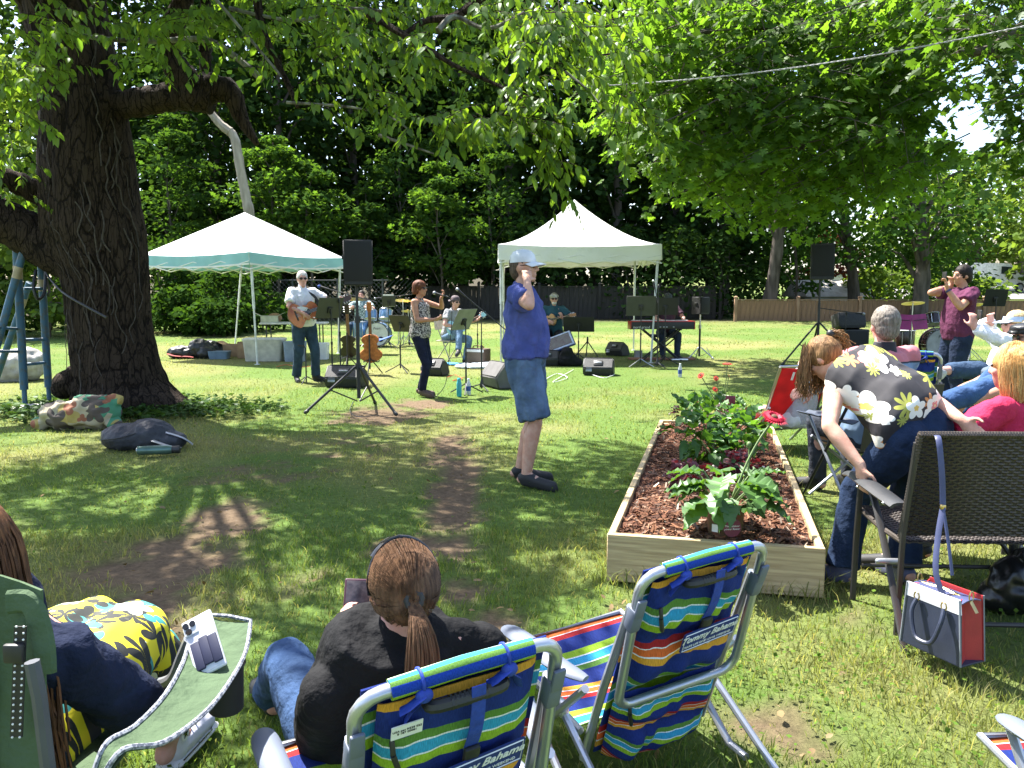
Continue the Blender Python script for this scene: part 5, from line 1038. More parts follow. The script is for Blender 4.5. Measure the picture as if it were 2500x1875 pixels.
# amp, bottles, mats
b = on(1168, 884, 15.9); t = thing('amplifier', 'brown and grey combo amplifier with leather handle beside the seated man in grey', 'amplifier', tuple(b), rad(-28)); mb = MB(); mb.rbox((0, 0, .17), (.42, .24, .32), .02); part('cabinet', mb, mat('brown_tolex', (.09, .05, .035), .7, nscale=40, bump=.3), t); mb = MB(); mb.rbox((0, -.125, .15), (.37, .012, .22), .004); part('grille', mb, mat('grille_cloth', (.16, .12, .09), .9, nscale=90), t)
mb = MB(); mb.rbox((0, -.122, .29), (.37, .012, .05), .003); part('control_panel', mb, M_WHT, t); mb = MB(); mb.tube(smooth_path([(-.12, 0, .335), (-.09, 0, .375), (.09, 0, .375), (.12, 0, .335)], 4), .011, 6); part('handle', mb, mat('tan_leather', (.35, .18, .08), .6), t)
lump_bag('blanket', 'pale grey blue cloth spread on the grass under the amplifier', 'blanket', on(1165, 898), [((0, 0, .03), (.42, .28, .05)), ((.18, .05, .04), (.25, .2, .05)), ((-.2, 0, .03), (.2, .25, .05))], cloth('pale_blue_cloth', (.50, .56, .62)), .012)
lump_bag('bright_blue_cloth', 'small bright blue cloth on the grass at the seated man\'s feet', 'cloth', on(1098, 892), [((0, 0, .02), (.2, .1, .03)), ((.15, .0, .02), (.15, .08, .03))], cloth('cyan_cloth', (.08, .30, .52)), .01)
b = on(1121, 968); t = thing('water_bottle', 'turquoise metal water bottle standing on the grass right of the singer', 'bottle', tuple(b)); TQ = mat('turquoise_enamel', (.05, .42, .45), .35); mb = MB(); mb.lathe([(.032, 0), (.036, .01), (.036, .19), (.026, .215)], 16); part('body', mb, TQ, t); mb = MB(); mb.lathe([(.027, .216), (.027, .25), (.02, .26)], 14); part('lid', mb, TQ, t)
def pet(label, b, m=None):
    t = thing('plastic_bottle', label, 'bottle', tuple(b)); g = mat('clear_plastic', (.72, .76, .78), .08, trans=.5); mb = MB(); mb.lathe([(.028, 0), (.033, .01), (.033, .06), (.030, .075), (.033, .09), (.033, .15), (.016, .20), (.014, .215)], 16); part('body', mb, g, t); mb = MB(); mb.lathe([(.016, .213), (.016, .232), (.014, .234)], 12); part('cap', mb, M_WHT, t); mb = MB(); mb.lathe([(.0345, .06), (.0345, .125)], 16); part('bottle_label', mb, mat('blue_label', (.03, .08, .35), .5), t)
pet('clear water bottle with blue label beside the turquoise bottle', on(1144, 964)); pet('clear plastic water bottle standing on the sunlit grass in front of the keyboard', on(1660, 921))
# ================================================================== flat cap player under the white tent
uk = on(1352, 862, 17.4); rz = rad(168)
Bu = Body(H=1.76, w=1.02, pel=(0, 0, .54), lean=.06, look=(-.28, 1, -.03), wrR=(.08, .26, .80), ehR=(.9, -.3, -.1), hR=(-.7, .4, -.3), nR=(0, -1, 0), wrL=(-.22, .34, .86), ehL=(-.9, -.1, -.4), hL=(.1, .6, .7), nL=(.5, -.6, .2), curl=.8, anL=(-.22, .40, .085), anR=(.16, .48, .2), khL=(-.2, 1, .6), khR=(.1, 1, .7))
M_PLAID = pic_mat('striped_cap_cloth', None, lambda nt, L, v: (lambda n, r: (setattr(n, 'bands_direction', 'X'), setattr(n.inputs['Scale'], 'default_value', 14), L(v, n.inputs['Vector']), L(n.outputs[0], r.inputs[0]), setattr(r.color_ramp.elements[0], 'color', (.05, .05, .06, 1)), setattr(r.color_ramp.elements[1], 'color', (.6, .6, .6, 1)), r.outputs[0])[-1])(nd(nt, 'ShaderNodeTexWave'), nd(nt, 'ShaderNodeValToRGB')))
person('bearded man in striped flat cap and dark teal polo seated playing a small guitar', uk, rz, Bu, SKP, dict(kind='tee', m=cloth('teal_polo', (.03, .085, .115)), sleeve=.75, collar=1, hem=1), dict(m=denim('black_jeans', (.02, .02, .025)), e=.014), M_SHOE, short_hair(hairm('grey_hair', (.3, .28, .26), (.15, .14, .13))), flat_cap(M_PLAID), True, .011, beard=mat('white_beard', (.55, .53, .5), .9))
guitar('small honey coloured guitar held by the man in the flat cap', Matrix.Translation(uk) @ Matrix.Rotation(rz, 4, 'Z') @ gmat((.12, .24, .80), (-.95, .1, .2), (-.05, 1, .2)) @ Matrix.Scale(.8, 4), mat('honey_wood', (.42, .20, .07), .3), mat('honey_top', (.55, .30, .12), .3), 'acoustic', name='guitar')
folding_chair('grey folding chair under the man in the flat cap', uk, rz, M_GREY); music_stand('wide low black music stand in front of the man in the flat cap', 1412, 792, 880, rad(172), .62, .35, M_BLK, Y=16.6, hh=.32)
b = on(1365, 884, 16.2); t = thing('tablet_stand', 'slanted tablet in blue frame on a black stand right of the blue T-shirt', 'tablet', tuple(b), rad(160)); c = V(0, 0, P(1365, 836, 16.2).z - b.z); E = (Matrix.Rotation(rad(-30), 3, 'Y') @ Matrix.Rotation(rad(35), 3, 'X')); E = Euler((rad(42), 0, 0)).to_matrix() @ Euler((0, rad(28), 0)).to_matrix()
mb = MB(); mb.rbox(c, (.58, .04, .40), .03, E); part('frame', mb, mat('navy_frame', (.02, .035, .12), .5), t); mb = MB(); mb.rbox(c + E @ V(0, .022, 0), (.54, .012, .36), .02, E); part('bezel', mb, mat('pale_blue_bezel', (.45, .52, .65), .5), t); mb = MB(); mb.box(c + E @ V(0, .030, 0), (.47, .006, .29), E); part('screen', mb, mat('dark_screen', (.03, .045, .035), .2, (.01, .012, .012), 9), t); mb = MB(); mb.bar((0, 0, .02), c, .018); part('pole', mb, M_BLK, t)
for a in (.5, 2.6, 4.7): mb = MB(); mb.bar((0, 0, .1), (.25 * math.cos(a), .25 * math.sin(a), .012), .012); part('leg', mb, M_BLK, t)
lump_bag('black_jacket', 'black cloth heaped on the ground below the slanted tablet', 'jacket', on(1384, 893), [((0, 0, .12), (.2, .16, .16)), ((.16, 0, .07), (.14, .12, .09)), ((0, -.05, .25), (.12, .1, .12))], cloth('black_cloth', (.012, .012, .014)))
t = thing('camera_tripod', 'small black folding tripod on the grass beside the man in the flat cap', 'tripod', tuple(on(1434, 872))); mb = MB(); mb.cap((0, 0, .3), (0, 0, .42), .02); part('head', mb, M_BLK, t)
for x, y in ((-.26, .05), (.22, -.1), (-.05, -.2)): mb = MB(); mb.bar((0, 0, .34), (x, y, .01), .012); part('leg', mb, M_BLK, t)
# ================================================================== keyboard player
kc = P(1614, 794, 16.9); t = thing('keyboard', 'red and black stage piano lettered along its back under the white tent', 'keyboard', (kc.x, kc.y, kc.z), rad(2)); KR = mat('red_lacquer', (.42, .025, .02), .35)
mb = MB(); mb.rbox((0, 0, 0), (1.29, .34, .15), .008); part('body', mb, M_BLK, t); mb = MB(); mb.rbox((0, 0, .080), (1.30, .35, .016), .004); part('top_edge', mb, KR, t)
for g in (-1, 1): mb = MB(); mb.rbox((g * .648, 0, 0), (.016, .36, .16), .004); part('end_cheek', mb, KR, t)
mb = MB()
for i in range(40): mb.box((-.56 + i * .0287, .14, .094), (.026, .14, .012))
part('white_keys', mb, M_WHT, t, kind='stuff'); text('nord grand', .075, M_LABEL, t, Matrix.Translation((-.43, -.173, -.035)) @ Matrix.Rotation(rad(90), 4, 'X'), .002)
for x in (-.05, .02, .08, .22): mb = MB(); mb.rbox((x, -.172, -.03), (.035, .006, .022), .003); part('socket', mb, M_GREY, t)
t = thing('keyboard_stand', 'black crossed keyboard stand under the red stage piano', 'keyboard stand', (kc.x, kc.y, gz(kc.y)), rad(2)); hh = kc.z - gz(kc.y) - .085
for g in (-1, 1):
    for y in (-.12, .12): mb = MB(); mb.bar((-.38 * g, y * .8 + .02 * g, .012), (.38 * g, y * .8 + .02 * g, hh), .016); part('leg', mb, M_BLK, t)
    mb = MB(); mb.bar((g * .38, -.18, .016), (g * .38, .18, .016), .018); part('foot_bar', mb, M_BLK, t); mb = MB(); mb.bar((g * .38, -.16, hh), (g * .38, .16, hh), .016); part('support', mb, M_BLK, t)
kb = on(1624, 868, 17.6); Bk = Body(H=1.76, w=1.05, pel=(0, 0, .56), lean=.22, look=(.05, .8, -.55), wrL=(-.25, .46, .80), wrR=(.2, .46, .80), anL=(-.16, .38, .085), anR=(.14, .40, .085), khL=(-.2, 1, .6), khR=(.2, 1, .6), curl=.3)
def cap_b(t, B): text('B', .05, mat('red_letter', (.6, .05, .05), .6), t, Matrix.Translation(B.q(0, .098, .085)) @ Matrix((-B.hx, (B.hu * .95 - B.hf * .3), B.hf)).transposed().to_4x4(), .002)
person('keyboard player in dark grey cap and plum shirt bent over the red stage piano', kb, rad(182), Bk, SKP, dict(kind='tee', m=cloth('plum_shirt', (.10, .05, .075)), sleeve=.65, hem=1), dict(m=denim('blue_black_jeans', (.04, .055, .09)), e=.014), M_SHOE, short_hair(hairm('dark_hair', (.03, .02, .015), (.012, .01, .008))), ball_cap(mat('charcoal_cap', (.055, .065, .068), .85), None, False, cap_b), False)
t = thing('piano_bench', 'black padded bench under the keyboard player', 'bench', tuple(kb), rad(2)); mb = MB(); mb.rbox((0, .05, .46), (.6, .34, .06), .02); part('seat', mb, M_BLK, t)
for x in (-.24, .24): mb = MB(); mb.bar((x, .05, .43), (-x, .05, .02), .016); part('leg', mb, M_BLK, t)
music_stand('large olive music stand left of the bare tent leg at the keyboard', 1563, 747, 902, rad(178), .55, .22, Y=15.6, hh=.38, legs_m=M_MET); music_stand('black music stand standing in front of the keyboard player\'s chest', 1622, 748, 905, rad(182), .50, .2, M_BLK, Y=16.1, hh=.34)
mic_stand('microphone stand with pale microphone beside the front tent leg', 1604, 914, 700, (P(1607, 740, 15.5), P(1599, 704, 15.6)), 15.5, True, mic_m=M_MET)
mb = MB(); p = on(1650, 874, 17.1); mb.rbox((0, 0, .02), (1.35, .30, .035), .006); q = solo('wooden_board', mb, mat('reddish_board', (.30, .13, .07), .7, (.2, .08, .05), 6, stretch=(1, 8, 1)), 'reddish wooden board lying under the keyboard stand', 'board'); q.location = (p.x - .3, p.y, p.z)
mb = MB(); mb.rbox((0, 0, .025), (.34, .16, .05), .012); q = solo('pedal', mb, M_MET, 'flat silver effects pedal on the grass before the keyboard player', 'pedal'); q.location = tuple(on(1658, 881)); bin_('paint_tin', 'small pale tin on the ground left of the keyboard', 'tin', on(1558, 864, 17.3), (.16, .16, .17), 0, M_GREY, None, .98, handles=False)
# ================================================================== raised bed
M_PINE = mat('pressure_treated_pine', (.54, .42, .24), .75, (.38, .28, .15), 3, .35, 14, spec=.2, stretch=(14, 14, 1.2)); M_PINEX = mat('pine_board_lengthwise', (.53, .41, .23), .75, (.34, .25, .135), 3, .35, 14, spec=.2, stretch=(1.2, 22, 22))
M_PINEY = mat('pine_plank_lengthwise', (.53, .41, .23), .75, (.34, .25, .135), 3, .35, 14, spec=.2, stretch=(22, 1.2, 22))
A, Bq_, C_, D_ = BED; bo = V(A); ax = (Bq_ - A).normalized(); ay = V(-ax.y, ax.x, 0); W_ = (Bq_ - A).length; L_ = (D_ - A).length; BH = .245; brz = math.atan2(ax.y, ax.x)
bed = thing('raised_bed', 'long raised garden bed of pale timber boards filled with reddish bark mulch', 'raised bed', tuple(bo), brz)
for nm, c, s, m in (('board', (W_ / 2, 0, BH / 2), (W_ + .04, .038, BH), M_PINEX), ('board', (W_ / 2, L_, BH / 2), (W_ + .04, .038, BH), M_PINEX), ('board', (0, L_ / 2, BH / 2 + .002), (.038, L_ - .042, BH - .004), M_PINEY), ('board', (W_, L_ / 2, BH / 2 + .002), (.038, L_ - .042, BH - .004), M_PINEY)):
    mb = MB(); mb.rbox(c, s, .004, None, 1); part(nm, mb, m, bed)
for x, y in ((.05, .05), (W_ - .05, .05), (.05, L_ - .05), (W_ - .05, L_ - .05)): mb = MB(); mb.box((x, y, BH / 2 - .01), (.06, .06, BH - .03)); part('corner_post', mb, M_PINE, bed)
def mulch_z(x, y): return BH - .035 + .03 * math.sin(min(1, max(0, x / W_)) * math.pi) + .02 * mnoise.noise((x * 5, y * 5, 0)) + .012 * mnoise.noise((x * 17, y * 17, 3))
M_MUL = mat('bark_mulch', (.13, .058, .034), .95, (.045, .021, .015), 26, 1.0, 60, spec=.1, detail=9)
mb = MB(); mb.sheet(lambda u, v: V(.018 + u * (W_ - .036), .018 + v * (L_ - .036), mulch_z(u * W_, v * L_)), 40, 130); part('mulch', mb, M_MUL, bed)
N = 9000; x = NP.rand(N) * (W_ - .08) + .04; y = (NP.rand(N) ** 1.3) * (L_ - .08) + .04; z = np.array([mulch_z(a, b) for a, b in zip(x, y)]) + .004
d = NP.randn(N, 3) * [1, 1, .25]; n = NP.randn(N, 3) * .5 + [0, 0, 1]; ch = np.where(NP.rand(N, 1) < .5, [[.19, .090, .05]], [[.075, .034, .022]]) * (.6 + .8 * NP.rand(N, 1))
v, fl, sz, cs = leaf_cloud((np.array([[0, -.12, 0], [1, -.1, .02], [1, .1, .02], [0, .12, 0]]), [(0, 1, 2, 3)]), np.stack([x, y, z], -1), d, n, .018 + .035 * NP.rand(N), 1.0, ch)
o = np_mesh('mulch_chips', v, fl, sz, cs, leaf_mat('chip', trans=.0, gloss=.03), bed); o['kind'] = 'stuff'
BM = Matrix.Translation(bo) @ Matrix.Rotation(brz, 4, 'Z')
def bedp(px, py, z=BH): p = G(px, py, z); return V(p.x, p.y, z)
M_GER = leaf_mat('gerbera_leaf', trans=.4, gloss=.035, tcol=(1.6, 1.5, .45), rough=.45); M_HYD = leaf_mat('hydrangea_leaf', trans=.42, gloss=.035, tcol=(1.6, 1.5, .45)); M_COL = leaf_mat('coleus_leaf', trans=.35, gloss=.05, tcol=(1.8, .8, .7)); M_STEM = mat('green_stem', (.13, .20, .06), .6); M_STEMR = mat('maroon_stem', (.12, .03, .04), .6)
def leaf_obj(name, t, base, d, L, w, droop, m, colr, lobes=0, roll=0.0, n=9, parent=None):
    """one big leaf: stalk point, direction, curved blade with midrib fold"""
    d = V(d).normalized(); x, y, _ = frame(d); x = (Matrix.Rotation(roll, 3, d) @ x); up = d.cross(x).normalized(); mb = MB(); k = len(mb.v)
    for i in range(n + 1):
        s_ = i / n; prof = math.sin(math.pi * min(1, s_ ** .75)) ** .8 if s_ < 1 else 0
        if lobes: prof *= 1 + .28 * math.sin(s_ * lobes * 2 * math.pi) * (1 - s_ * .4)
        c = V(base) + d * (L * (s_ - .12 * droop * s_ * s_)) + V(0, 0, -droop * L * s_ * s_ * .75); wv = .012 * math.sin(i * 2.3 + L * 40)
        mb.v += [tuple(c - x * w * prof + up * (.22 * w * prof + wv)), tuple(c + up * 0), tuple(c + x * w * prof + up * (.22 * w * prof - wv))]
    for i in range(n):
        a = 3 * i; mb.f += [(a, a + 1, a + 4, a + 3), (a + 1, a + 2, a + 5, a + 4)]; mb.mi += [0, 0]
    if MW.get(t.name): mb.xf(MW[t.name].inverted())
    me = mesh_of(name, mb, m); a = me.color_attributes.new('col', 'FLOAT_COLOR', 'POINT'); arr = np.ones((len(me.vertices), 4), 'f'); f = R.uniform(.75, 1.25); arr[:, :3] = np.array(colr) * f; arr[1::3, :3] *= 1.25; a.data.foreach_set('color', arr.ravel()); return link(name, me, t)
def daisy(t, c, nrm, r, m, cm, petals=26):
    c = V(c); x, y, z = frame(nrm); mb = MB()
    for ring, (rr, lift) in enumerate(((1, .05), (.72, .2))):
        for i in range(petals):
            a = (i + ring * .5) * 2 * math.pi / petals; d = x * math.cos(a) + y * math.sin(a); s_ = z.cross(d); R_ = r * rr * R.uniform(.9, 1.06); w = r * .10; mb.add([c + d * r * .15, c + d * R_ * .6 + s_ * w + z * lift * r, c + d * R_ + z * lift * .4 * r, c + d * R_ * .6 - s_ * w + z * lift * r], [(0, 1, 2, 3)])
    q = part('flower', mb, m, t, True, smooth=False); mb = MB(); mb.ell(c + z * r * .1, (r * .24, r * .24, r * .14), Matrix((x, y, z)).transposed(), 10, 6); part('flower_centre', mb, cm, q, True)
def stalk(t, pts, r, m=M_STEM, nm='stem'): mb = MB(); mb.tube(smooth_path(pts, 4), r, 6); part(nm, mb, m, t, True)
M_CRIM = mat('crimson_petal', (.62, .01, .05), .6, (.45, .008, .04), trans=.3); M_RED = mat('orange_red_petal', (.62, .045, .02), .6, (.45, .03, .015), trans=.3); M_FC = mat('flower_disc', (.10, .05, .02), .8)
def gerbera(label, base, n, L, w, stem_h, seed, spec=None):
    t = thing('gerbera_plant', label, 'plant', tuple(base)); rr = random.Random(seed)
    for i in range(n):
        a = i * 2.4 + rr.uniform(-.3, .3); e = rr.uniform(.25, 1.0); h = stem_h * rr.uniform(.5, 1.1); o = V(math.cos(a), math.sin(a), 0); top = V(base) + o * (.05 + .12 * (1 - e) + .06) * (L / .2) * .8 + V(0, 0, h); stalk(t, [V(base) + o * .02, (V(base) + top) / 2 + o * -.02 + V(0, 0, .03), top], .0045)
        leaf_obj('leaf', t, top, o + V(0, 0, rr.uniform(-.1, .45) * e), L * rr.uniform(.75, 1.15), w * rr.uniform(.8, 1.15), rr.uniform(.3, .75), M_GER, (.055, .125, .028), 4, rr.uniform(-.4, .4), 14)
    return t
gb = bedp(1778, 1305, BH); gb = V(gb.x, gb.y + .06, BH - .02)
t = gerbera('large gerbera with broad lobed leaves and one crimson flower at the front of the bed', gb, 32, .21, .060, .31, 5)
stalk(t, [gb + V(.02, .03, .1), P(1815, 1150, gb.y + .06), P(1850, 1080, gb.y + .10), P(1885, 1030, gb.y + .12)], .006); daisy(t, P(1890, 1020, gb.y + .12), (.2, -.45, 1), .075, M_CRIM, M_FC, 30)
stalk(t, [gb + V(.0, .05, .1), P(1822, 1160, gb.y + .1), P(1829, 1092, gb.y + .12)], .005); mb = MB(); mb.ell(P(1829, 1086, gb.y + .12), (.014, .014, .018)); part('bud', mb, M_STEM, t, True)
pt = thing('plant_pot', 'printed plant pot with round maroon label under the front gerbera', 'pot', (gb.x - .01, gb.y - .03, BH - .03), brz + .1); mb = MB(); mb.lathe([(.08, 0), (.10, .19), (.103, .195), (.092, .195), (.09, .18)], 24); part('body', mb, mat('pot_print', (.16, .045, .03), .5, (.05, .06, .02), 16, detail=3), pt)
mb = MB(); mb.lathe([(0, 0), (.047, 0), (.047, .003), (0, .003)], 24, Euler((rad(84), 0, .25)).to_matrix(), (.022, -.102, .088)); part('round_label', mb, mat('maroon_label', (.14, .012, .035), .5), pt)
Q = Matrix.Translation((.022, -.107, .088)) @ Matrix.Rotation(.25, 4, 'Z') @ Matrix.Rotation(rad(84), 4, 'X'); text('The outdoor\npower flower', .0145, M_LABEL, pt, Q, .0006, .2); mb = MB(); mb.box((-.058, -.080, .075), (.032, .003, .038), (0, 0, -.55)); part('price_label', mb, M_WHT, pt)
def cloud_plant(label, name, base, lobes, n, L, w, m, colr, stems=8, sm=M_STEM, own=True, flat=.6):
    t = thing(name, label, 'plant', tuple(base))
    for i in range(stems):
        c, r = lobes[i % len(lobes)]; e = V(base) + V(c) + V(R.uniform(-1, 1), R.uniform(-1, 1), R.uniform(-.3, .6)) * r * .6; stalk(t, [V(base), (V(base) + e) / 2 + V(0, 0, .02), e], .004, sm)
    for i in range(n):
        c, r = lobes[i % len(lobes)]; v = V(R.gauss(0, 1), R.gauss(0, 1), R.gauss(0, 1)).normalized(); p = V(base) + V(c) + V(v.x, v.y, v.z * flat) * r * R.uniform(.55, 1.0); leaf_obj('leaf', t, p, v + V(0, 0, .15), L * R.uniform(.7, 1.2), w * R.uniform(.8, 1.2), R.uniform(.1, .6), m, colr, 0, R.uniform(-.5, .5), 5)
    return t
hb = bedp(1735, 1120); hb = V(hb.x + .05, hb.y + .15, BH - .02)
hy = cloud_plant('bushy green hydrangea with white and coral flower heads in the middle of the bed', 'hydrangea_plant', hb, [((-.22, -.25, .24), .16), ((.0, -.1, .28), .17), ((.2, -.2, .24), .16), ((-.1, .2, .30), .17), ((.12, .35, .30), .16), ((-.1, -.35, .14), .14), ((.3, .1, .26), .14), ((.1, -.4, .16), .13)], 210, .135, .040, M_HYD, (.06, .14, .028), 10)
for px, py, m, nm in ((1742, 1022, mat('cream_floret', (.70, .62, .50), .8, (.6, .5, .4), 40, trans=.2), 0), (1842, 1008, mat('coral_floret', (.75, .25, .16), .8, (.7, .55, .45), 30, trans=.2), 1)):
    mb = MB(); c = P(px, py, hb.y + .35)
    for i in range(60): v = V(R.gauss(0, 1), R.gauss(0, 1), abs(R.gauss(0, 1))).normalized(); p = c + V(v.x * .075, v.y * .075, v.z * .045); x, y, z = frame(v); s_ = .012; mb.add([p - x * s_, p - y * s_, p + x * s_, p + y * s_], [(0, 1, 2, 3)])
    part('flower_head', mb, m, hy, True, smooth=False)
for px, py, lab in ((1690, 1190, 'burgundy coleus behind the front gerbera on the left of the bed'), (1800, 1165, 'small burgundy coleus at the right behind the front gerbera')):
    c = bedp(px, py); cloud_plant(lab, 'coleus_plant', V(c.x, c.y, BH), [((0, 0, .08), .09), ((.08, .05, .07), .08), ((-.08, .03, .06), .07)], 30, .10, .036, M_COL, (.085, .014, .022), 5, M_STEMR)
c = bedp(1735, 1035); cloud_plant('dark purple coleus mound below the back gerbera', 'coleus_plant', V(c.x, c.y, BH), [((-.2, 0, .1), .12), ((.05, .05, .12), .13), ((.25, 0, .1), .12)], 50, .09, .034, M_COL, (.04, .01, .016), 6, M_STEMR)
gb2 = bedp(1752, 1015); gb2 = V(gb2.x, gb2.y - .02, BH); t = gerbera('gerbera with orange red flowers on tall stalks at the far end of the bed', gb2, 22, .21, .05, .20, 9)
for px, py, r, nz in ((1711, 917, .045, (-.6, -.5, .6)), (1748, 924, .035, (.1, -.7, .5)), (1776, 889, .055, (0, -.1, 1)), (1746, 951, .04, (.3, -.6, .5)), (1779, 917, .026, (.8, -.2, .2))): c = P(px, py, gb2.y); stalk(t, [gb2 + V(0, 0, .1), (gb2 + c) / 2 + V(.02, 0, .02), c], .005); daisy(t, c, nz, r, M_RED, M_FC, 20)
pt = thing('plant_tag', 'dark plant tag lettered in white stuck below the back gerbera', 'plant tag', (gb2.x + .02, gb2.y - .16, BH), brz); mb = MB(); mb.rbox((0, 0, .16), (.20, .006, .13), .004); part('card', mb, mat('tag_card', (.05, .02, .03), .5, (.20, .02, .04), 9), pt); text('Garvinea.', .045, M_LABEL, pt, Matrix.Translation((0, -.006, .12)) @ Matrix.Rotation(.12, 4, 'Y') @ Matrix.Rotation(rad(90), 4, 'X'), .001, .2); mb = MB(); mb.box((0, 0, .05), (.012, .004, .12)); part('stake', mb, M_BLK, pt)
c = bedp(1862, 1185); mb = MB(); mb.box((0, 0, .06), (.016, .003, .13)); q = solo('plant_marker', mb, M_WHT, 'small white plastic plant marker standing in the mulch', 'plant marker'); q.location = tuple(c)
# ================================================================== striped beach chairs
NAVY, LIME, WHITE_, TURQ, REDC, ORNG, GOLD, BLUE_, GRN = (.012, .028, .17), (.26, .42, .03), (.72, .74, .78), (.035, .30, .52), (.34, .02, .025), (.62, .13, .03), (.62, .30, .035), (.012, .05, .36), (.10, .22, .04)
def stripes(name, seq, rep=1.0, off=0.0, trans=0.12, wob=.012):
    m, nt, b = base_mat(name); L = nt.links.new; b.inputs['Roughness'].default_value = .8; b.inputs['Specular IOR Level'].default_value = .2
    tc = nd(nt, 'ShaderNodeTexCoord'); sp = nd(nt, 'ShaderNodeSeparateXYZ'); L(tc.outputs['UV'], sp.inputs[0]); ns = nd(nt, 'ShaderNodeTexNoise'); ns.inputs['Scale'].default_value = 4; L(tc.outputs['UV'], ns.inputs['Vector'])
    a = nd(nt, 'ShaderNodeMath', operation='MULTIPLY_ADD'); L(ns.outputs[0], a.inputs[0]); a.inputs[1].default_value = wob; L(sp.outputs[1], a.inputs[2]); f = nd(nt, 'ShaderNodeMath', operation='MULTIPLY_ADD'); L(a.outputs[0], f.inputs[0]); f.inputs[1].default_value = rep; f.inputs[2].default_value = off; fr = nd(nt, 'ShaderNodeMath', operation='FRACT'); L(f.outputs[0], fr.inputs[0])
    r = nd(nt, 'ShaderNodeValToRGB'); cr = r.color_ramp; cr.interpolation = 'CONSTANT'; tot = sum(w for w, _ in seq); p = 0
    for i, (w, c) in enumerate(seq):
        e = cr.elements[i] if i < 2 else cr.elements.new(p); e.position = p; e.color = c4(c); p += w / tot
    L(fr.outputs[0], r.inputs[0])
    w = nd(nt, 'ShaderNodeTexNoise'); w.inputs['Scale'].default_value = 1; mp = nd(nt, 'ShaderNodeMapping'); mp.inputs['Scale'].default_value = (220, 26, 1); L(tc.outputs['UV'], mp.inputs[0]); L(mp.outputs[0], w.inputs['Vector']); mr = nd(nt, 'ShaderNodeMapRange'); mr.inputs[1].default_value = .35; mr.inputs[2].default_value = .65; mr.inputs[3].default_value = .75; mr.inputs[4].default_value = 1.15; L(w.outputs[0], mr.inputs[0])
    mu = nd(nt, 'ShaderNodeVectorMath', operation='SCALE'); L(r.outputs[0], mu.inputs[0]); L(mr.outputs[0], mu.inputs['Scale']); L(mu.outputs[0], b.inputs['Base Color']); bp = nd(nt, 'ShaderNodeBump'); bp.inputs['Strength'].default_value = .3; bp.inputs['Distance'].default_value = .002; L(w.outputs[0], bp.inputs['Height']); L(bp.outputs[0], b.inputs['Normal'])
    out = nt.nodes['Material Output']; t = nd(nt, 'ShaderNodeBsdfTranslucent'); mx = nd(nt, 'ShaderNodeMixShader'); L(mu.outputs[0], t.inputs[0]); mx.inputs[0].default_value = trans; L(b.outputs[0], mx.inputs[1]); L(t.outputs[0], mx.inputs[2]); L(mx.outputs[0], out.inputs[0]); return m
SEQ = [(5, NAVY), (1.6, GRN), (.35, WHITE_), (2.2, TURQ), (.35, WHITE_), (1.9, LIME), (4, NAVY), (1.6, REDC), (.3, WHITE_), (1.7, ORNG), (.3, WHITE_), (1.5, GOLD)]
M_ST = stripes('striped_chair_cloth', SEQ, 2.0, .05); M_ST2 = stripes('striped_pouch_cloth', SEQ, 1.5, .93, .05); M_ST3 = stripes('striped_seat_cloth', SEQ, 1.6, .3, .25); M_SLV = stripes('striped_sleeve_cloth', [(2, BLUE_), (1.6, LIME), (.3, WHITE_), (1.4, TURQ), (1.2, GRN)], 2, .12)
M_ALU = mat('silver_tubing', (.46, .48, .52), .32, (.40, .42, .46), metal=.75); M_GPL = mat('grey_blue_plastic', (.12, .14, .185), .5, (.105, .12, .16)); M_WEB = mat('royal_blue_webbing', (.012, .045, .33), .7, nscale=60, bump=.3)
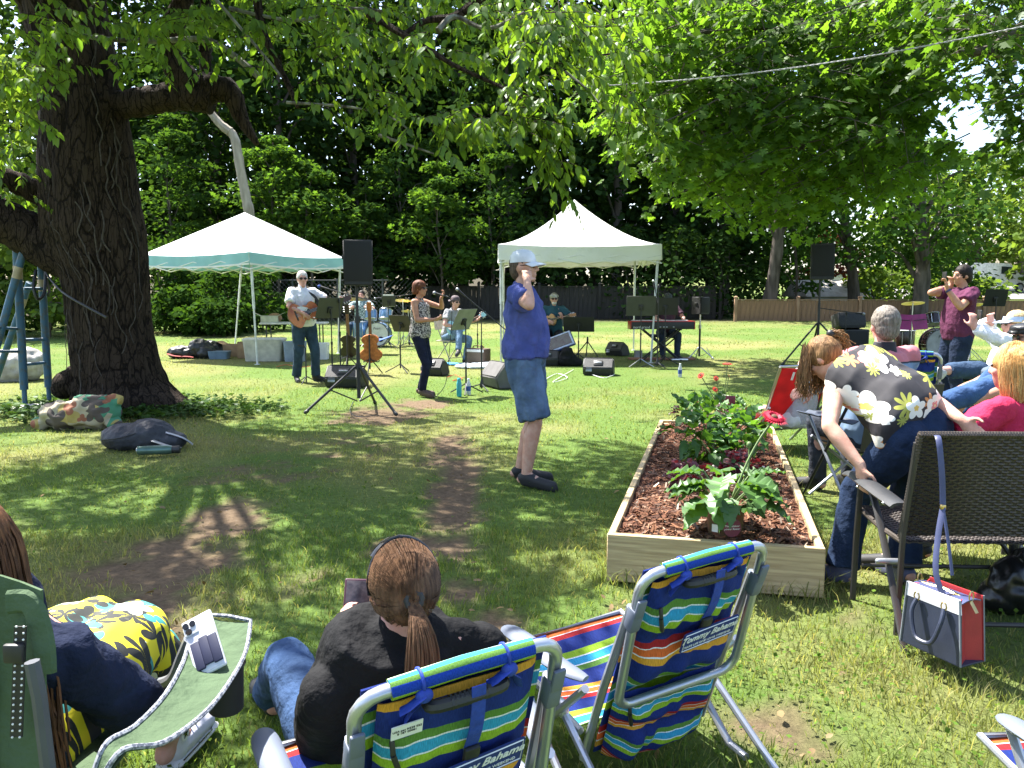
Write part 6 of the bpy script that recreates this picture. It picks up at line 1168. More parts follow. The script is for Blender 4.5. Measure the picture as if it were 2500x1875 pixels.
def beach_chair(label, at, rz, wrinkle=.01, tag_=False, group=None):
    """+y is where the sitter looks; the viewer sees the back from -y"""
    t = thing('beach_chair', label, 'beach chair', at, rz, group); T = V(0, -.28, .775); Bt = V(0, .02, .11); dn = (Bt - T); Lb = dn.length; dn.normalize(); nb = V(1, 0, 0).cross(dn).normalized()
    if nb.y > 0: nb = -nb
    def bp(x, s_, o=0.0): return T + V(x, 0, 0) + dn * (s_ * Lb) + nb * o     # o: out towards the viewer
    hw = .205
    pts = []; 
    for cx, cs, a0 in ((hw - .05, .075, 0), (hw - .05, .545, 90), (-hw + .05, .545, 180), (-hw + .05, .075, 270)):
        for a in range(0, 91, 22):
            th = rad(a0 - 90 + a); pts.append(bp(cx + .05 * math.cos(th), cs + .074 * math.sin(th), .012 + .075 * max(0, cs - .1)))
    mb = MB(); mb.tube(pts, .0135, 10, closed=True); part('back_frame', mb, M_ALU, t)
    mb = MB(); mb.tube([bp(-.142, 0, .012), bp(0, -.008, .012), bp(.142, 0, .012)], .0195, 14)
    for i in range(len(mb.v)): mb.uv[i] = (mb.v[i][0] * 2 + .5, (math.atan2(mb.v[i][2] - T.z, mb.v[i][1] - T.y + .01) / 6.283) % 1)
    part('top_sleeve', mb, M_SLV, t)
    mb = MB(); mb.sheet(lambda u, v: bp((u - .5) * .375, .01 + v * .97, -.012 - .03 * math.sin(math.pi * u) * math.sin(math.pi * v)), 12, 24, .004); part('back_fabric', mb, M_ST, t)
    def pouch(s0, s1, w0, w1, bul, m, ph):
        def fn(u, v):
            x = (u - .5) * (w0 + (w1 - w0) * v); e = min(1, 7 * min(u, 1 - u)) ** .5 * min(1, 6 * min(v + .02, 1 - v)) ** .5
            wr = wrinkle * (mnoise.noise((u * 4 + ph, v * 5, ph)) + .6 * mnoise.noise((u * 9, v * 4 + u * 5, ph + 3))) * 1.6
            return bp(x, s0 + (s1 - s0) * v + .012 * math.sin(u * 7 + ph) * wrinkle * 40, bul * e * (.45 + .55 * v) + wr * e + .004)
        mb = MB(); mb.sheet(fn, 30, 30, .003); return part('pouch', mb, m, t), fn
    q, fn = pouch(.05, .57, .32, .33, .055, M_ST2, 1.3); pouch(.62, .99, .36, .34, .07, M_ST, 4.7)
    # patch with lettering
    pc = bp(.035, .315, .065); R3 = Matrix((V(1, 0, 0), -dn, nb)).transposed().to_4x4(); Q = Matrix.Translation(pc) @ R3 @ Matrix.Rotation(.06, 4, 'Y')
    mb = MB(); mb.prism([(-.094, -.034), (.094, -.034), (.098, -.03), (.098, .03), (.094, .034), (-.094, .034), (-.098, .03), (-.098, -.03)], .004, Q); pa = part('patch', mb, mat('navy_patch', (.012, .03, .16), .8), t)
    mb = MB(); mb.tube([Q @ V(x, y, .0045) for x, y in ((-.093, -.029), (.093, -.029), (.093, .029), (-.093, .029))], .0016, 4, closed=True); part('patch_border', mb, M_LABEL, pa)
    text('Tommy Bahama', .031, M_LABEL, pa, Q @ Matrix.Translation((-.004, .008, .0045)), .0006, .35, bold=.0004); text('MAKE LIFE ONE LONG WEEKEND', .0112, M_LABEL, pa, Q @ Matrix.Translation((-.004, -.018, .0045)), .0006)
    # handle, webbing straps, buckle, zip pulls
    hp = [bp(-.075, .058, .03), bp(-.06, .05, .048), bp(.06, .05, .048), bp(.075, .058, .03)]; mb = MB(); mb.tube(smooth_path(hp, 4), .0125, 8); h = part('handle', mb, M_BLK, t)
    for i in range(9): mb = MB(); a = bp(-.036 + i * .009, .05, .048); mb.tube([a - V(.002, 0, 0), a + V(.002, 0, 0)], .0145, 8); part('grip_rib', mb, M_BLK, h)
    for x in (-.085, .085):
        mb = MB(); mb.tube([bp(x, 0, .012) + (nb * math.cos(a) - dn * math.sin(a)) * .0225 for a in [i * .524 for i in range(12)]], .0035, 6, closed=True)
        mb.tube([bp(x, .03, .034), bp(x + .02 * (1 if x > 0 else -1), .055, .036), bp(x + .03 * (1 if x > 0 else -1), .10, .03)], .011, 6, flat=.25); mb.tube([bp(x, .012, .036), bp(x - .03, .03, .042), bp(x - .045, .045, .038)], .013, 6, flat=.25); mb.ell(bp(x, .016, .036), (.017, .012, .014)); part('strap_tie', mb, M_WEB, t)
    mb = MB(); mb.sheet(lambda u, v: bp(-.0 + .028 * u, .01 + .24 * v, .052 + .012 * math.sin(v * 3.1)), 2, 8, .003); part('strap', mb, M_WEB, t); mb = MB(); mb.rbox(bp(.014, .265, .062), (.034, .014, .05), .006, R3.to_3x3().to_4x4().to_3x3() @ Matrix.Rotation(rad(90), 3, 'X')); part('buckle', mb, M_BLK, t)
    for x, s_ in ((-.142, .16), (-.15, .66)): mb = MB(); mb.rbox(bp(x, s_, .045), (.010, .008, .03), .003); mb.tube([bp(x, s_ + .02, .05), bp(x + .012, s_ + .08, .055)], .006, 6); part('zip_pull', mb, M_BLK, t)
    if tag_: Q2 = Matrix.Translation(bp(-.115, .115, .04)) @ R3; mb = MB(); mb.prism([(-.03, -.017), (.03, -.017), (.03, .017), (-.03, .017)], .002, Q2); tg = part('care_tag', mb, M_WHT, t); text('USA pat RE38 022\n8 187 00081', .0075, M_BLK, tg, Q2 @ Matrix.Translation((0, 0, .0026)), .0003)
    for g in (-1, 1):   # locks, side tubes, arms, legs
        mb = MB(); mb.rbox(bp(g * hw, .19, .02), (.034, .036, .075), .008, Matrix((V(1, 0, 0), nb, -dn)).transposed()); mb.rbox(bp(g * hw, .13, .034), (.028, .010, .06), .004, Matrix((V(1, 0, 0), nb, -dn)).transposed()); part('lock', mb, M_GPL, t)
        mb = MB(); mb.tube([bp(g * hw, .16, 0), bp(g * .215, .6, -.01), bp(g * .22, 1.0, -.01)], .0125, 8); part('side_tube', mb, M_ALU, t)
        mb = MB(); ap = [(g * .255, -.07, .415), (g * .285, .02, .425), (g * .29, .2, .425), (g * .285, .36, .412)]; mb.tube(smooth_path(ap, 5), [.016, .02, .024, .028, .03, .032, .034, .034, .034, .034, .034, .034, .034, .032, .028, .018], 10, flat=.45); part('armrest', mb, M_GPL, t)
        mb = MB(); mb.tube([(g * .285, .33, .40), (g * .29, .18, .2), (g * .29, -.02, .015), (g * .285, -.10, .012)], .0125, 8); part('leg', mb, M_ALU, t); mb = MB(); mb.tube([(g * .27, -.09, .40), (g * .275, .1, .23), (g * .28, .46, .015), (g * .28, .52, .014)], .0125, 8); part('leg', mb, M_ALU, t)
        mb = MB(); mb.tube([(g * .262, .07, .27), (g * .27, -.30, .012)], .0115, 8); mb.rbox((g * .262, .07, .27), (.03, .06, .05), .01); part('rear_strut', mb, M_ALU, t)
    mb = MB(); mb.sheet(lambda u, v: V((u - .5) * .47, .02 + v * .47, .225 + .055 * v - .035 * math.sin(math.pi * u) * math.sin(math.pi * min(1, v * 1.1))), 10, 14, .004); part('seat_fabric', mb, M_ST3, t)
    mb = MB(); mb.tube([(-.24, .0, .22), (-.24, .49, .285), (.24, .49, .285), (.24, .0, .22)], .012, 8); part('seat_frame', mb, M_ALU, t); return t
def chair_at(pl, pr):   # top bar ends as (px, py, Y) -> base location and heading
    a, b = P(*pl), P(*pr); c = (a + b) / 2; rz = math.atan2(b.y - a.y, b.x - a.x); o = Matrix.Rotation(rz, 3, 'Z') @ V(0, -.28, 0); return (c.x - o.x, c.y - o.y, 0), rz
c1, r1 = chair_at((918, 1690, 1.40), (1320, 1595, 1.55)); bc1 = beach_chair('blue striped beach chair under the ponytailed woman in black', c1, r1, .004, True); bc1.rotation_euler[1] = -rad(4.5); bc1.location.x += .052; bc1.location.y += .02
c2, r2 = chair_at((1576, 1402, 2.02), (1849, 1340, 2.19)); bc2 = beach_chair('empty blue striped beach chair with crumpled pouch in front of the raised bed', c2, r2, .016); bc2.rotation_euler[1] = -rad(4); bc2.location.x += .05; bc2.location.y += .02
c3 = P(2470, 1835, 1.95); beach_chair('beach chair cut off at the lower right corner with one grey armrest showing', (c3.x + .29, c3.y - .33, 0), rad(6), .006)
# ================================================================== ponytailed woman
wb = (c1[0], c1[1], 0); L0, D = world_body(wb, r1); L = lambda p: L0(V(p[0] * 1.04, p[1] * 1.04, max(1.45 + (p[2] - 1.45) * 1.04, .03) if p[2] > .12 else p[2]))
Bw = Body(H=1.60, w=1.0, pel=L((-.40, 2.10, .27)), chest_up=L((-.27, 1.93, .62)) and D((.15, -.20, .36)), neck=L((-.275, 1.935, .615)), shL=L((-.44, 1.87, .51)), shR=L((-.075, 2.04, .555)), look=D((-.30, .93, -.18)), hup=D((-.06, .12, 1)),
          wrL=L0(P(822, 1592, 2.12)), ehL=D((-.15, -.2, -1)), hL=D((.10, .15, .95)), nL=D((.9, .2, -.1)), wrR=L((-.33, 2.20, .53)), ehR=D((.5, .1, -1)), hR=D((-.5, .1, .8)), nR=D((-.6, .3, -.2)), curl=.55,
          anL=L((-.80, 2.62, .085)), anR=L((-.35, 2.80, .085)), khL=D((-.3, .3, 1)), khR=D((.0, .3, 1)), toeL=L((-.88, 2.76, .03)), toeR=L((-.36, 2.98, .03)))
M_HB = hairm('light_brown_hair', (.155, .085, .046), (.06, .032, .018))
def pony(t, B):
    k = B.k; mb = MB(); Mx = B.M3(); mb.ell(B.q(0, -.016, .032), (.081 * k, .099 * k, .097 * k), Mx, 22, 16); mb.ell(B.q(0, -.06, -.02), (.062 * k, .055 * k, .06 * k), Mx); o = blob('hair', mb, M_HB, t, .007, 3, 0, 30, .6)
    tie = B.q(.005, -.128, .0); rr = random.Random(3); ps = []
    for i in range(900):   # combed back over the skull to the tie
        a = rr.uniform(-1.75, 1.75); b = rr.uniform(-.25, 1.25); st = B.q(math.sin(a) * .088 * math.cos(b * .4), math.cos(a) * .104 * (math.cos(b) if b > 0 else 1) - .016, .032 + .102 * math.sin(b) - .03 * (b < 0))
        pts = []
        for j in range(7):
            s_ = j / 6; p = st.lerp(tie, s_); c = B.q(0, -.016, .030); v = Mx.inverted() @ (p - c); n_ = math.sqrt((v.x / .0825) ** 2 + (v.y / .1005) ** 2 + (v.z / .0985) ** 2) or 1; tgt = 1.0 + .012 * rr.random(); f = tgt / (n_ * k) if n_ < 1.12 * k or True else 1
            pts.append(c + (p - c) * (f if s_ < .85 else 1 + (f - 1) * max(0, (1 - s_) / .15)) )
        ps.append(pts)
    strands('hair_strands', ps, .0011, M_HB, o)
    ps = []; down = V(B.M3().inverted() @ V(0, 0, -1)); w = lambda a, b, c: B.q(a, b, c)
    for i in range(420):
        a = rr.uniform(0, 6.28); r_ = math.sqrt(rr.random()); x0, y0 = math.cos(a) * r_, math.sin(a) * r_; ln = rr.uniform(.75, 1.05)
        ps.append([w(x0 * .012, -.118 + y0 * .006, y0 * .012), w(.006 + x0 * .02, -.15 + y0 * .012, -.03 + y0 * .012), w(.012 + x0 * .036, -.158 + y0 * .026, -.09), w(.012 + x0 * .046, -.150 + y0 * .034, -.09 - .08 * ln), w(.005 + x0 * .04, -.140 + y0 * .03, -.09 - .15 * ln), w(-.006 + x0 * .026 + rr.uniform(-.012, .012), -.132 + y0 * .02, -.09 - .215 * ln)])
    q = strands('ponytail', [smooth_path(p, 2) for p in ps], .0017, M_HB, t, 4); mb = MB(); mb.tube([tie + Mx @ V(math.cos(a) * .019, 0, math.sin(a) * .019) for a in [i * .628 for i in range(10)]], .008, 8, closed=True); part('hair_tie', mb, M_BLK, t)
    mb = MB(); ar = [B.q(math.sin(a) * .098, .01 - .035 * abs(math.sin(a)) , .03 + .122 * math.cos(a)) for a in [-1.75 + i * .25 for i in range(15)]]; mb.tube(ar, .0042, 6); mb.tube([B.q(math.sin(a) * .094, .035, .03 + .114 * math.cos(a)) for a in [-.9 + i * .2 for i in range(10)]], .019, 6, flat=.3); part('sunglasses', mb, M_LENS, t)
person('woman with light brown ponytail and black top sitting with a phone in her hand', wb, r1, Bw, SKP, dict(kind='tank', m=cloth('black_top', (.012, .012, .013), (.008, .008, .009)), sleeve=.95, e=.030, scoop=1, hem=1, name='top', wr=.006), dict(m=denim('blue_jeans', (.045, .085, .18)), e=.014), M_SHOE, pony, None, False, .007, watch=('L', mat('pale_pink_band', (.62, .50, .52), .5)))
def slab_phone(label, c, up, nrm, size, body_m, scr_m, frm=.004):
    x, y, z = frame(nrm, up); M3 = Matrix((x, y, z)).transposed(); t = thing('phone', label, 'phone', tuple(c)); mb = MB(); mb.rbox((0, 0, 0), (size[0], size[1], .010), .009, M3, 3); part('case', mb, body_m, t); mb = MB(); mb.rbox(M3 @ V(0, 0, .0055), (size[0] - .01, size[1] - .012, .002), .0008, M3); part('screen', mb, scr_m, t); return t, M3
slab_phone('phone in maroon case held in the hand of the ponytailed woman', P(874, 1488, 2.20), (.06, .25, 1), (.25, -.85, .35), (.082, .165), mat('maroon_case', (.06, .012, .03), .5), mat('phone_screen', (.16, .13, .125), .25, (.05, .04, .045), 40, detail=8))
# ================================================================== woman in the green camp chair
M_OLV = cloth('olive_canvas', (.075, .115, .062), (.055, .085, .046), .85, 3); M_PIPE = mat('grey_piping', (.10, .11, .14), .8, (.30, .31, .34), 120, lo=.48, hi=.52)
cg = thing('camp_chair', 'olive green folding camp chair with cup holder at the lower left corner', 'camp chair', (-1.10, 1.62, 0))
def bk(u, v): p = V(-.865 - .55 * (1 - u), 1.47 - .02 * (1 - v) + .06 * math.sin(math.pi * u), .44 + .47 * v - .02 * math.sin(math.pi * u * 2) * v); return p
mb = MB(); mb.sheet(bk, 12, 10, .006); part('back_canvas', mb, M_OLV, cg, True)
mb = MB(); mb.tube([P(122, 1915, 1.41), P(96, 1700, 1.40), P(78, 1615, 1.40)], .013, 8); part('back_pole', mb, mat('dull_dark_pole', (.07, .075, .09), .5), cg, True); mb = MB(); mb.tube([(-1.43, 1.5, 0), (-1.43, 1.46, .92)], .012); part('back_pole', mb, M_GREY, cg, True); mb = MB(); mb.tube(smooth_path([P(110, 1640, 1.46), P(104, 1560, 1.46), P(75, 1475, 1.47), P(20, 1470, 1.47)], 4), .022, 8, flat=.5); part('corner_sleeve', mb, M_OLV, cg, True)
mb = MB(); mb.sheet(lambda u, v: P(24 + 30 * u + 10 * v, 1800 - 270 * v, 1.435), 2, 6, .003); s_ = part('strap', mb, M_BLK, cg, True); mb = MB(); [mb.ell(P(24 + 30 * u + 10 * v, 1800 - 270 * v, 1.432), .0022, None, 5, 4) for u in (.2, .8) for v in [i / 17 for i in range(18)]]; part('stitching', mb, M_LABEL, s_, True, kind='stuff'); mb = MB(); mb.rbox(P(34, 1595, 1.43), (.036, .014, .036), .005); part('buckle', mb, M_BLK, s_, True)
edL = [(232, 1875, 1.47), (262, 1812, 1.50), (330, 1772, 1.60), (400, 1700, 1.72), (445, 1620, 1.86), (470, 1545, 2.0), (500, 1500, 2.08)]; edR = [(245, 1905, 1.43), (300, 1830, 1.45), (400, 1812, 1.52), (500, 1740, 1.66), (560, 1665, 1.80), (600, 1590, 1.95), (612, 1515, 2.06)]
EL, ER = smooth_path([P(*a) for a in edL], 5), smooth_path([P(*a) for a in edR], 5)
mb = MB(); mb.sheet(lambda u, v: EL[min(len(EL) - 1, int(round(v * (len(EL) - 1))))].lerp(ER[min(len(ER) - 1, int(round(v * (len(ER) - 1))))], u) - V(0, 0, .012 * math.sin(math.pi * u)), 6, len(EL) - 1, .006); part('arm_canvas', mb, M_OLV, cg, True)
mb = MB(); mb.tube(EL + [EL[-1].lerp(ER[-1], .5) + V(0, .01, 0)] + ER[::-1], .0055, 6); part('piping', mb, M_PIPE, cg, True)
cc = P(548, 1625, 1.93); mb = MB(); mb.lathe([(.036, -.115), (.041, -.11), (.045, 0), (.046, .0), (.042, -.004), (.036, -.10), (.0, -.102)], 20, None, cc); part('cup_holder', mb, mat('dark_mesh', (.02, .021, .019), .9), cg, True); mb = MB(); mb.tube([cc + V(math.cos(a) * .046, math.sin(a) * .046, .004) for a in [i * .314 for i in range(20)]], .005, 6, closed=True); part('holder_rim', mb, M_BLK, cg, True)
mb = MB(); mb.tube(smooth_path([P(380, 1670, 2.1), P(420, 1655, 2.05), P(445, 1600, 2.02), P(462, 1560, 2.0)], 4), .014, 8); part('front_pole', mb, M_GREY, cg, True); mb = MB(); mb.sheet(lambda u, v: V(-1.38 + .5 * u, 1.50 + .5 * v, .40 + .03 * v - .04 * math.sin(math.pi * u)), 8, 8, .006); part('seat_canvas', mb, M_OLV, cg, True)
for x, y, x2, y2 in ((-1.42, 1.46, -.92, 2.02), (-.90, 1.46, -1.40, 2.02), (-1.42, 1.46, -1.42, 2.0), (-.9, 2.02, -1.42, 2.02)): mb = MB(); mb.bar((x, y, .40), (x2, y2, .02), .010); part('leg', mb, M_GREY, cg, True)
pc = P(498, 1572, 1.90); tp, M3 = slab_phone('white phone with navy card wallet propped in the green chair\'s cup holder', pc, (-.55, .35, .95), (-.15, -.80, .62), (.076, .150), mat('white_phone', (.66, .68, .74), .3), mat('white_back', (.68, .70, .76), .25))
for i, x in enumerate((-.018, .004, .026)): mb = MB(); mb.rbox(M3 @ V(x, -.026 + .005 * (i == 1), .009), (.0225, .072, .007), .003, M3); part('wallet_sleeve', mb, mat('navy_wallet', (.010, .014, .05), .7), tp)
mb = MB(); mb.rbox(M3 @ V(-.017, .05, .0075), (.034, .036, .004), .006, M3); cb = part('camera_plate', mb, M_WHT, tp)
for x, y in ((-.026, .058), (-.009, .057), (-.022, .041)): mb = MB(); mb.lathe([(0, 0), (.0075, 0), (.0075, .004), (0, .004)], 14, M3, M3 @ V(x, y, .0095)); part('camera_lens', mb, M_LENS, cb)
lw = (-1.14, 1.75, 0); L0_, D = world_body(lw, rad(-8)); L = lambda p: L0_(V(p[0] - (.0 if p[1] < 1.7 else .05), p[1], p[2] - (.08 if p[2] > .4 else 0)))
Bl = Body(H=1.68, w=1.08, pel=L((-1.15, 1.72, .48)), neck=L((-1.075, 1.58, .88)), shL=L((-1.28, 1.60, .80)), shR=L((-.945, 1.64, .79)), chest_up=D((0, -.1, 1)), look=D((-.1, 1, .05)), wrR=L((-1.0, 1.98, .585)), ehR=D((1, -.3, -.5)), hR=D((-.8, .6, 0)), wrL=L((-1.25, 1.98, .58)), anR=L((-.995, 2.41, .10)), anL=L((-1.2, 2.35, .09)), khR=D((.1, .6, 1)), khL=D((0, .6, 1)), toeR=L((-.972, 2.58, .035)), curl=.8)
M_HL = hairm('auburn_long_hair', (.17, .075, .035), (.06, .028, .016))
def long_hair(t, B):
    mb = MB(); Mx = B.M3(); mb.ell(B.q(0, -.016, .03), (.09, .106, .10), Mx); o = blob('hair', mb, M_HL, t, .009, 2, 0, 20, .6); rr = random.Random(8); ps = []
    for i in range(420):
        a = rr.uniform(-2.2, 2.2); x = math.sin(a); y = -math.cos(a); rx = rr.uniform(.75, 1.05); ln = rr.uniform(.30, .50); j = lambda: rr.uniform(-.02, .02)
        ps.append(smooth_path([B.q(x * .05 * rx, y * .05, .11), B.q(x * .095 * rx, y * .11 * rx - .01, .03), B.q(x * .115 * rx, y * .115 * rx - .02, -.1 + j()), B.q(x * .145 * rx + j(), y * .12 * rx - .03, -.22 + j()), B.q(x * .15 * rx + j() * 1.5, y * .11 * rx - .03 + j(), -.05 - ln)], 3))
    strands('hair_strands', ps, .0034, M_HL, o, 4)
pw = person('long haired woman in navy denim jacket and yellow floral dress in the green camp chair', lw, rad(-8), Bl, SKP, dict(kind='shirt', m=denim('navy_denim_jacket', (.018, .024, .05)), sleeve=1.85, collar=1, e=.026, hem=1, name='jacket', wr=.010), None, None, long_hair, None, False, .009)
def floral(name, ground, parts, scale=7.0, coord='Object', rot=0.0):
    """printed blossoms: petalled outlines round voronoi centres, in layers; parts: (radius m, colour, seed, cells per m, petals, petal depth)"""
    def fn(nt, L, v):
        g = nd(nt, 'ShaderNodeRGB'); g.outputs[0].default_value = c4(ground); cur = g.outputs[0]
        if rot: mr = nd(nt, 'ShaderNodeMapping'); mr.inputs['Rotation'].default_value = (rot, 0, 0); L(v, mr.inputs[0]); v = mr.outputs[0]
        def M(op, a, b=None, c=None):
            n = nd(nt, 'ShaderNodeMath', operation=op)
            for i, q in enumerate((a, b, c)):
                if q is None: continue
                if isinstance(q, (int, float)): n.inputs[i].default_value = q
                else: L(q, n.inputs[i])
            return n.outputs[0]
        for size, c, seed, sf, pet, amp in parts:
            mp = nd(nt, 'ShaderNodeMapping'); mp.inputs['Location'].default_value = (seed, seed * .7, seed * 1.3); mp.inputs['Scale'].default_value = (1, .25, 1); L(v, mp.inputs[0]); vo = nd(nt, 'ShaderNodeTexVoronoi'); vo.inputs['Scale'].default_value = sf; vo.inputs['Randomness'].default_value = .8; L(mp.outputs[0], vo.inputs['Vector'])
            df = nd(nt, 'ShaderNodeVectorMath', operation='SUBTRACT'); L(mp.outputs[0], df.inputs[0]); L(vo.outputs['Position'], df.inputs[1]); sp = nd(nt, 'ShaderNodeSeparateXYZ'); L(df.outputs[0], sp.inputs[0])
            x, z = sp.outputs[0], sp.outputs[2]; r = M('SQRT', M('ADD', M('MULTIPLY', x, x), M('MULTIPLY', z, z))); rnd = nd(nt, 'ShaderNodeSeparateXYZ'); L(vo.outputs['Color'], rnd.inputs[0])
            an = M('ADD', M('ARCTAN2', z, x), M('MULTIPLY', rnd.outputs[0], 6.28)); lim = M('MULTIPLY', M('MULTIPLY_ADD', M('ABSOLUTE', M('COSINE', M('MULTIPLY', an, pet / 2))), amp, 1 - amp), M('MULTIPLY_ADD', rnd.outputs[1], size * .7, size * .65))
            lt = M('LESS_THAN', r, lim); mx = nd(nt, 'ShaderNodeMix', data_type='RGBA'); L(lt, mx.inputs[0]); L(cur, mx.inputs[6]); mx.inputs[7].default_value = c4(c); cur = mx.outputs[2]
        return cur
    return pic_mat(name, None, fn, .8, coord)
M_YEL = floral('yellow_floral_cloth', (.78, .66, .02), [(.048, (.02, .022, .02), 1.0, 11, 6, .9), (.04, (.05, .30, .28), 4.0, 8, 2, .9), (.042, (.76, .78, .62), 7.3, 5.5, 5, .45), (.012, (.05, .05, .04), 7.3, 7, 4, .3), (.03, (.02, .022, .02), 2.6, 9, 2, .9)], rot=rad(75))
mb = MB(); Lq = lambda *a: V(L(a)); mb.chain([Lq(-1.08, 1.80, .48), Lq(-1.03, 2.05, .56), Lq(-1.02, 2.24, .57)], [.13, .12, .10], 16); mb.chain([Lq(-1.25, 1.80, .48), Lq(-1.2, 2.05, .57), Lq(-1.16, 2.28, .57)], [.13, .12, .10], 16); mb.tube([Lq(-1.09, 2.24, .56), Lq(-1.07, 2.36, .38), Lq(-1.05, 2.36, .20)], [.15, .15, .17], 20, flat=.7); blob('dress', mb, M_YEL, pw, .012, 5, .008, 7, .6)
sn = V(L((-.99, 2.46, .0))); mb = MB(); u = V(D((.12, 1, 0))).normalized(); b = sn; up = V(0, 0, 1)
M_SNK = mat('white_canvas_shoe', (.66, .66, .74), .75, (.60, .60, .68), 30, .2); mb.chain([b + up * .06 - u * .05, b + up * .055 + u * .07, b + up * .045 + u * .15], [.042, .043, .038]); mb.cap(b + up * .06 - u * .04, b + up * .15 - u * .055, .046, .042); sh = blob('shoe', mb, M_SNK, pw, .006, 4)
mb = MB(); mb.chain([b + up * .018 - u * .06, b + up * .018 + u * .06, b + up * .02 + u * .16], [.044, .046, .043]); 
for i in range(len(mb.v)): q = V(mb.v[i]); mb.v[i] = (q.x, q.y, (q.z - .018) * .45 + .02)
part('rubber_sole', mb, M_WHT, sh)
sd = V(u.y, -u.x, 0); mb = MB(); Q = Matrix.Translation(b + up * .115 - u * .05 + sd * .046) @ Matrix((u, up, sd)).transposed().to_4x4(); mb.lathe([(0, 0), (.022, 0), (.022, .002), (0, .002)], 18, Q.to_3x3(), Q.translation); bd = part('ankle_badge', mb, M_WHT, sh); mb = MB(); mb.prism([((.016 if i % 2 == 0 else .007) * math.sin(i * .6283), (.016 if i % 2 == 0 else .007) * math.cos(i * .6283)) for i in range(10)], .0035, Q); part('badge_star', mb, M_LENS, sh)
mb = MB(); mb.tube([b + up * .034 + sd * .044 + u * a for a in (-.06, .05, .12)] + [b + up * .034 + u * .185], .0025, 5); part('sole_line', mb, M_LENS, sh)
for i in range(5):
    p = b + up * (.115 - i * .012) + u * (.0 + i * .026); mb = MB(); mb.tube([p - sd * .03, p + up * .006, p + sd * .03], .0035, 5); part('lace', mb, M_WHT, sh)
# ================================================================== woven chairs
M_WIC = mat('dark_wicker', (.055, .042, .033), .5, (.03, .023, .018), 60, .2); M_DKM = mat('dark_bronze_metal', (.03, .027, .025), .5)
def weave(mb, fn, nu, nv, amp=.004, r=.0048):
    """fn(u,v)->point; crossing strands that go over and under one another"""
    for j in range(nv):
        v = (j + .5) / nv; pts = []
        for i in range(nu * 2 + 1):
            u = i / (nu * 2); p = V(fn(u, v)); n = (V(fn(min(u + .01, 1), v)) - V(fn(max(u - .01, 0), v))).cross(V(fn(u, min(v + .01, 1))) - V(fn(u, max(v - .01, 0)))).normalized(); pts.append(p + n * amp * (1 if (i + 2 * (j % 2)) % 4 in (0, 1) else -1))
        mb.tube(pts, r * 1.25, 4, cap=False, flat=.55)
    for i in range(nu):
        u = (i + .5) / nu; mb.tube([fn(u, j / 8) for j in range(9)], r * .8, 4, cap=False)
def wicker_chair(label, at, rz):
    """+y is where the sitter looks; 0.66 wide"""
    t = thing('wicker_chair', label, 'chair', at, rz); w = .68
    bfn = lambda u, v: V((u - .5) * w, .085 - .13 * v + .012 * math.sin(math.pi * u), .445 + .45 * v); sfn = lambda u, v: V((u - .5) * w, .06 + .50 * v, .425 + .015 * v - .012 * math.sin(math.pi * v))
    for nm, fn, nv in (('back_weave', bfn, 38), ('seat_weave', sfn, 40)):
        mb = MB(); weave(mb, fn, 30, nv); o = part(nm, mb, M_WIC, t, kind='stuff'); mb = MB(); mb.sheet(lambda u, v: fn(u, v), 4, 4, .002); part('backing', mb, M_DKM, o)
    for nm, fn in (('back_rim', bfn), ('seat_rim', sfn)): mb = MB(); mb.tube([fn(u, v) for u, v in ((0, 0), (0, .5), (0, 1), (.25, 1), (.5, 1), (.75, 1), (1, 1), (1, .5), (1, 0))], .013, 8); part(nm, mb, M_WIC, t)
    for i in range(44):
        if i % 1 == 0: pass
    mb = MB()
    for i in range(60): p = bfn(i / 60, 1); mb.tube([p - V(.0035, 0, 0), p + V(.0035, 0, 0)], .0155, 6)
    for i in range(36): p = bfn(0, i / 36); mb.tube([p - V(0, 0, .0035), p + V(0, 0, .0035)], .0155, 6)
    part('rim_wrapping', mb, M_WIC, t, kind='stuff')
    for g in (-1, 1):
        x = g * (w / 2 + .02); mb = MB(); mb.tube([(x, .54, .0), (x, .53, .3), (x, .50, .60)], .015, 8, flat=.7); part('front_leg', mb, M_DKM, t)
        mb = MB(); mb.tube(smooth_path([(x, .40, .585), (x, .30, .50), (x, .16, .32), (x, .02, .12), (x, -.06, .0)], 4), .016, 8, flat=.7); part('rear_leg', mb, M_DKM, t); mb = MB(); mb.tube([(x - g * .015, .07, .02), (x - g * .015, .055, .45), (x - g * .015, -.03, .86)], .013, 8); part('back_post', mb, M_DKM, t)
        mb = MB(); mb.sheet(lambda u, v: V(x + (u - .5) * (.055 + .03 * math.sin(v * 2.6)) , .66 - .60 * v, .60 - .02 * v * v - .09 * max(0, .12 - v) ** .9 - .014 * abs(2 * u - 1) ** 3), 6, 16, .012); part('armrest', mb, mat('grey_armrest', (.04, .042, .045), .4), t)
        for y in (.42, .12): mb = MB(); mb.ell((x - .045, y, .575), .007); part('bolt', mb, M_MET, t)
        mb = MB(); mb.cap((x - .05, .13, .32), (x + .04, .13, .32), .013); part('hinge', mb, M_GREY, t)
    mb = MB(); mb.bar((-w / 2, .0, .10), (w / 2, .0, .10), .011); part('crossbar', mb, M_DKM, t); mb = MB(); mb.bar((-w / 2, .50, .18), (w / 2, .50, .18), .010); part('crossbar', mb, M_DKM, t)
    return t
wc = wicker_chair('dark brown woven patio chair with a red and navy handbag hanging from its back', (1.965, 3.28, 0), rad(-3))
wc2 = place(copy_tree(wc), (2.62, 4.12, 0), rad(62), 'second woven patio chair under the blonde woman at the right edge')
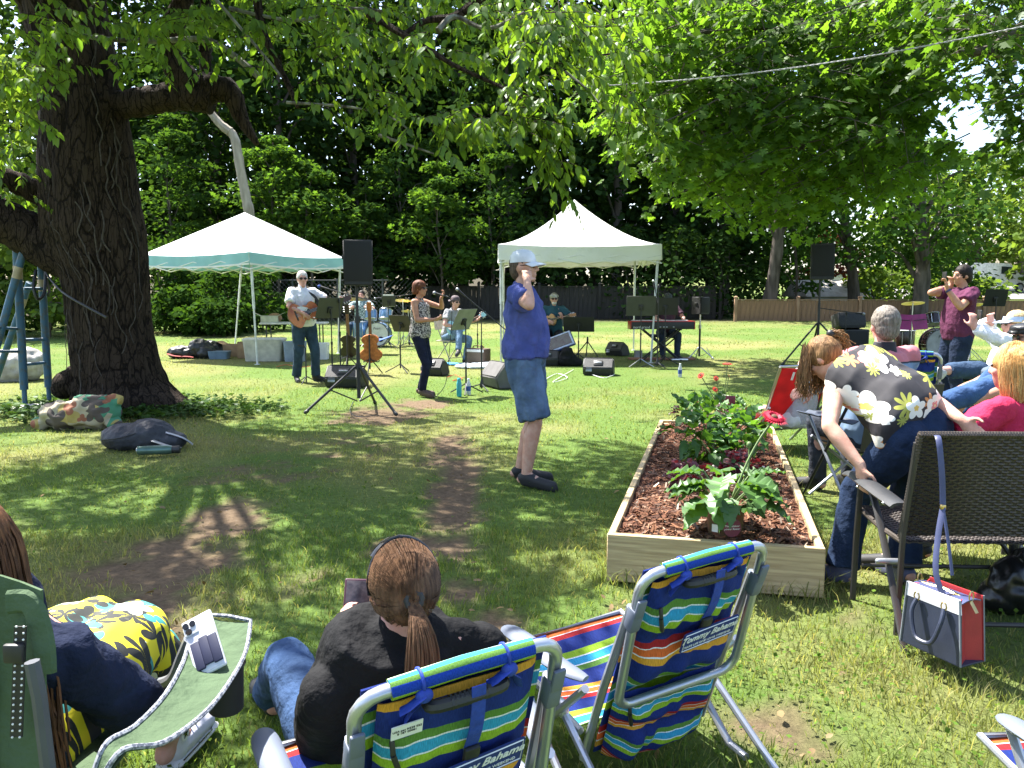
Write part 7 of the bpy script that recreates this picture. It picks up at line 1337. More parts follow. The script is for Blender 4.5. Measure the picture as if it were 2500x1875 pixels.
# ---- handbag
hb_c = P(2302, 1512, 3.10); hrz = rad(-66); t = thing('handbag', 'handbag with white top, navy front and red side hanging behind the woven chair', 'handbag', tuple(hb_c), hrz)
NV = mat('navy_leather', (.028, .035, .065), .45, bump=.1, bscale=200); RD = mat('red_leather', (.42, .03, .035), .5, bump=.1, bscale=200); WH = mat('white_leather', (.70, .70, .74), .5); GD = mat('gold_metal', (.65, .48, .2), .3, metal=1); NB = mat('navy_strap', (.05, .06, .14), .5); EDG = mat('grey_edging', (.20, .22, .25), .5)
w, d, h = .27, .13, .25
mb = MB(); mb.prism([(-w / 2, -h / 2), (w / 2, -h / 2), (w / 2 - .012, h * .28), (-w / 2 + .012, h * .28)], .006, Matrix.Translation((0, -d / 2 + .006, 0)) @ Matrix.Rotation(rad(90), 4, 'X')); part('front_panel', mb, NV, t); mb = MB(); mb.prism([(-w / 2 + .012, h * .28), (w / 2 - .012, h * .28), (w / 2 - .02, h / 2), (-w / 2 + .02, h / 2)], .008, Matrix.Translation((0, -d / 2 + .007, 0)) @ Matrix.Rotation(rad(90), 4, 'X')); part('top_band', mb, WH, t)
mb = MB(); mb.prism([(-w / 2, -h / 2), (w / 2, -h / 2), (w / 2 - .02, h / 2), (-w / 2 + .02, h / 2)], .006, Matrix.Translation((0, d / 2, 0)) @ Matrix.Rotation(rad(90), 4, 'X')); part('back_panel', mb, RD, t)
for g in (-1, 1):
    mb = MB(); mb.sheet(lambda u, v: V(g * (w / 2 - .02 * v - .028 * (1 - abs(2 * u - 1)) - .003), -d / 2 + .007 + (d - .014) * u, -h / 2 + h * .97 * v), 8, 6, .004); part('side_gusset', mb, RD, t)
    mb = MB(); mb.tube([V(g * (w / 2), -d / 2, -h / 2), V(g * (w / 2 - .02), -d / 2, h / 2)], .004, 5); part('edge', mb, EDG, t); mb = MB(); mb.tube([V(g * (w / 2), d / 2, -h / 2), V(g * (w / 2 - .02), d / 2, h / 2)], .004, 5); part('edge', mb, EDG, t)
mb = MB(); mb.rbox((0, 0, -h / 2), (w, d, .008), .003); part('base', mb, NV, t); mb = MB(); mb.tube([(-w * .42, 0, h * .46), (0, 0, h * .50), (w * .42, 0, h * .44), (w * .52, 0, h * .30)], .009, 6, flat=.5); part('zip', mb, GD, t)
mb = MB(); mb.sheet(lambda u, v: V((u - .5) * w * .86, (v - .5) * d * .8, h * .44 + .01 * math.sin(math.pi * v)), 6, 4, .004); part('top_panel', mb, NB, t)
mb = MB(); mb.tube(smooth_path([(-.06, -d / 2 - .01, h * .30), (-.065, -d / 2 - .03, h * .1), (-.04, -d / 2 - .04, -h * .22), (0, -d / 2 - .045, -h * .28), (.04, -d / 2 - .04, -h * .22), (.065, -d / 2 - .03, h * .1), (.06, -d / 2 - .01, h * .30)], 4), .0085, 8); part('handle', mb, NV, t)
for g in (-1, 1): mb = MB(); mb.tube([V(g * .06 + .012 * math.cos(a), -d / 2 - .012, h * .34 + .016 * math.sin(a)) for a in [i * .628 for i in range(10)]], .003, 5, closed=True); part('ring', mb, GD, t); mb = MB(); mb.tube([V(g * w * .42, .0 + .012 * math.cos(a), h * .52 + .02 * math.sin(a)) for a in [i * .628 for i in range(10)]], .003, 5, closed=True); part('clasp', mb, GD, t)
tp_, rg = P(2288, 1062, 3.22), P(2302, 1238, 3.15); e1, e2 = P(2330, 1405, 3.05), P(2226, 1395, 3.25)
mb = MB(); mb.tube(smooth_path([P(2270, 1075, 3.30), P(2283, 1064, 3.255), P(2292, 1075, 3.195), P(2300, 1160, 3.17), rg], 4), .011, 6, flat=.22); mb.tube(smooth_path([rg, P(2290, 1310, 3.12), P(2285, 1400, 3.08), P(2308, 1465, 3.04)], 4), .011, 6, flat=.25); mb.tube([rg, P(2315, 1320, 3.10), P(2325, 1405, 3.06)], .007, 6, flat=.4); part('shoulder_strap', mb, NB, t, True); mb = MB(); mb.rbox(rg, (.022, .012, .02), .004); part('strap_slider', mb, GD, t, True)
lump_bag('shoulder_bag', 'shiny black leather bag slumped at the right edge behind the woven chair', 'bag', G(2480, 1490), [((0, 0, .12), (.13, .10, .13)), ((.05, 0, .2), (.08, .08, .1)), ((-.04, .02, .06), (.12, .1, .07))], mat('black_leather', (.012, .012, .013), .28), .01, .014, 9)
# ================================================================== woman bending forward
wb = (1.90, 3.98, 0); L, D = world_body(wb, 0)
Bb = Body(H=1.64, w=1.06, pel=L((1.915, 3.93, .80)), chest_up=D((-.22, .30, .21)), neck=L((1.71, 4.22, 1.045)), shL=L((1.605, 4.10, .965)), shR=L((1.96, 4.27, 1.005)), look=D((-.48, .55, -.70)), hup=D((-.5, .6, .6)),
          wrL=L(P(2102, 1138, 3.76)), ehL=D((-.6, -.3, 0)), hL=D((.05, -.05, -1)), nL=D((.9, .3, 0)), wrR=L(P(2385, 1045, 3.72)), ehR=D((.8, .4, .2)), hR=D((.5, -.5, -.6)), nR=D((-.6, 0, .4)), curl=.55, anL=L((1.665, 4.05, .085)), anR=L((1.98, 4.05, .085)), khL=D((-.2, 1, 0)), khR=D((.1, 1, 0)), toeL=L((1.56, 4.16, .03)), toeR=L((1.96, 4.24, .03)))
M_FLB = floral('black_floral_cloth', (.022, .020, .024), [(.050, (.36, .36, .06), 7.1, 4.2, 9, .7), (.055, (.55, .24, .08), 7.45, 4.2, 7, .75), (.066, (.82, .79, .70), 7.3, 4.2, 5, .45), (.018, (.75, .50, .12), 7.3, 4.2, 5, .3), (.036, (.80, .76, .68), 5.2, 5, 5, .45), (.028, (.72, .25, .22), 9.1, 4.6, 5, .4), (.009, (.8, .6, .3), 9.1, 4.6, 5, .3), (.030, (.34, .36, .07), 3.3, 4.6, 9, .8)])
M_HB2 = hairm('brown_blonde_hair', (.27, .15, .065), (.10, .052, .022))
def bent_hair(t, B):
    k = B.k; mb = MB(); Mx = B.M3(); mb.ell(B.q(0, -.016, .032), (.087 * k, .104 * k, .100 * k), Mx, 22, 16); o = blob('hair', mb, M_HB2, t, .008, 3, .003, 30, .6); rr = random.Random(5); ps = []; q2 = Matrix.Rotation(0, 3, 'Z'); dn = V(0, 0, -1)
    for i in range(380):   # loose hair falls straight down past the face
        a = rr.uniform(-2.0, 2.0); b = rr.uniform(.2, 1.2); s0 = B.q(math.sin(a) * .09, math.cos(a) * .07 * math.cos(b), .04 + .09 * math.sin(b)); s1 = s0 + B.hx * math.sin(a) * .02 + dn * .03; ps.append(smooth_path([s0, s1 + dn * .04, s1 + dn * rr.uniform(.09, .14) + V(rr.uniform(-.02, .02), rr.uniform(-.02, .02), 0), s1 + dn * rr.uniform(.15, .22) + V(rr.uniform(-.03, .02), rr.uniform(-.02, .02), 0)], 2))
    strands('hair_strands', ps, .0020, M_HB2, o); ps = []; tie = B.q(.0, -.10, .085)
    for i in range(150): j = lambda s: V(rr.gauss(0, s), rr.gauss(0, s), rr.gauss(0, s)); ps.append(smooth_path([tie + j(.005), tie + V(.03, .0, .015) + j(.009), tie + V(.07, .01, -.005) + j(.012), tie + V(.10, .01, -.05) + j(.013)], 3))
    strands('ponytail', ps, .0030, M_HB2, t, 4); mb = MB(); mb.ell(tie + V(.01, 0, .01), .021); part('hair_tie', mb, M_BLK, t)
person('woman in black floral sleeveless blouse bending down over the woven chair', wb, 0, Bb, SK, dict(kind='tank', m=M_FLB, sleeve=0, e=.030, flare=.02, hem=1, name='blouse', wr=.010, ws=6), dict(m=denim('dark_blue_jeans', (.02, .035, .075)), e=.022, flare=.012), mat('blue_sandal', (.10, .11, .2), .7), bent_hair, None, False, .009)
# ================================================================== seated listeners on the right
def sit(at, rz, H=1.72, **k):
    d = dict(pel=(0, 0, .47), anL=(-.14, .42, .085), anR=(.14, .42, .085), khL=(-.1, 1, .7), khR=(.1, 1, .7), wrL=(-.2, .34, .62), wrR=(.2, .34, .62), ehL=(-.8, -.4, -.4), ehR=(.8, -.4, -.4), curl=.5, lean=-.12); d.update(k); return Body(H=H, **d)
bz = (2.42, 4.02, 0); rz = rad(42); B = sit(bz, rz, 1.66, pel=(0, 0, .44), lean=-.05, look=(.05, 1, -.08), wrL=(-.36, .40, .60), wrR=(.1, .4, .6), w=1.05)
M_BLN = hairm('blonde_hair', (.66, .42, .17), (.42, .24, .08), (60, 60, 3))
def blonde(t, Bd_):
    bob_hair(M_BLN, .21, .105)(t, Bd_); rr = random.Random(4); ps = []
    for i in range(1100):
        a = rr.uniform(0, 6.28); x, y = math.sin(a), math.cos(a); 
        if y > .55: continue
        j = lambda: rr.uniform(-.008, .008); top = rr.uniform(.0, .55); ps.append(smooth_path([Bd_.q(x * .06 * top * 1.6, y * .05 * top * 1.6 - .02, .14 - .02 * top), Bd_.q(x * .100, y * .104 - .022, .05), Bd_.q(x * .112 + j(), y * .105 - .03 + j(), -.04), Bd_.q(x * .116 + j(), y * .102 - .034 + j(), -.11), Bd_.q(x * .098 + j() * 2, y * .088 - .034 + j(), -.165 + 2 * j())], 3))
    strands('hair_strands', ps, .0015, M_BLN, t)
person('woman with blonde bob and raspberry pink top seated at the right edge', bz, rz, B, SKP, dict(kind='tee', m=cloth('raspberry_top', (.48, .03, .085), (.40, .02, .06)), sleeve=.8, e=.016), dict(m=denim('grey_trousers', (.1, .1, .11))), M_SHOE, blonde, None, False, .010)
bk_ = P(2470, 900, 5.7); bk_ = (bk_.x, bk_.y, .0); rz = rad(85); L, D = world_body(bk_, rz)
B = sit(bk_, rz, 1.78, lean=-.22, pel=(0, 0, .46), look=(.1, 1, -.06), anL=L(P(2300, 985, 5.5)), anR=L(P(2330, 1040, 5.9)), khL=(0, .2, 1), khR=(0, .2, 1), wrL=(-.2, .42, .70), wrR=(.15, .45, .68))
person('man in black flat cap and sunglasses seated with jeans legs stretched left', bk_, rz, B, SK2, dict(kind='tee', m=cloth('slate_shirt', (.10, .13, .17)), sleeve=.7), dict(m=denim('mid_blue_jeans', (.05, .10, .22)), e=.02), M_SHOE, short_hair(hairm('greying_hair', (.22, .2, .18), (.1, .09, .08))), flat_cap(mat('black_leather_cap', (.018, .018, .02), .35, bump=.3, bscale=20)), True, .011, beard=mat('grey_stubble', (.30, .27, .25), .9), watch=('L', M_BLK))
vz = P(2455, 800, 7.2); vz = (vz.x, vz.y, .04); rz = rad(88); L, D = world_body(vz, rz)
def visor(t, B_):
    ball = ball_cap(mat('pale_blue_visor', (.42, .52, .72), .8)); k = B_.k; mb = MB(); mb.loft([(B_.q(0, -.006, z), B_.hx, B_.hf, r * k, r * 1.16 * k) for r, z in ((.086, .03), (.089, .05), (.084, .075))], 24, cap=False); m = mat('pale_blue_visor', (.42, .52, .72), .8); part('visor_band', mb, m, t)
    mb = MB(); mb.sheet(lambda u, v: B_.q(math.sin((u - .5) * 2.3) * .085, math.cos((u - .5) * 2.3) * .098 + .085 * v * max(math.cos((u - .5) * 2.3), 0) ** .5, .042 - .02 * v), 14, 4, .006); part('visor_brim', mb, m, t)
B = sit(vz, rz, 1.70, lean=-.15, pel=(0, 0, .48), look=(.05, 1, .0), wrL=L(P(2378, 800, 7.0)), wrR=L(P(2420, 790, 7.35)), hL=(0, .1, 1), hR=(-.4, .4, .8), curl=.8, anL=L(P(2292, 905, 7.0)), anR=(.12, .5, .085), khL=(0, .4, 1), khR=(0, .4, 1), toeL=L(P(2268, 915, 7.0)))
person('person in white shirt and pale blue visor seated holding up a phone', vz, rz, B, SKP, dict(kind='shirt', m=cloth('white_blouse', (.74, .74, .75), (.68, .68, .70)), sleeve=1.8, e=.02, collar=1, wr=.012), dict(m=denim('rolled_jeans', (.05, .085, .15)), len=1.75, e=.02), mat('pale_shoe', (.5, .5, .5), .7), short_hair(hairm('pale_blonde_hair', (.6, .45, .25), (.4, .28, .14))), visor, mat('pink_sunglasses', (.10, .04, .03), .2), .011, watch=('L', M_LABEL))
slab_phone('black phone held up by the person in the blue visor', P(2392, 768, 6.98), (0, 0, 1), (.9, -.3, 0), (.15, .078), M_BLK, M_LENS)
pk = P(2143, 840, 5.7); pk = (pk.x, pk.y, 0); rz = rad(14); L, D = world_body(pk, rz)
B = sit(pk, rz, 1.86, w=1.16, lean=-.10, pel=(0, 0, .50), look=(.25, 1, -.02), wrL=L(P(1985, 952, 5.7)), ehL=(-1, -.4, -.2), hL=D((-.9, .1, -.2)), wrR=(.25, .4, .6))
def two_tone():
    def fn(nt, L_, v):
        sp = nd(nt, 'ShaderNodeSeparateXYZ'); L_(v, sp.inputs[0]); r = nd(nt, 'ShaderNodeValToRGB'); r.color_ramp.interpolation = 'CONSTANT'; e = r.color_ramp.elements; e[0].color = c4((.16, .24, .36)); e[1].position = .985; e[1].color = c4((.02, .022, .04)); n = e.new(.998); n.color = c4((.46, .15, .17)); L_(sp.outputs[2], r.inputs[0]); return r.outputs[0]
    return pic_mat('pink_and_blue_pullover', None, fn, .85)
t = person('grey haired man in pink and blue pullover seated with his back turned', pk, rz, B, SKP, dict(kind='tee', m=two_tone(), sleeve=1.8, e=.024, wr=.008, name='pullover'), dict(m=denim('dusk_trousers', (.05, .055, .07))), M_SHOE, short_hair(hairm('salt_pepper_hair', (.24, .21, .18), (.10, .085, .07)), .012), None, False, .010)
mb = MB(); mb.loft([(B.nb + B.up * z * .001 * 1000, V(1, 0, 0), V(0, 1, 0), r, r * .9) for z, r in ((-.035, .092), (.0, .082), (.045, .072), (.05, .066))], 20); part('collar', mb, mat('navy_collar', (.012, .013, .022), .8), t)
# camp chair of that man
t = thing('camp_chair', 'black folding camp chair with crossed legs under the man in the pink pullover', 'camp chair', (pk[0] - .0, pk[1], 0), rad(14)); mb = MB(); mb.sheet(lambda u, v: V((u - .5) * .56, -.24 - .08 * v, .42 + .44 * v), 6, 6, .006); part('back_canvas', mb, M_BLK, t); mb = MB(); mb.sheet(lambda u, v: V((u - .5) * .56, -.22 + .48 * v, .42 - .03 * math.sin(math.pi * u)), 6, 4, .006); part('seat_canvas', mb, M_BLK, t)
for g in (-1, 1):
    mb = MB(); mb.sheet(lambda u, v: V(g * (.34 + (u - .5) * .10), .34 - .56 * v, .62 - .02 * math.sin(math.pi * u)), 4, 6, .006); part('arm_canvas', mb, mat('blue_black_canvas', (.03, .045, .08), .7), t)
    for a, b in (((g * .30, .28, .44), (-g * .30, .28, .01)), ((g * .32, .30, .60), (g * .34, -.24, .01)), ((g * .32, -.24, .86), (g * .33, .30, .01))): mb = MB(); mb.bar(a, b, .011); part('leg', mb, M_GREY if a[1] > 0 else M_BLK, t)
# red sling chair and its sitter
a, b = P(1880, 897, 7.75), P(1862, 1043, 7.55); rc = (b.x + .30, 7.62, 0); rz = rad(12); RCL = mat('red_sling', (.52, .02, .03), .7, trans=.35); t = thing('beach_chair', 'low red sling beach chair with pale tubing beyond the raised bed', 'beach chair', rc, rz)
sl_ = lambda u, v: V((u - .5) * .52, .10 - .30 * v, .24 + .56 * v - .02 * math.sin(math.pi * u)); mb = MB(); mb.sheet(sl_, 8, 10, .004); part('back_sling', mb, RCL, t); mb = MB(); mb.sheet(lambda u, v: V((u - .5) * .52, .10 + .42 * v, .24 + .04 * v - .03 * math.sin(math.pi * u)), 6, 6, .004); part('seat_sling', mb, RCL, t)
for x in (-.12, 0, .12): mb = MB(); p = sl_(.5 + x / .52, .88); mb.box(p + V(0, -.010, 0), (.022, .004, .085), (.5, 0, 0)); part('slot', mb, M_LABEL, t)
mb = MB(); mb.tube(smooth_path([sl_(0, 0), sl_(0, .5), sl_(0, .97), sl_(.06, 1.02), sl_(.94, 1.02), sl_(1, .97), sl_(1, .5), sl_(1, 0)], 3), .013, 8); part('back_frame', mb, M_MET, t)
for g in (-1, 1):
    for p, q in (((g * .27, .10, .26), (g * .30, -.34, .01)), ((g * .27, -.05, .42), (g * .28, .5, .01))): mb = MB(); mb.bar(p, q, .012); part('leg', mb, M_GREY, t)
ph = (rc[0] + .12, rc[1] + .06, 0); rz = rad(38); L, D = world_body(ph, rz); B = sit(ph, rz, 1.66, pel=(0, .05, .33), lean=-.35, look=(.5, 1, -.1), wrL=L(P(1958, 898, 7.9)), hL=D((.2, .2, 1)), ehL=(-.6, 0, -1), wrR=(.2, .35, .5), anL=L((2.15, 8.35, .10)), anR=L((2.1, 8.0, .1)), khL=(-.2, .2, 1), khR=(-.2, .2, 1), curl=.8, neck=L(P(2022, 902, 7.65)))
person('person in white cap sitting in the red sling chair with bare legs stretched left', ph, rz, B, SKP, dict(kind='tee', m=cloth('lilac_top', (.42, .40, .45)), sleeve=.6), dict(m=cloth('white_shorts', (.66, .66, .68)), len=.6, e=.018, name='shorts'), M_SHOE, short_hair(hairm('tawny_hair', (.12, .07, .04), (.05, .03, .018))), ball_cap(mat('lilac_white_cap', (.66, .66, .74), .8)), False, .011)
slab_phone('phone held sideways in front of the white cap above the red chair', P(1973, 876, 7.86), (0, 0, 1), (.15, -1, .1), (.155, .078), M_BLK, mat('bright_screen', (.14, .16, .15), .3, (.02, .02, .02), 40))
# tall striped beach chair beyond
q = copy_tree([o for o in col.objects if o.name == 'beach_chair.001'][0]); place(q, (3.42, 7.1, 0), rad(-20), 'blue and lime striped beach chair half hidden beside the man in pink'); q.scale = (1.0, 1.0, 1.25); q['group'] = ''; del q['group']
t = thing('plastic_chair', 'white moulded plastic armchair under the man in the black flat cap', 'chair', (bk_[0] - .02, bk_[1], 0), rad(85)); PW_ = mat('ivory_plastic', (.66, .64, .58), .4)
mb = MB(); mb.sheet(lambda u, v: V((u - .5) * .46, -.22 + .44 * v, .43 + .02 * (2 * u - 1) ** 2), 6, 6, .012); part('seat', mb, PW_, t); mb = MB(); mb.sheet(lambda u, v: V((u - .5) * .48, -.22 - .12 * v, .43 + .42 * v - .05 * (2 * u - 1) ** 2 * v), 8, 6, .012); part('backrest', mb, PW_, t)
for g in (-1, 1):
    mb = MB(); mb.tube(smooth_path([(g * .27, -.28, .66), (g * .28, 0, .665), (g * .27, .22, .65), (g * .265, .27, .58), (g * .27, .27, .3), (g * .29, .28, 0)], 4), .026, 8, flat=.6); part('arm', mb, PW_, t); mb = MB(); mb.tube([(g * .24, -.22, .43), (g * .28, -.30, 0)], .022, 8); part('rear_leg', mb, PW_, t)
# ================================================================== photographer standing by the second stage
pg = P(2338, 800, 10); pg = (pg.x, pg.y, 0); rz = rad(96); L, D = world_body(pg, rz)
B = Body(H=1.80, w=1.10, belly=1.12, lean=-.05, look=(0, 1, -.02), wrL=L(P(2312, 706, 9.75)), wrR=L(P(2322, 700, 10.15)), ehL=(-.5, .1, -1), ehR=(.5, .1, -1), hL=(.1, .1, 1), hR=(-.1, .1, 1), nL=(.3, 1, 0), nR=(-.3, 1, 0), curl=.9)
person('dark haired man in plum T-shirt standing and filming with a raised phone', pg, rz, B, SK2, dict(kind='tee', m=cloth('plum_tee', (.10, .025, .06), (.075, .018, .045)), sleeve=.6, hem=1, e=.018), dict(m=denim('ink_jeans', (.02, .03, .06)), e=.016), M_SHOE, short_hair(hairm('jet_hair', (.02, .014, .011), (.01, .007, .006)), .014), None, False, .010, watch=('L', mat('blue_band', (.02, .03, .12), .5)))
slab_phone('dark phone raised sideways by the man in the plum T-shirt', P(2306, 672, 9.9), (0, 0, 1), (1, -.2, 0), (.15, .08), M_BLK, M_LENS)
# ---- second stage
dk2 = on(2290, 872, 16.8); drum_kit('dark drum kit with grey bass drum head behind the plum T-shirt', dk2, rad(-6), mat('ebony_shell', (.03, .014, .012), .2), mat('grey_drumhead', (.38, .38, .36), .5), .31)
def book_stand(label, px, py, Y):
    b = on(px, py, Y); t = thing('music_stand', label, 'music stand', tuple(b), rad(8)); H = P(px, py, Y).z - b.z; m = mat('magenta_folder', (.28, .01, .12), .6)
    for g in (-1, 1): mb = MB(); mb.box((g * .165, -.02 - .0, H), (.32, .008, .27), (-.2, -g * .06, g * .18)); part('folder', mb, m, t); mb = MB(); mb.bar((0, -.035, H + .02), (g * .3, -.05, H + .05), .006, 5); part('support_arm', mb, M_BLK, t)
    mb = MB(); mb.bar((0, 0, .05), (0, 0, H), .010); part('pole', mb, M_BLK, t)
    for k in range(3): a = k * 2.09; mb = MB(); mb.bar((0, 0, .25), (.25 * math.cos(a), .25 * math.sin(a), .01), .008); part('leg', mb, M_BLK, t)
book_stand('music stand with a magenta folder spread open before the dark drum kit', 2222, 786, 14.5); music_stand('black music stand right of the man in the plum T-shirt', 2422, 727, 900, rad(176), .42, .3, M_BLK, Y=16, hh=.34)
b = on(2080, 852, 17.3); t = thing('bass_cabinet', 'black bass cabinet on the ground left of the dark drum kit', 'speaker cabinet', tuple(b), rad(6)); mb = MB(); mb.rbox((0, 0, .31), (.52, .40, .62), .02); part('cabinet', mb, M_CAB, t); mb = MB(); mb.rbox((0, -.205, .31), (.46, .012, .55), .006); part('grille', mb, M_GRL, t)
t = thing('amplifier', 'slanted black amplifier resting on the bass cabinet', 'amplifier', (b.x - .1, b.y, b.z + .62), rad(6)); mb = MB(); mb.rbox((0, 0, .17), (.60, .34, .30), .03, (-.25, 0, 0)); part('cabinet', mb, M_CAB, t); mb = MB(); mb.rbox((0, -.175, .13), (.52, .012, .2), .004, (-.25, 0, 0)); part('grille', mb, M_GRL, t)
mic_stand('boom microphone stand in front of the slanted amplifier', 2062, 862, 764, (P(2000, 752, 16.6), P(2090, 764, 16.4)), 16.6); lump_bag('gig_bag', 'black bag lying in front of the dark bass drum', 'bag', on(2318, 905, 13.5), [((0, 0, .16), (.34, .16, .16)), ((.2, 0, .1), (.25, .15, .12))], M_BLK)
# ================================================================== fences
def board_fence(label, x0, x1, Y, h, m, capm, bw=.19, post=2.4):
    t = thing('wooden_fence', label, 'fence', ((x0 + x1) / 2, Y, gz(Y)))
    mb = MB(); mb.rbox((0, 0, 0), (bw - .008, .022, h), .004, None, 1); me = mesh_of('board', mb, m); g0 = gz(Y); n = int((x1 - x0) / bw)
    for i in range(n):
        o = link('board', me, t); o.location = (x0 + (i + .5) * bw - (x0 + x1) / 2, R.uniform(-.004, .004), h / 2 + .02); o.scale = (1, 1, 1 + R.uniform(-.006, .006))
    mb = MB(); mb.box((0, 0, h + .05), (x1 - x0, .09, .035)); part('top_rail', mb, capm, t); mb = MB(); mb.box((0, .04, .25), (x1 - x0, .04, .09)); part('lower_rail', mb, m, t)
    k = int((x1 - x0) / post)
    for i in range(k + 1):
        x = x0 + i * (x1 - x0) / k - (x0 + x1) / 2; mb = MB(); mb.rbox((x, -.03, h / 2 + .06), (.11, .11, h + .16), .006); p = part('post', mb, capm, t); mb = MB(); mb.loft([(V(x, -.03, h + .14), V(1, 0, 0), V(0, 1, 0), .075, .075), (V(x, -.03, h + .165), V(1, 0, 0), V(0, 1, 0), .075, .075), (V(x, -.03, h + .21), V(1, 0, 0), V(0, 1, 0), .02, .02)], 12, 6); part('post_cap', mb, capm, p)
M_CED = mat('cedar_board', (.24, .135, .07), .8, (.15, .085, .045), 3, .3, 20, stretch=(9, 9, .8)); M_CED2 = mat('cedar_rail', (.32, .195, .11), .8, (.22, .13, .07), 3, .3, 20); M_DKF = mat('shade_dark_board', (.035, .03, .026), .9, (.02, .018, .015), 3, .3, 20, stretch=(9, 9, .8))  # dark boards: the wood's deep shade is put into the fence colour
board_fence('brown cedar board fence with capped posts behind the dark drum kit', 9.0, 24.0, 33.5, .82, M_CED, M_CED2); board_fence('board fence coloured dark for deep shade behind the white tent', -4.0, 8.9, 35.6, 1.35, M_DKF, M_DKF)
def chain_link():
    t = thing('chain_link_fence', 'dark chain link fence behind the man in the white shirt', 'fence', (-8, 29, gz(29))); x0, x1, h = -9.2, -4.5, 1.6; Wm = mat('dull_dark_wire', (.06, .065, .065), .7); mb = MB()
    for i in range(int((x1 - x0 + h) / .16)):
        for s_ in (1, -1):
            a = x0 - h + i * .16; p, q = (a, 0), (a + h, h)
            if s_ < 0: p, q = (a + h, 0), (a, h)
            mb.bar((p[0], 29 + .01 * s_, gz(29) + p[1] + .05), (q[0], 29 + .01 * s_, gz(29) + q[1] + .05), .006, 3)
    part('wire_mesh', mb, Wm, t, True, kind='stuff')
    for i in range(4): x = x0 + (x1 - x0) * i / 3; mb = MB(); mb.tube([(x, 29, gz(29)), (x, 29, gz(29) + h + .1)], .03, 8); part('post', mb, Wm, t, True)
    mb = MB(); mb.bar((x0 - h, 29, gz(29) + h + .05), (x1 + .2, 29, gz(29) + h + .05), .02, 6); part('top_rail', mb, Wm, t, True)
chain_link()
# ================================================================== buildings and van beyond the fence
def house(label, px0, px1, Y, wall_h, roof_h, wm, rm, door=False, name='house', z=None, depth=6.0):
    x0, x1 = (px0 - 1250) / FPX * Y, (px1 - 1250) / FPX * Y; g = gz(Y) if z is None else z; t = thing(name, label, 'building', ((x0 + x1) / 2, Y, g)); w = x1 - x0; d = depth
    rows = max(3, int(wall_h / .3)); mb = MB(); mb.box((0, d / 2, wall_h / 2), (w, d, wall_h)); part('wall', mb, wm, t)
    mb = MB()
    for i in range(rows): mb.box((0, -.012, (i + .5) * wall_h / rows), (w, .02, wall_h / rows - .02), (.03, 0, 0))
    part('clapboard', mb, wm, t, kind='stuff'); mb = MB(); mb.prism([(-.4, wall_h - .05), (d + .4, wall_h - .05), (d / 2, wall_h + roof_h)], w + .6, Matrix.Translation((-w / 2 - .3, 0, 0)) @ Matrix(((0, 0, 1, 0), (1, 0, 0, 0), (0, 1, 0, 0), (0, 0, 0, 1)))); part('roof', mb, rm, t)
    for k in range(2):
        x = -w * .22 + k * w * .45; mb = MB(); mb.box((x, -.04, wall_h * .55), (min(.9, w * .2), .05, min(1.1, wall_h * .45))); f = part('window', mb, M_WHT, t); mb = MB(); mb.box((x, -.072, wall_h * .55), (min(.76, w * .17), .02, min(.95, wall_h * .38))); part('pane', mb, M_LENS, f)
    return t
M_SHG = mat('pale_shingles', (.46, .42, .36), .9, (.34, .30, .26), 4, .4, 14); M_GRYW = mat('grey_clapboard', (.45, .47, .48), .7, (.40, .42, .43)); M_BRNW = mat('taupe_wall', (.30, .26, .21), .8)
house('low grey shed with pale shingled roof just over the cedar fence', 1975, 2085, 39, .95, .75, M_GRYW, M_SHG, name='shed', depth=3); house('grey clapboard house glimpsed between the slanting trunks', 2080, 2165, 52, 2.5, 1.3, M_GRYW, M_SHG, z=gz(52) - .5); house('taupe garage at the right edge beyond the white van', 2480, 2600, 78, 3.3, 1.4, M_BRNW, M_SHG, name='garage')
def van():
    Y = 63; x = (2412 - 1250) / FPX * Y; b = V(x, Y, gz(Y)); t = thing('white_van', 'white cargo van parked on the drive beyond the fence', 'van', tuple(b), rad(8)); WP = mat('white_paint', (.78, .78, .78), .25); WN = mat('van_glass', (.03, .04, .045), .08)
    pr = [(-2.6, .45), (2.35, .45), (2.55, .62), (2.55, 1.0), (2.35, 1.15), (1.55, 1.30), (.85, 2.0), (.5, 2.12), (-2.5, 2.15), (-2.62, 2.0)]; mb = MB(); M = Matrix.Translation((0, .95, 0)) @ Matrix.Rotation(rad(90), 4, 'X'); mb.prism(pr, 1.9, M); part('body', mb, WP, t)
    mb = MB(); mb.prism([(.0, 1.35), (1.25, 1.35), (.80, 1.85), (.0, 1.9)], .02, Matrix.Translation((0, -.955, 0)) @ Matrix.Rotation(rad(90), 4, 'X')); part('side_window', mb, WN, t); mb = MB(); mb.box((1.24, 0, 1.68), (.02, 1.6, .85), (0, -.78, 0)); part('windscreen', mb, WN, t)
    for px_, py_ in ((1.6, -.9), (-1.6, -.9), (1.6, .9), (-1.6, .9)): mb = MB(); mb.lathe([(.0, -.11), (.33, -.11), (.36, -.07), (.36, .07), (.33, .11), (0, .11)], 20, Euler((rad(90), 0, 0)).to_matrix(), (px_, py_, .36)); w_ = part('wheel', mb, M_BLK, t); mb = MB(); mb.lathe([(0, -.13), (.2, -.125), (.2, .125), (0, .13)], 14, Euler((rad(90), 0, 0)).to_matrix(), (px_, py_, .36)); part('rim', mb, M_GREY, w_)
    mb = MB(); mb.rbox((2.55, 0, .58), (.14, 1.8, .24), .05); part('bumper', mb, M_GREY, t)
    for g in (-1, 1): mb = MB(); mb.rbox((2.48, g * .75, .95), (.14, .3, .2), .04); part('headlight', mb, M_MET, t)
    mb = MB(); mb.rbox((1.05, -1.05, 1.42), (.12, .16, .24), .03); part('mirror', mb, M_BLK, t)
van()
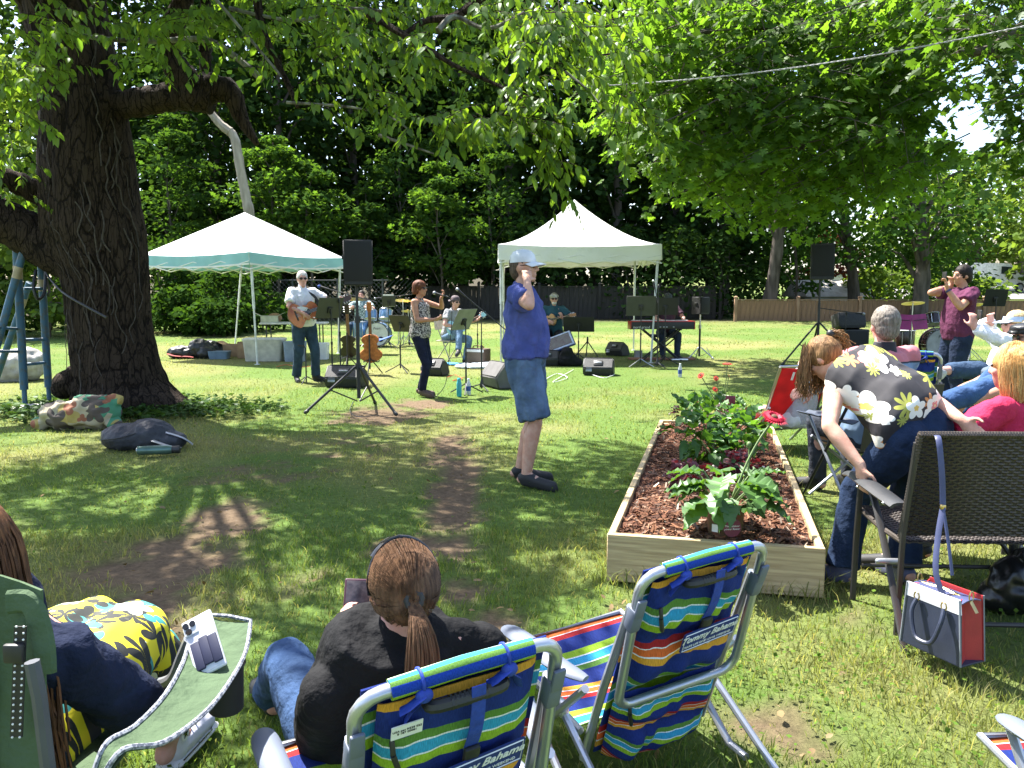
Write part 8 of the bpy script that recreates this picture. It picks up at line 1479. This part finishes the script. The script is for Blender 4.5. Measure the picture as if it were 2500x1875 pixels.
mb = MB(); mb.sheet(lambda u, v: V(24 + 46 * u, 55 + 16 * v, gz(55 + 16 * v) + .02), 8, 10); q = solo('drive', mb, mat('pale_asphalt', (.22, .21, .20), .95, (.17, .16, .15), 3), None, None, kind='structure')
# ================================================================== blue swing frame at the left
M_BLU = mat('flaking_blue_paint', (.035, .10, .17), .6, (.06, .085, .10), 14, .3, 60, lo=.40, hi=.5); M_TAN = mat('tan_sleeve', (.42, .33, .2), .7)
t = thing('swing_frame', 'old swing frame of flaking blue pipes with rungs at the left edge', 'swing frame', tuple(on(80, 1000, 10.3)))
for (a, b_, r) in (((62, 1003, 10.3), (40, 600, 10.3), .048), ((121, 990, 10.5), (100, 640, 10.5), .045), ((-40, 960, 10.0), (58, 610, 10.2), .045), ((-30, 1000, 10.9), (72, 690, 10.6), .042)):
    A_, B_ = P(*a), P(*b_); A_.z = max(A_.z, 0); mb = MB(); mb.tube([A_ + (B_ - A_) * .13, B_], r, 12); p = part('pipe', mb, M_BLU, t, True); mb = MB(); mb.tube([A_, A_ + (B_ - A_) * .16], r * .62, 10); part('pipe_foot', mb, M_BLU, p, True); mb = MB(); mb.tube([A_ + (B_ - A_) * .8, A_ + (B_ - A_) * .88], r * 1.06, 12); part('sleeve', mb, M_TAN, p, True)
for y0, y1 in ((705, 705), (830, 828), (890, 885)): mb = MB(); mb.bar(P(60, y0, 10.33), P(112, y1, 10.47), .02); part('rung', mb, M_BLU, t, True)
for y0, y1 in ((800, 803), (858, 858)): mb = MB(); mb.bar(P(-10, y0, 10.0), P(50, y1, 10.3), .018); part('rung', mb, M_BLU, t, True)
mb = MB(); mb.tube(smooth_path([P(108, 660, 10.4), P(130, 690, 10.2), P(165, 722, 9.75), P(260, 775, 9.5)], 4), .014, 6); solo('rope', mb, M_BLK, 'dark rope tied from the blue swing post across the big trunk', 'rope', origin=P(108, 660, 10.4))
mb = MB(); mb.tube(smooth_path([P(88, 660, 10.3), P(82, 700, 10.2), P(92, 730, 10.2), P(108, 715, 10.3), P(112, 660, 10.4)], 5), .02, 6); solo('rope', mb, M_BLK, 'black rope loop hanging between the blue swing posts', 'rope', origin=P(88, 660, 10.3))
def stone(name, label, c, lumps, m, vox=.02, wr=.03): t = lump_bag(name, label, 'stone', c, lumps, m, vox, wr, 4); return t
M_STN = mat('pale_granite', (.42, .40, .37), .9, (.28, .26, .24), 9, .5, 40)
stone('boulder', 'pale grey boulder on the sunlit grass behind the swing frame', on(20, 928), [((0, 0, .2), (.55, .35, .3)), ((.3, 0, .25), (.3, .3, .28)), ((-.2, 0, .1), (.4, .3, .2))], M_STN, .03)
stone('flat_stone', 'flat white stone slab at the foot of the swing posts', on(92, 1005), [((0, 0, .02), (.34, .16, .05)), ((.15, .02, .03), (.2, .12, .05))], mat('white_stone', (.6, .58, .54), .9))
# mulch sack, backpack, bottle
MB_ = floral('printed_plastic_sack', (.38, .32, .22), [(.28, (.06, .22, .12), 2.2, 1.6, 3, .5), (.14, (.36, .27, .08), 6.1, 2.2, 3, .6), (.15, (.08, .06, .05), 4.3, 2.6, 5, .6), (.07, (.28, .10, .05), 3.6, 3, 3, .6)])
lump_bag('mulch_sack', 'crumpled printed mulch sack leaning at the foot of the cherry tree', 'sack', on(200, 1043), [((-.12, 0, .13), (.33, .2, .16)), ((.12, .03, .16), (.28, .19, .2)), ((.36, .03, .30), (.07, .05, .06)), ((-.42, 0, .05), (.09, .12, .05)), ((.36, 0, .05), (.08, .12, .05))], MB_, .016, .035, 5)
M_PACK = cloth('charcoal_nylon', (.065, .065, .075), (.042, .042, .05), .5, 6)
def packx(t):
    for p in ([(.28, -.10, .16), (.42, -.05, .10), (.50, -.02, .03)], [(.2, -.2, .1), (.36, -.22, .05), (.46, -.2, .03)]): mb = MB(); mb.tube(smooth_path(p, 4), .03, 6, flat=.3); part('strap', mb, M_GREY, t)
    mb = MB(); mb.tube(smooth_path([(-.30, -.17, .10), (-.1, -.23, .13), (.05, -.21, .17)], 4), .006, 6); part('zip', mb, M_BLK, t)
lump_bag('backpack', 'charcoal backpack lying on the grass near the cherry tree', 'backpack', on(345, 1092), [((-.1, 0, .10), (.27, .22, .13)), ((.07, .02, .12), (.24, .2, .15)), ((-.2, 0, .10), (.17, .18, .12)), ((.28, 0, .07), (.15, .14, .09))], M_PACK, .012, .010, 7, packx)
b = on(385, 1112); t = thing('thermos_bottle', 'green steel thermos bottle lying against the charcoal backpack', 'bottle', (b.x, b.y, .05), rad(10)); mb = MB(); M3 = Euler((0, rad(90), 0)).to_matrix(); mb.lathe([(.030, -.17), (.042, -.165), (.042, .10), (.034, .125)], 16, M3); part('body', mb, mat('sage_steel', (.12, .20, .17), .3, metal=.5), t); mb = MB(); mb.lathe([(.034, .126), (.036, .13), (.036, .19), (.03, .195)], 16, M3); part('cap', mb, M_BLK, t); mb = MB(); mb.lathe([(0, -.178), (.03, -.176), (.030, -.17)], 16, M3); part('base', mb, M_MET, t)
# ================================================================== things under the teal edged tent
tb = on(722, 868, 17.6); t = thing('folding_table', 'white topped folding table under the teal edged tent', 'table', tuple(tb), rad(4)); mb = MB(); mb.rbox((0, 0, .73), (1.35, .6, .04), .015); part('tabletop', mb, mat('cream_plastic', (.66, .64, .56), .5), t)
for x in (-.55, .55):
    for y in (-.22, .22): mb = MB(); mb.bar((x, y, 0), (x, y, .72), .014); part('leg', mb, M_DKM, t)
lump_bag('basket', 'round wicker basket on the left end of the folding table', 'basket', (tb.x - .42, tb.y, tb.z + .75), [((0, 0, .09), (.15, .13, .10))], mat('basket_weave', (.32, .2, .1), .8, (.2, .12, .06), 40, .5), .012, .006, 20)
carton('small open carton beside the basket on the folding table', (tb.x - .48, tb.y - .18, tb.z + .752), (.34, .2, .14), rad(10), mat('pale_carton', (.5, .5, .36), .8)); M_CRT = mat('brown_carton', (.38, .24, .13), .85)
bin_('plastic_tub', 'large cream plastic tub with lid under the folding table', 'tub', on(648, 892, 16.9), (.80, .5, .42), rad(3), mat('cream_tub', (.55, .53, .44), .5), mat('cream_lid', (.60, .58, .50), .5)); bin_('plastic_tub', 'grey blue plastic tub behind the guitarist\'s legs', 'tub', on(722, 893, 16.8), (.42, .4, .40), rad(3), mat('grey_blue_tub', (.26, .32, .38), .5))
bin_('laundry_basket', 'white slotted laundry basket right of the guitarist\'s legs', 'basket', on(782, 885, 17.2), (.36, .3, .34), 0, M_WHT); bin_('storage_tote', 'low translucent blue tote left of the cardboard boxes', 'tote', on(537, 886, 17.3), (.42, .34, .16), rad(4), mat('blue_tote', (.20, .30, .42), .35, trans=.2))
carton('closed brown cardboard box just left of the cream tub', on(600, 880, 17.5), (.26, .3, .34), rad(4), M_CRT, False); carton('open brown cardboard box with raised flaps behind the blue tote', on(572, 874, 17.9), (.36, .3, .26), rad(-6), M_CRT)
lump_bag('duffel_bag', 'black duffel bag with red trim on the grass left of the blue tote', 'bag', on(470, 886, 17.4), [((-.2, 0, .12), (.32, .2, .14)), ((.15, .05, .2), (.26, .2, .2)), ((.3, 0, .12), (.2, .2, .14))], M_BLK, .016, .02, 6, lambda t: [part('red_trim', (lambda m_: (m_.tube(smooth_path([(-.45, -.16, .10), (-.25, -.21, .06), (0, -.2, .05), (.1, -.19, .03)], 4), .03, 6, flat=.5), m_)[1])(MB()), mat('red_trim', (.4, .04, .03), .7), t)])
lump_bag('soft_case', 'black soft case piled behind the red trimmed duffel bag', 'bag', on(512, 878, 17.9), [((0, 0, .16), (.3, .2, .18)), ((.2, 0, .1), (.22, .18, .12))], M_BLK, .016, .02, 6)
# cables on the grass
M_ORC = mat('orange_cable', (.55, .10, .02), .6)
for lb, pts, m in (('orange cable curled on the grass behind the turquoise bottle', [(1090, 925), (1110, 918), (1128, 928), (1105, 932), (1140, 922)], M_ORC), ('orange cable lying on the grass behind the guitarist\'s feet', [(675, 898), (700, 893), (735, 899), (770, 894)], M_ORC), ('white cable looping from the sunlit floor monitor', [(1480, 905), (1500, 915), (1488, 922), (1470, 925), (1440, 915)], M_WHT), ('white cable curled on the grass right of the blue T-shirt', [(1330, 930), (1360, 915), (1385, 925), (1350, 935), (1400, 905)], M_WHT),
                   ('black cable trailing from the tall tripod over the dirt', [(862, 985), (855, 1010), (880, 1022), (915, 1018)], M_BLK), ('black cable hanging to the grass beside the grey speaker', [(1735, 870), (1725, 850), (1738, 880)], M_BLK)):
    tubes(lb, 'cable', 'cable', [on(*p) + V(0, 0, .02) for p in pts], .0055, m)
# rope overhead with clips
a, b = P(1440, 212, 9.5), P(2560, 52, 8.0); mb = MB()
for ph_ in (0, 3.1416): mb.tube([a.lerp(b, i / 240) - V(0, 0, .10 * math.sin(math.pi * i / 240)) + V(0, math.cos(i * .9 + ph_), math.sin(i * .9 + ph_)) * .0045 for i in range(241)], .0045, 5)
solo('clothesline', mb, mat('grey_rope', (.16, .17, .16), .8, (.36, .36, .35), 60, lo=.5, hi=.56), 'twisted rope line stretched across the maple boughs at upper right', 'rope', kind=None, origin=a)
# clover and small weeds, scattered leaves
def weeds():
    N = 26000; y = 2.1 + 9 * NP.rand(N) ** 1.5; x = (NP.rand(N) * 2 - 1) * (.66 * y + .4); k = fbm(x, y, .8) + .18 * NP.randn(N) > .66; k &= ~in_poly(x, y, BED, .02); k &= dirt(x, y) < .75; x, y = x[k], y[k]; N = len(x)
    d = np.stack([NP.randn(N), NP.randn(N), NP.rand(N) * .5], -1); v, fl, sz, cs = leaf_cloud(T_OVAL, np.stack([x, y, np.where(y > 10, SL * (y - 10), 0) + .012 + .03 * NP.rand(N)], -1), d, NP.randn(N, 3) * .35 + [0, 0, 1], .010 + .013 * NP.rand(N), 1.4, leafcols(N, (.075, .14, .028), .3, .4)); o = np_mesh('clover', v, fl, sz, cs, leaf_mat('clover_leaf', trans=.4, gloss=.0)); tag(o, 'patches of clover and small weeds among the grass', None, None, 'stuff')
    N = 2600; y = 2.2 + 9 * NP.rand(N); x = (NP.rand(N) * 2 - 1) * (.66 * y + .4); dd = dirt(x, y); k = (dd > .15) | (NP.rand(N) < .06); k &= ~in_poly(x, y, BED, .02); x, y = x[k], y[k]; N = len(x)
    v, fl, sz, cs = leaf_cloud(T_CHERRY, np.stack([x, y, .004 + .01 * NP.rand(N)], -1), np.stack([NP.randn(N), NP.randn(N), NP.randn(N) * .25], -1), NP.randn(N, 3) * .3 + [0, 0, 1], .015 + .035 * NP.rand(N), 1.0, leafcols(N, (.16, .12, .07), .5, .2)); o = np_mesh('fallen_leaves', v, fl, sz, cs, leaf_mat('dry_leaf', trans=.2, gloss=.0)); tag(o, 'dry fallen leaves and bits on the bare earth', None, None, 'stuff')
    N = 4200; a = NP.rand(N) * 6.283; r = .7 + 1.1 * NP.rand(N) ** 2; x, y = TRUNK.x + .25 + np.cos(a) * r * 1.15, TRUNK.y - .1 + np.sin(a) * r * .6; k = np.hypot((x - TRUNK.x) / 1.0, y - TRUNK.y) > .55; x, y = x[k], y[k]; N = len(x)
    v, fl, sz, cs = leaf_cloud(T_MAPLE, np.stack([x, y, .02 + .10 * NP.rand(N)], -1), np.stack([NP.randn(N), NP.randn(N), NP.rand(N) * .3], -1), NP.randn(N, 3) * .4 + [0, 0, 1], .04 + .035 * NP.rand(N), 1.0, leafcols(N, (.035, .075, .02), .35, .3)); o = np_mesh('ground_ivy', v, fl, sz, cs, leaf_mat('ivy_leaf', trans=.3, gloss=.01)); tag(o, 'low ivy spreading over the ground round the cherry trunk', None, None, 'stuff')
weeds()
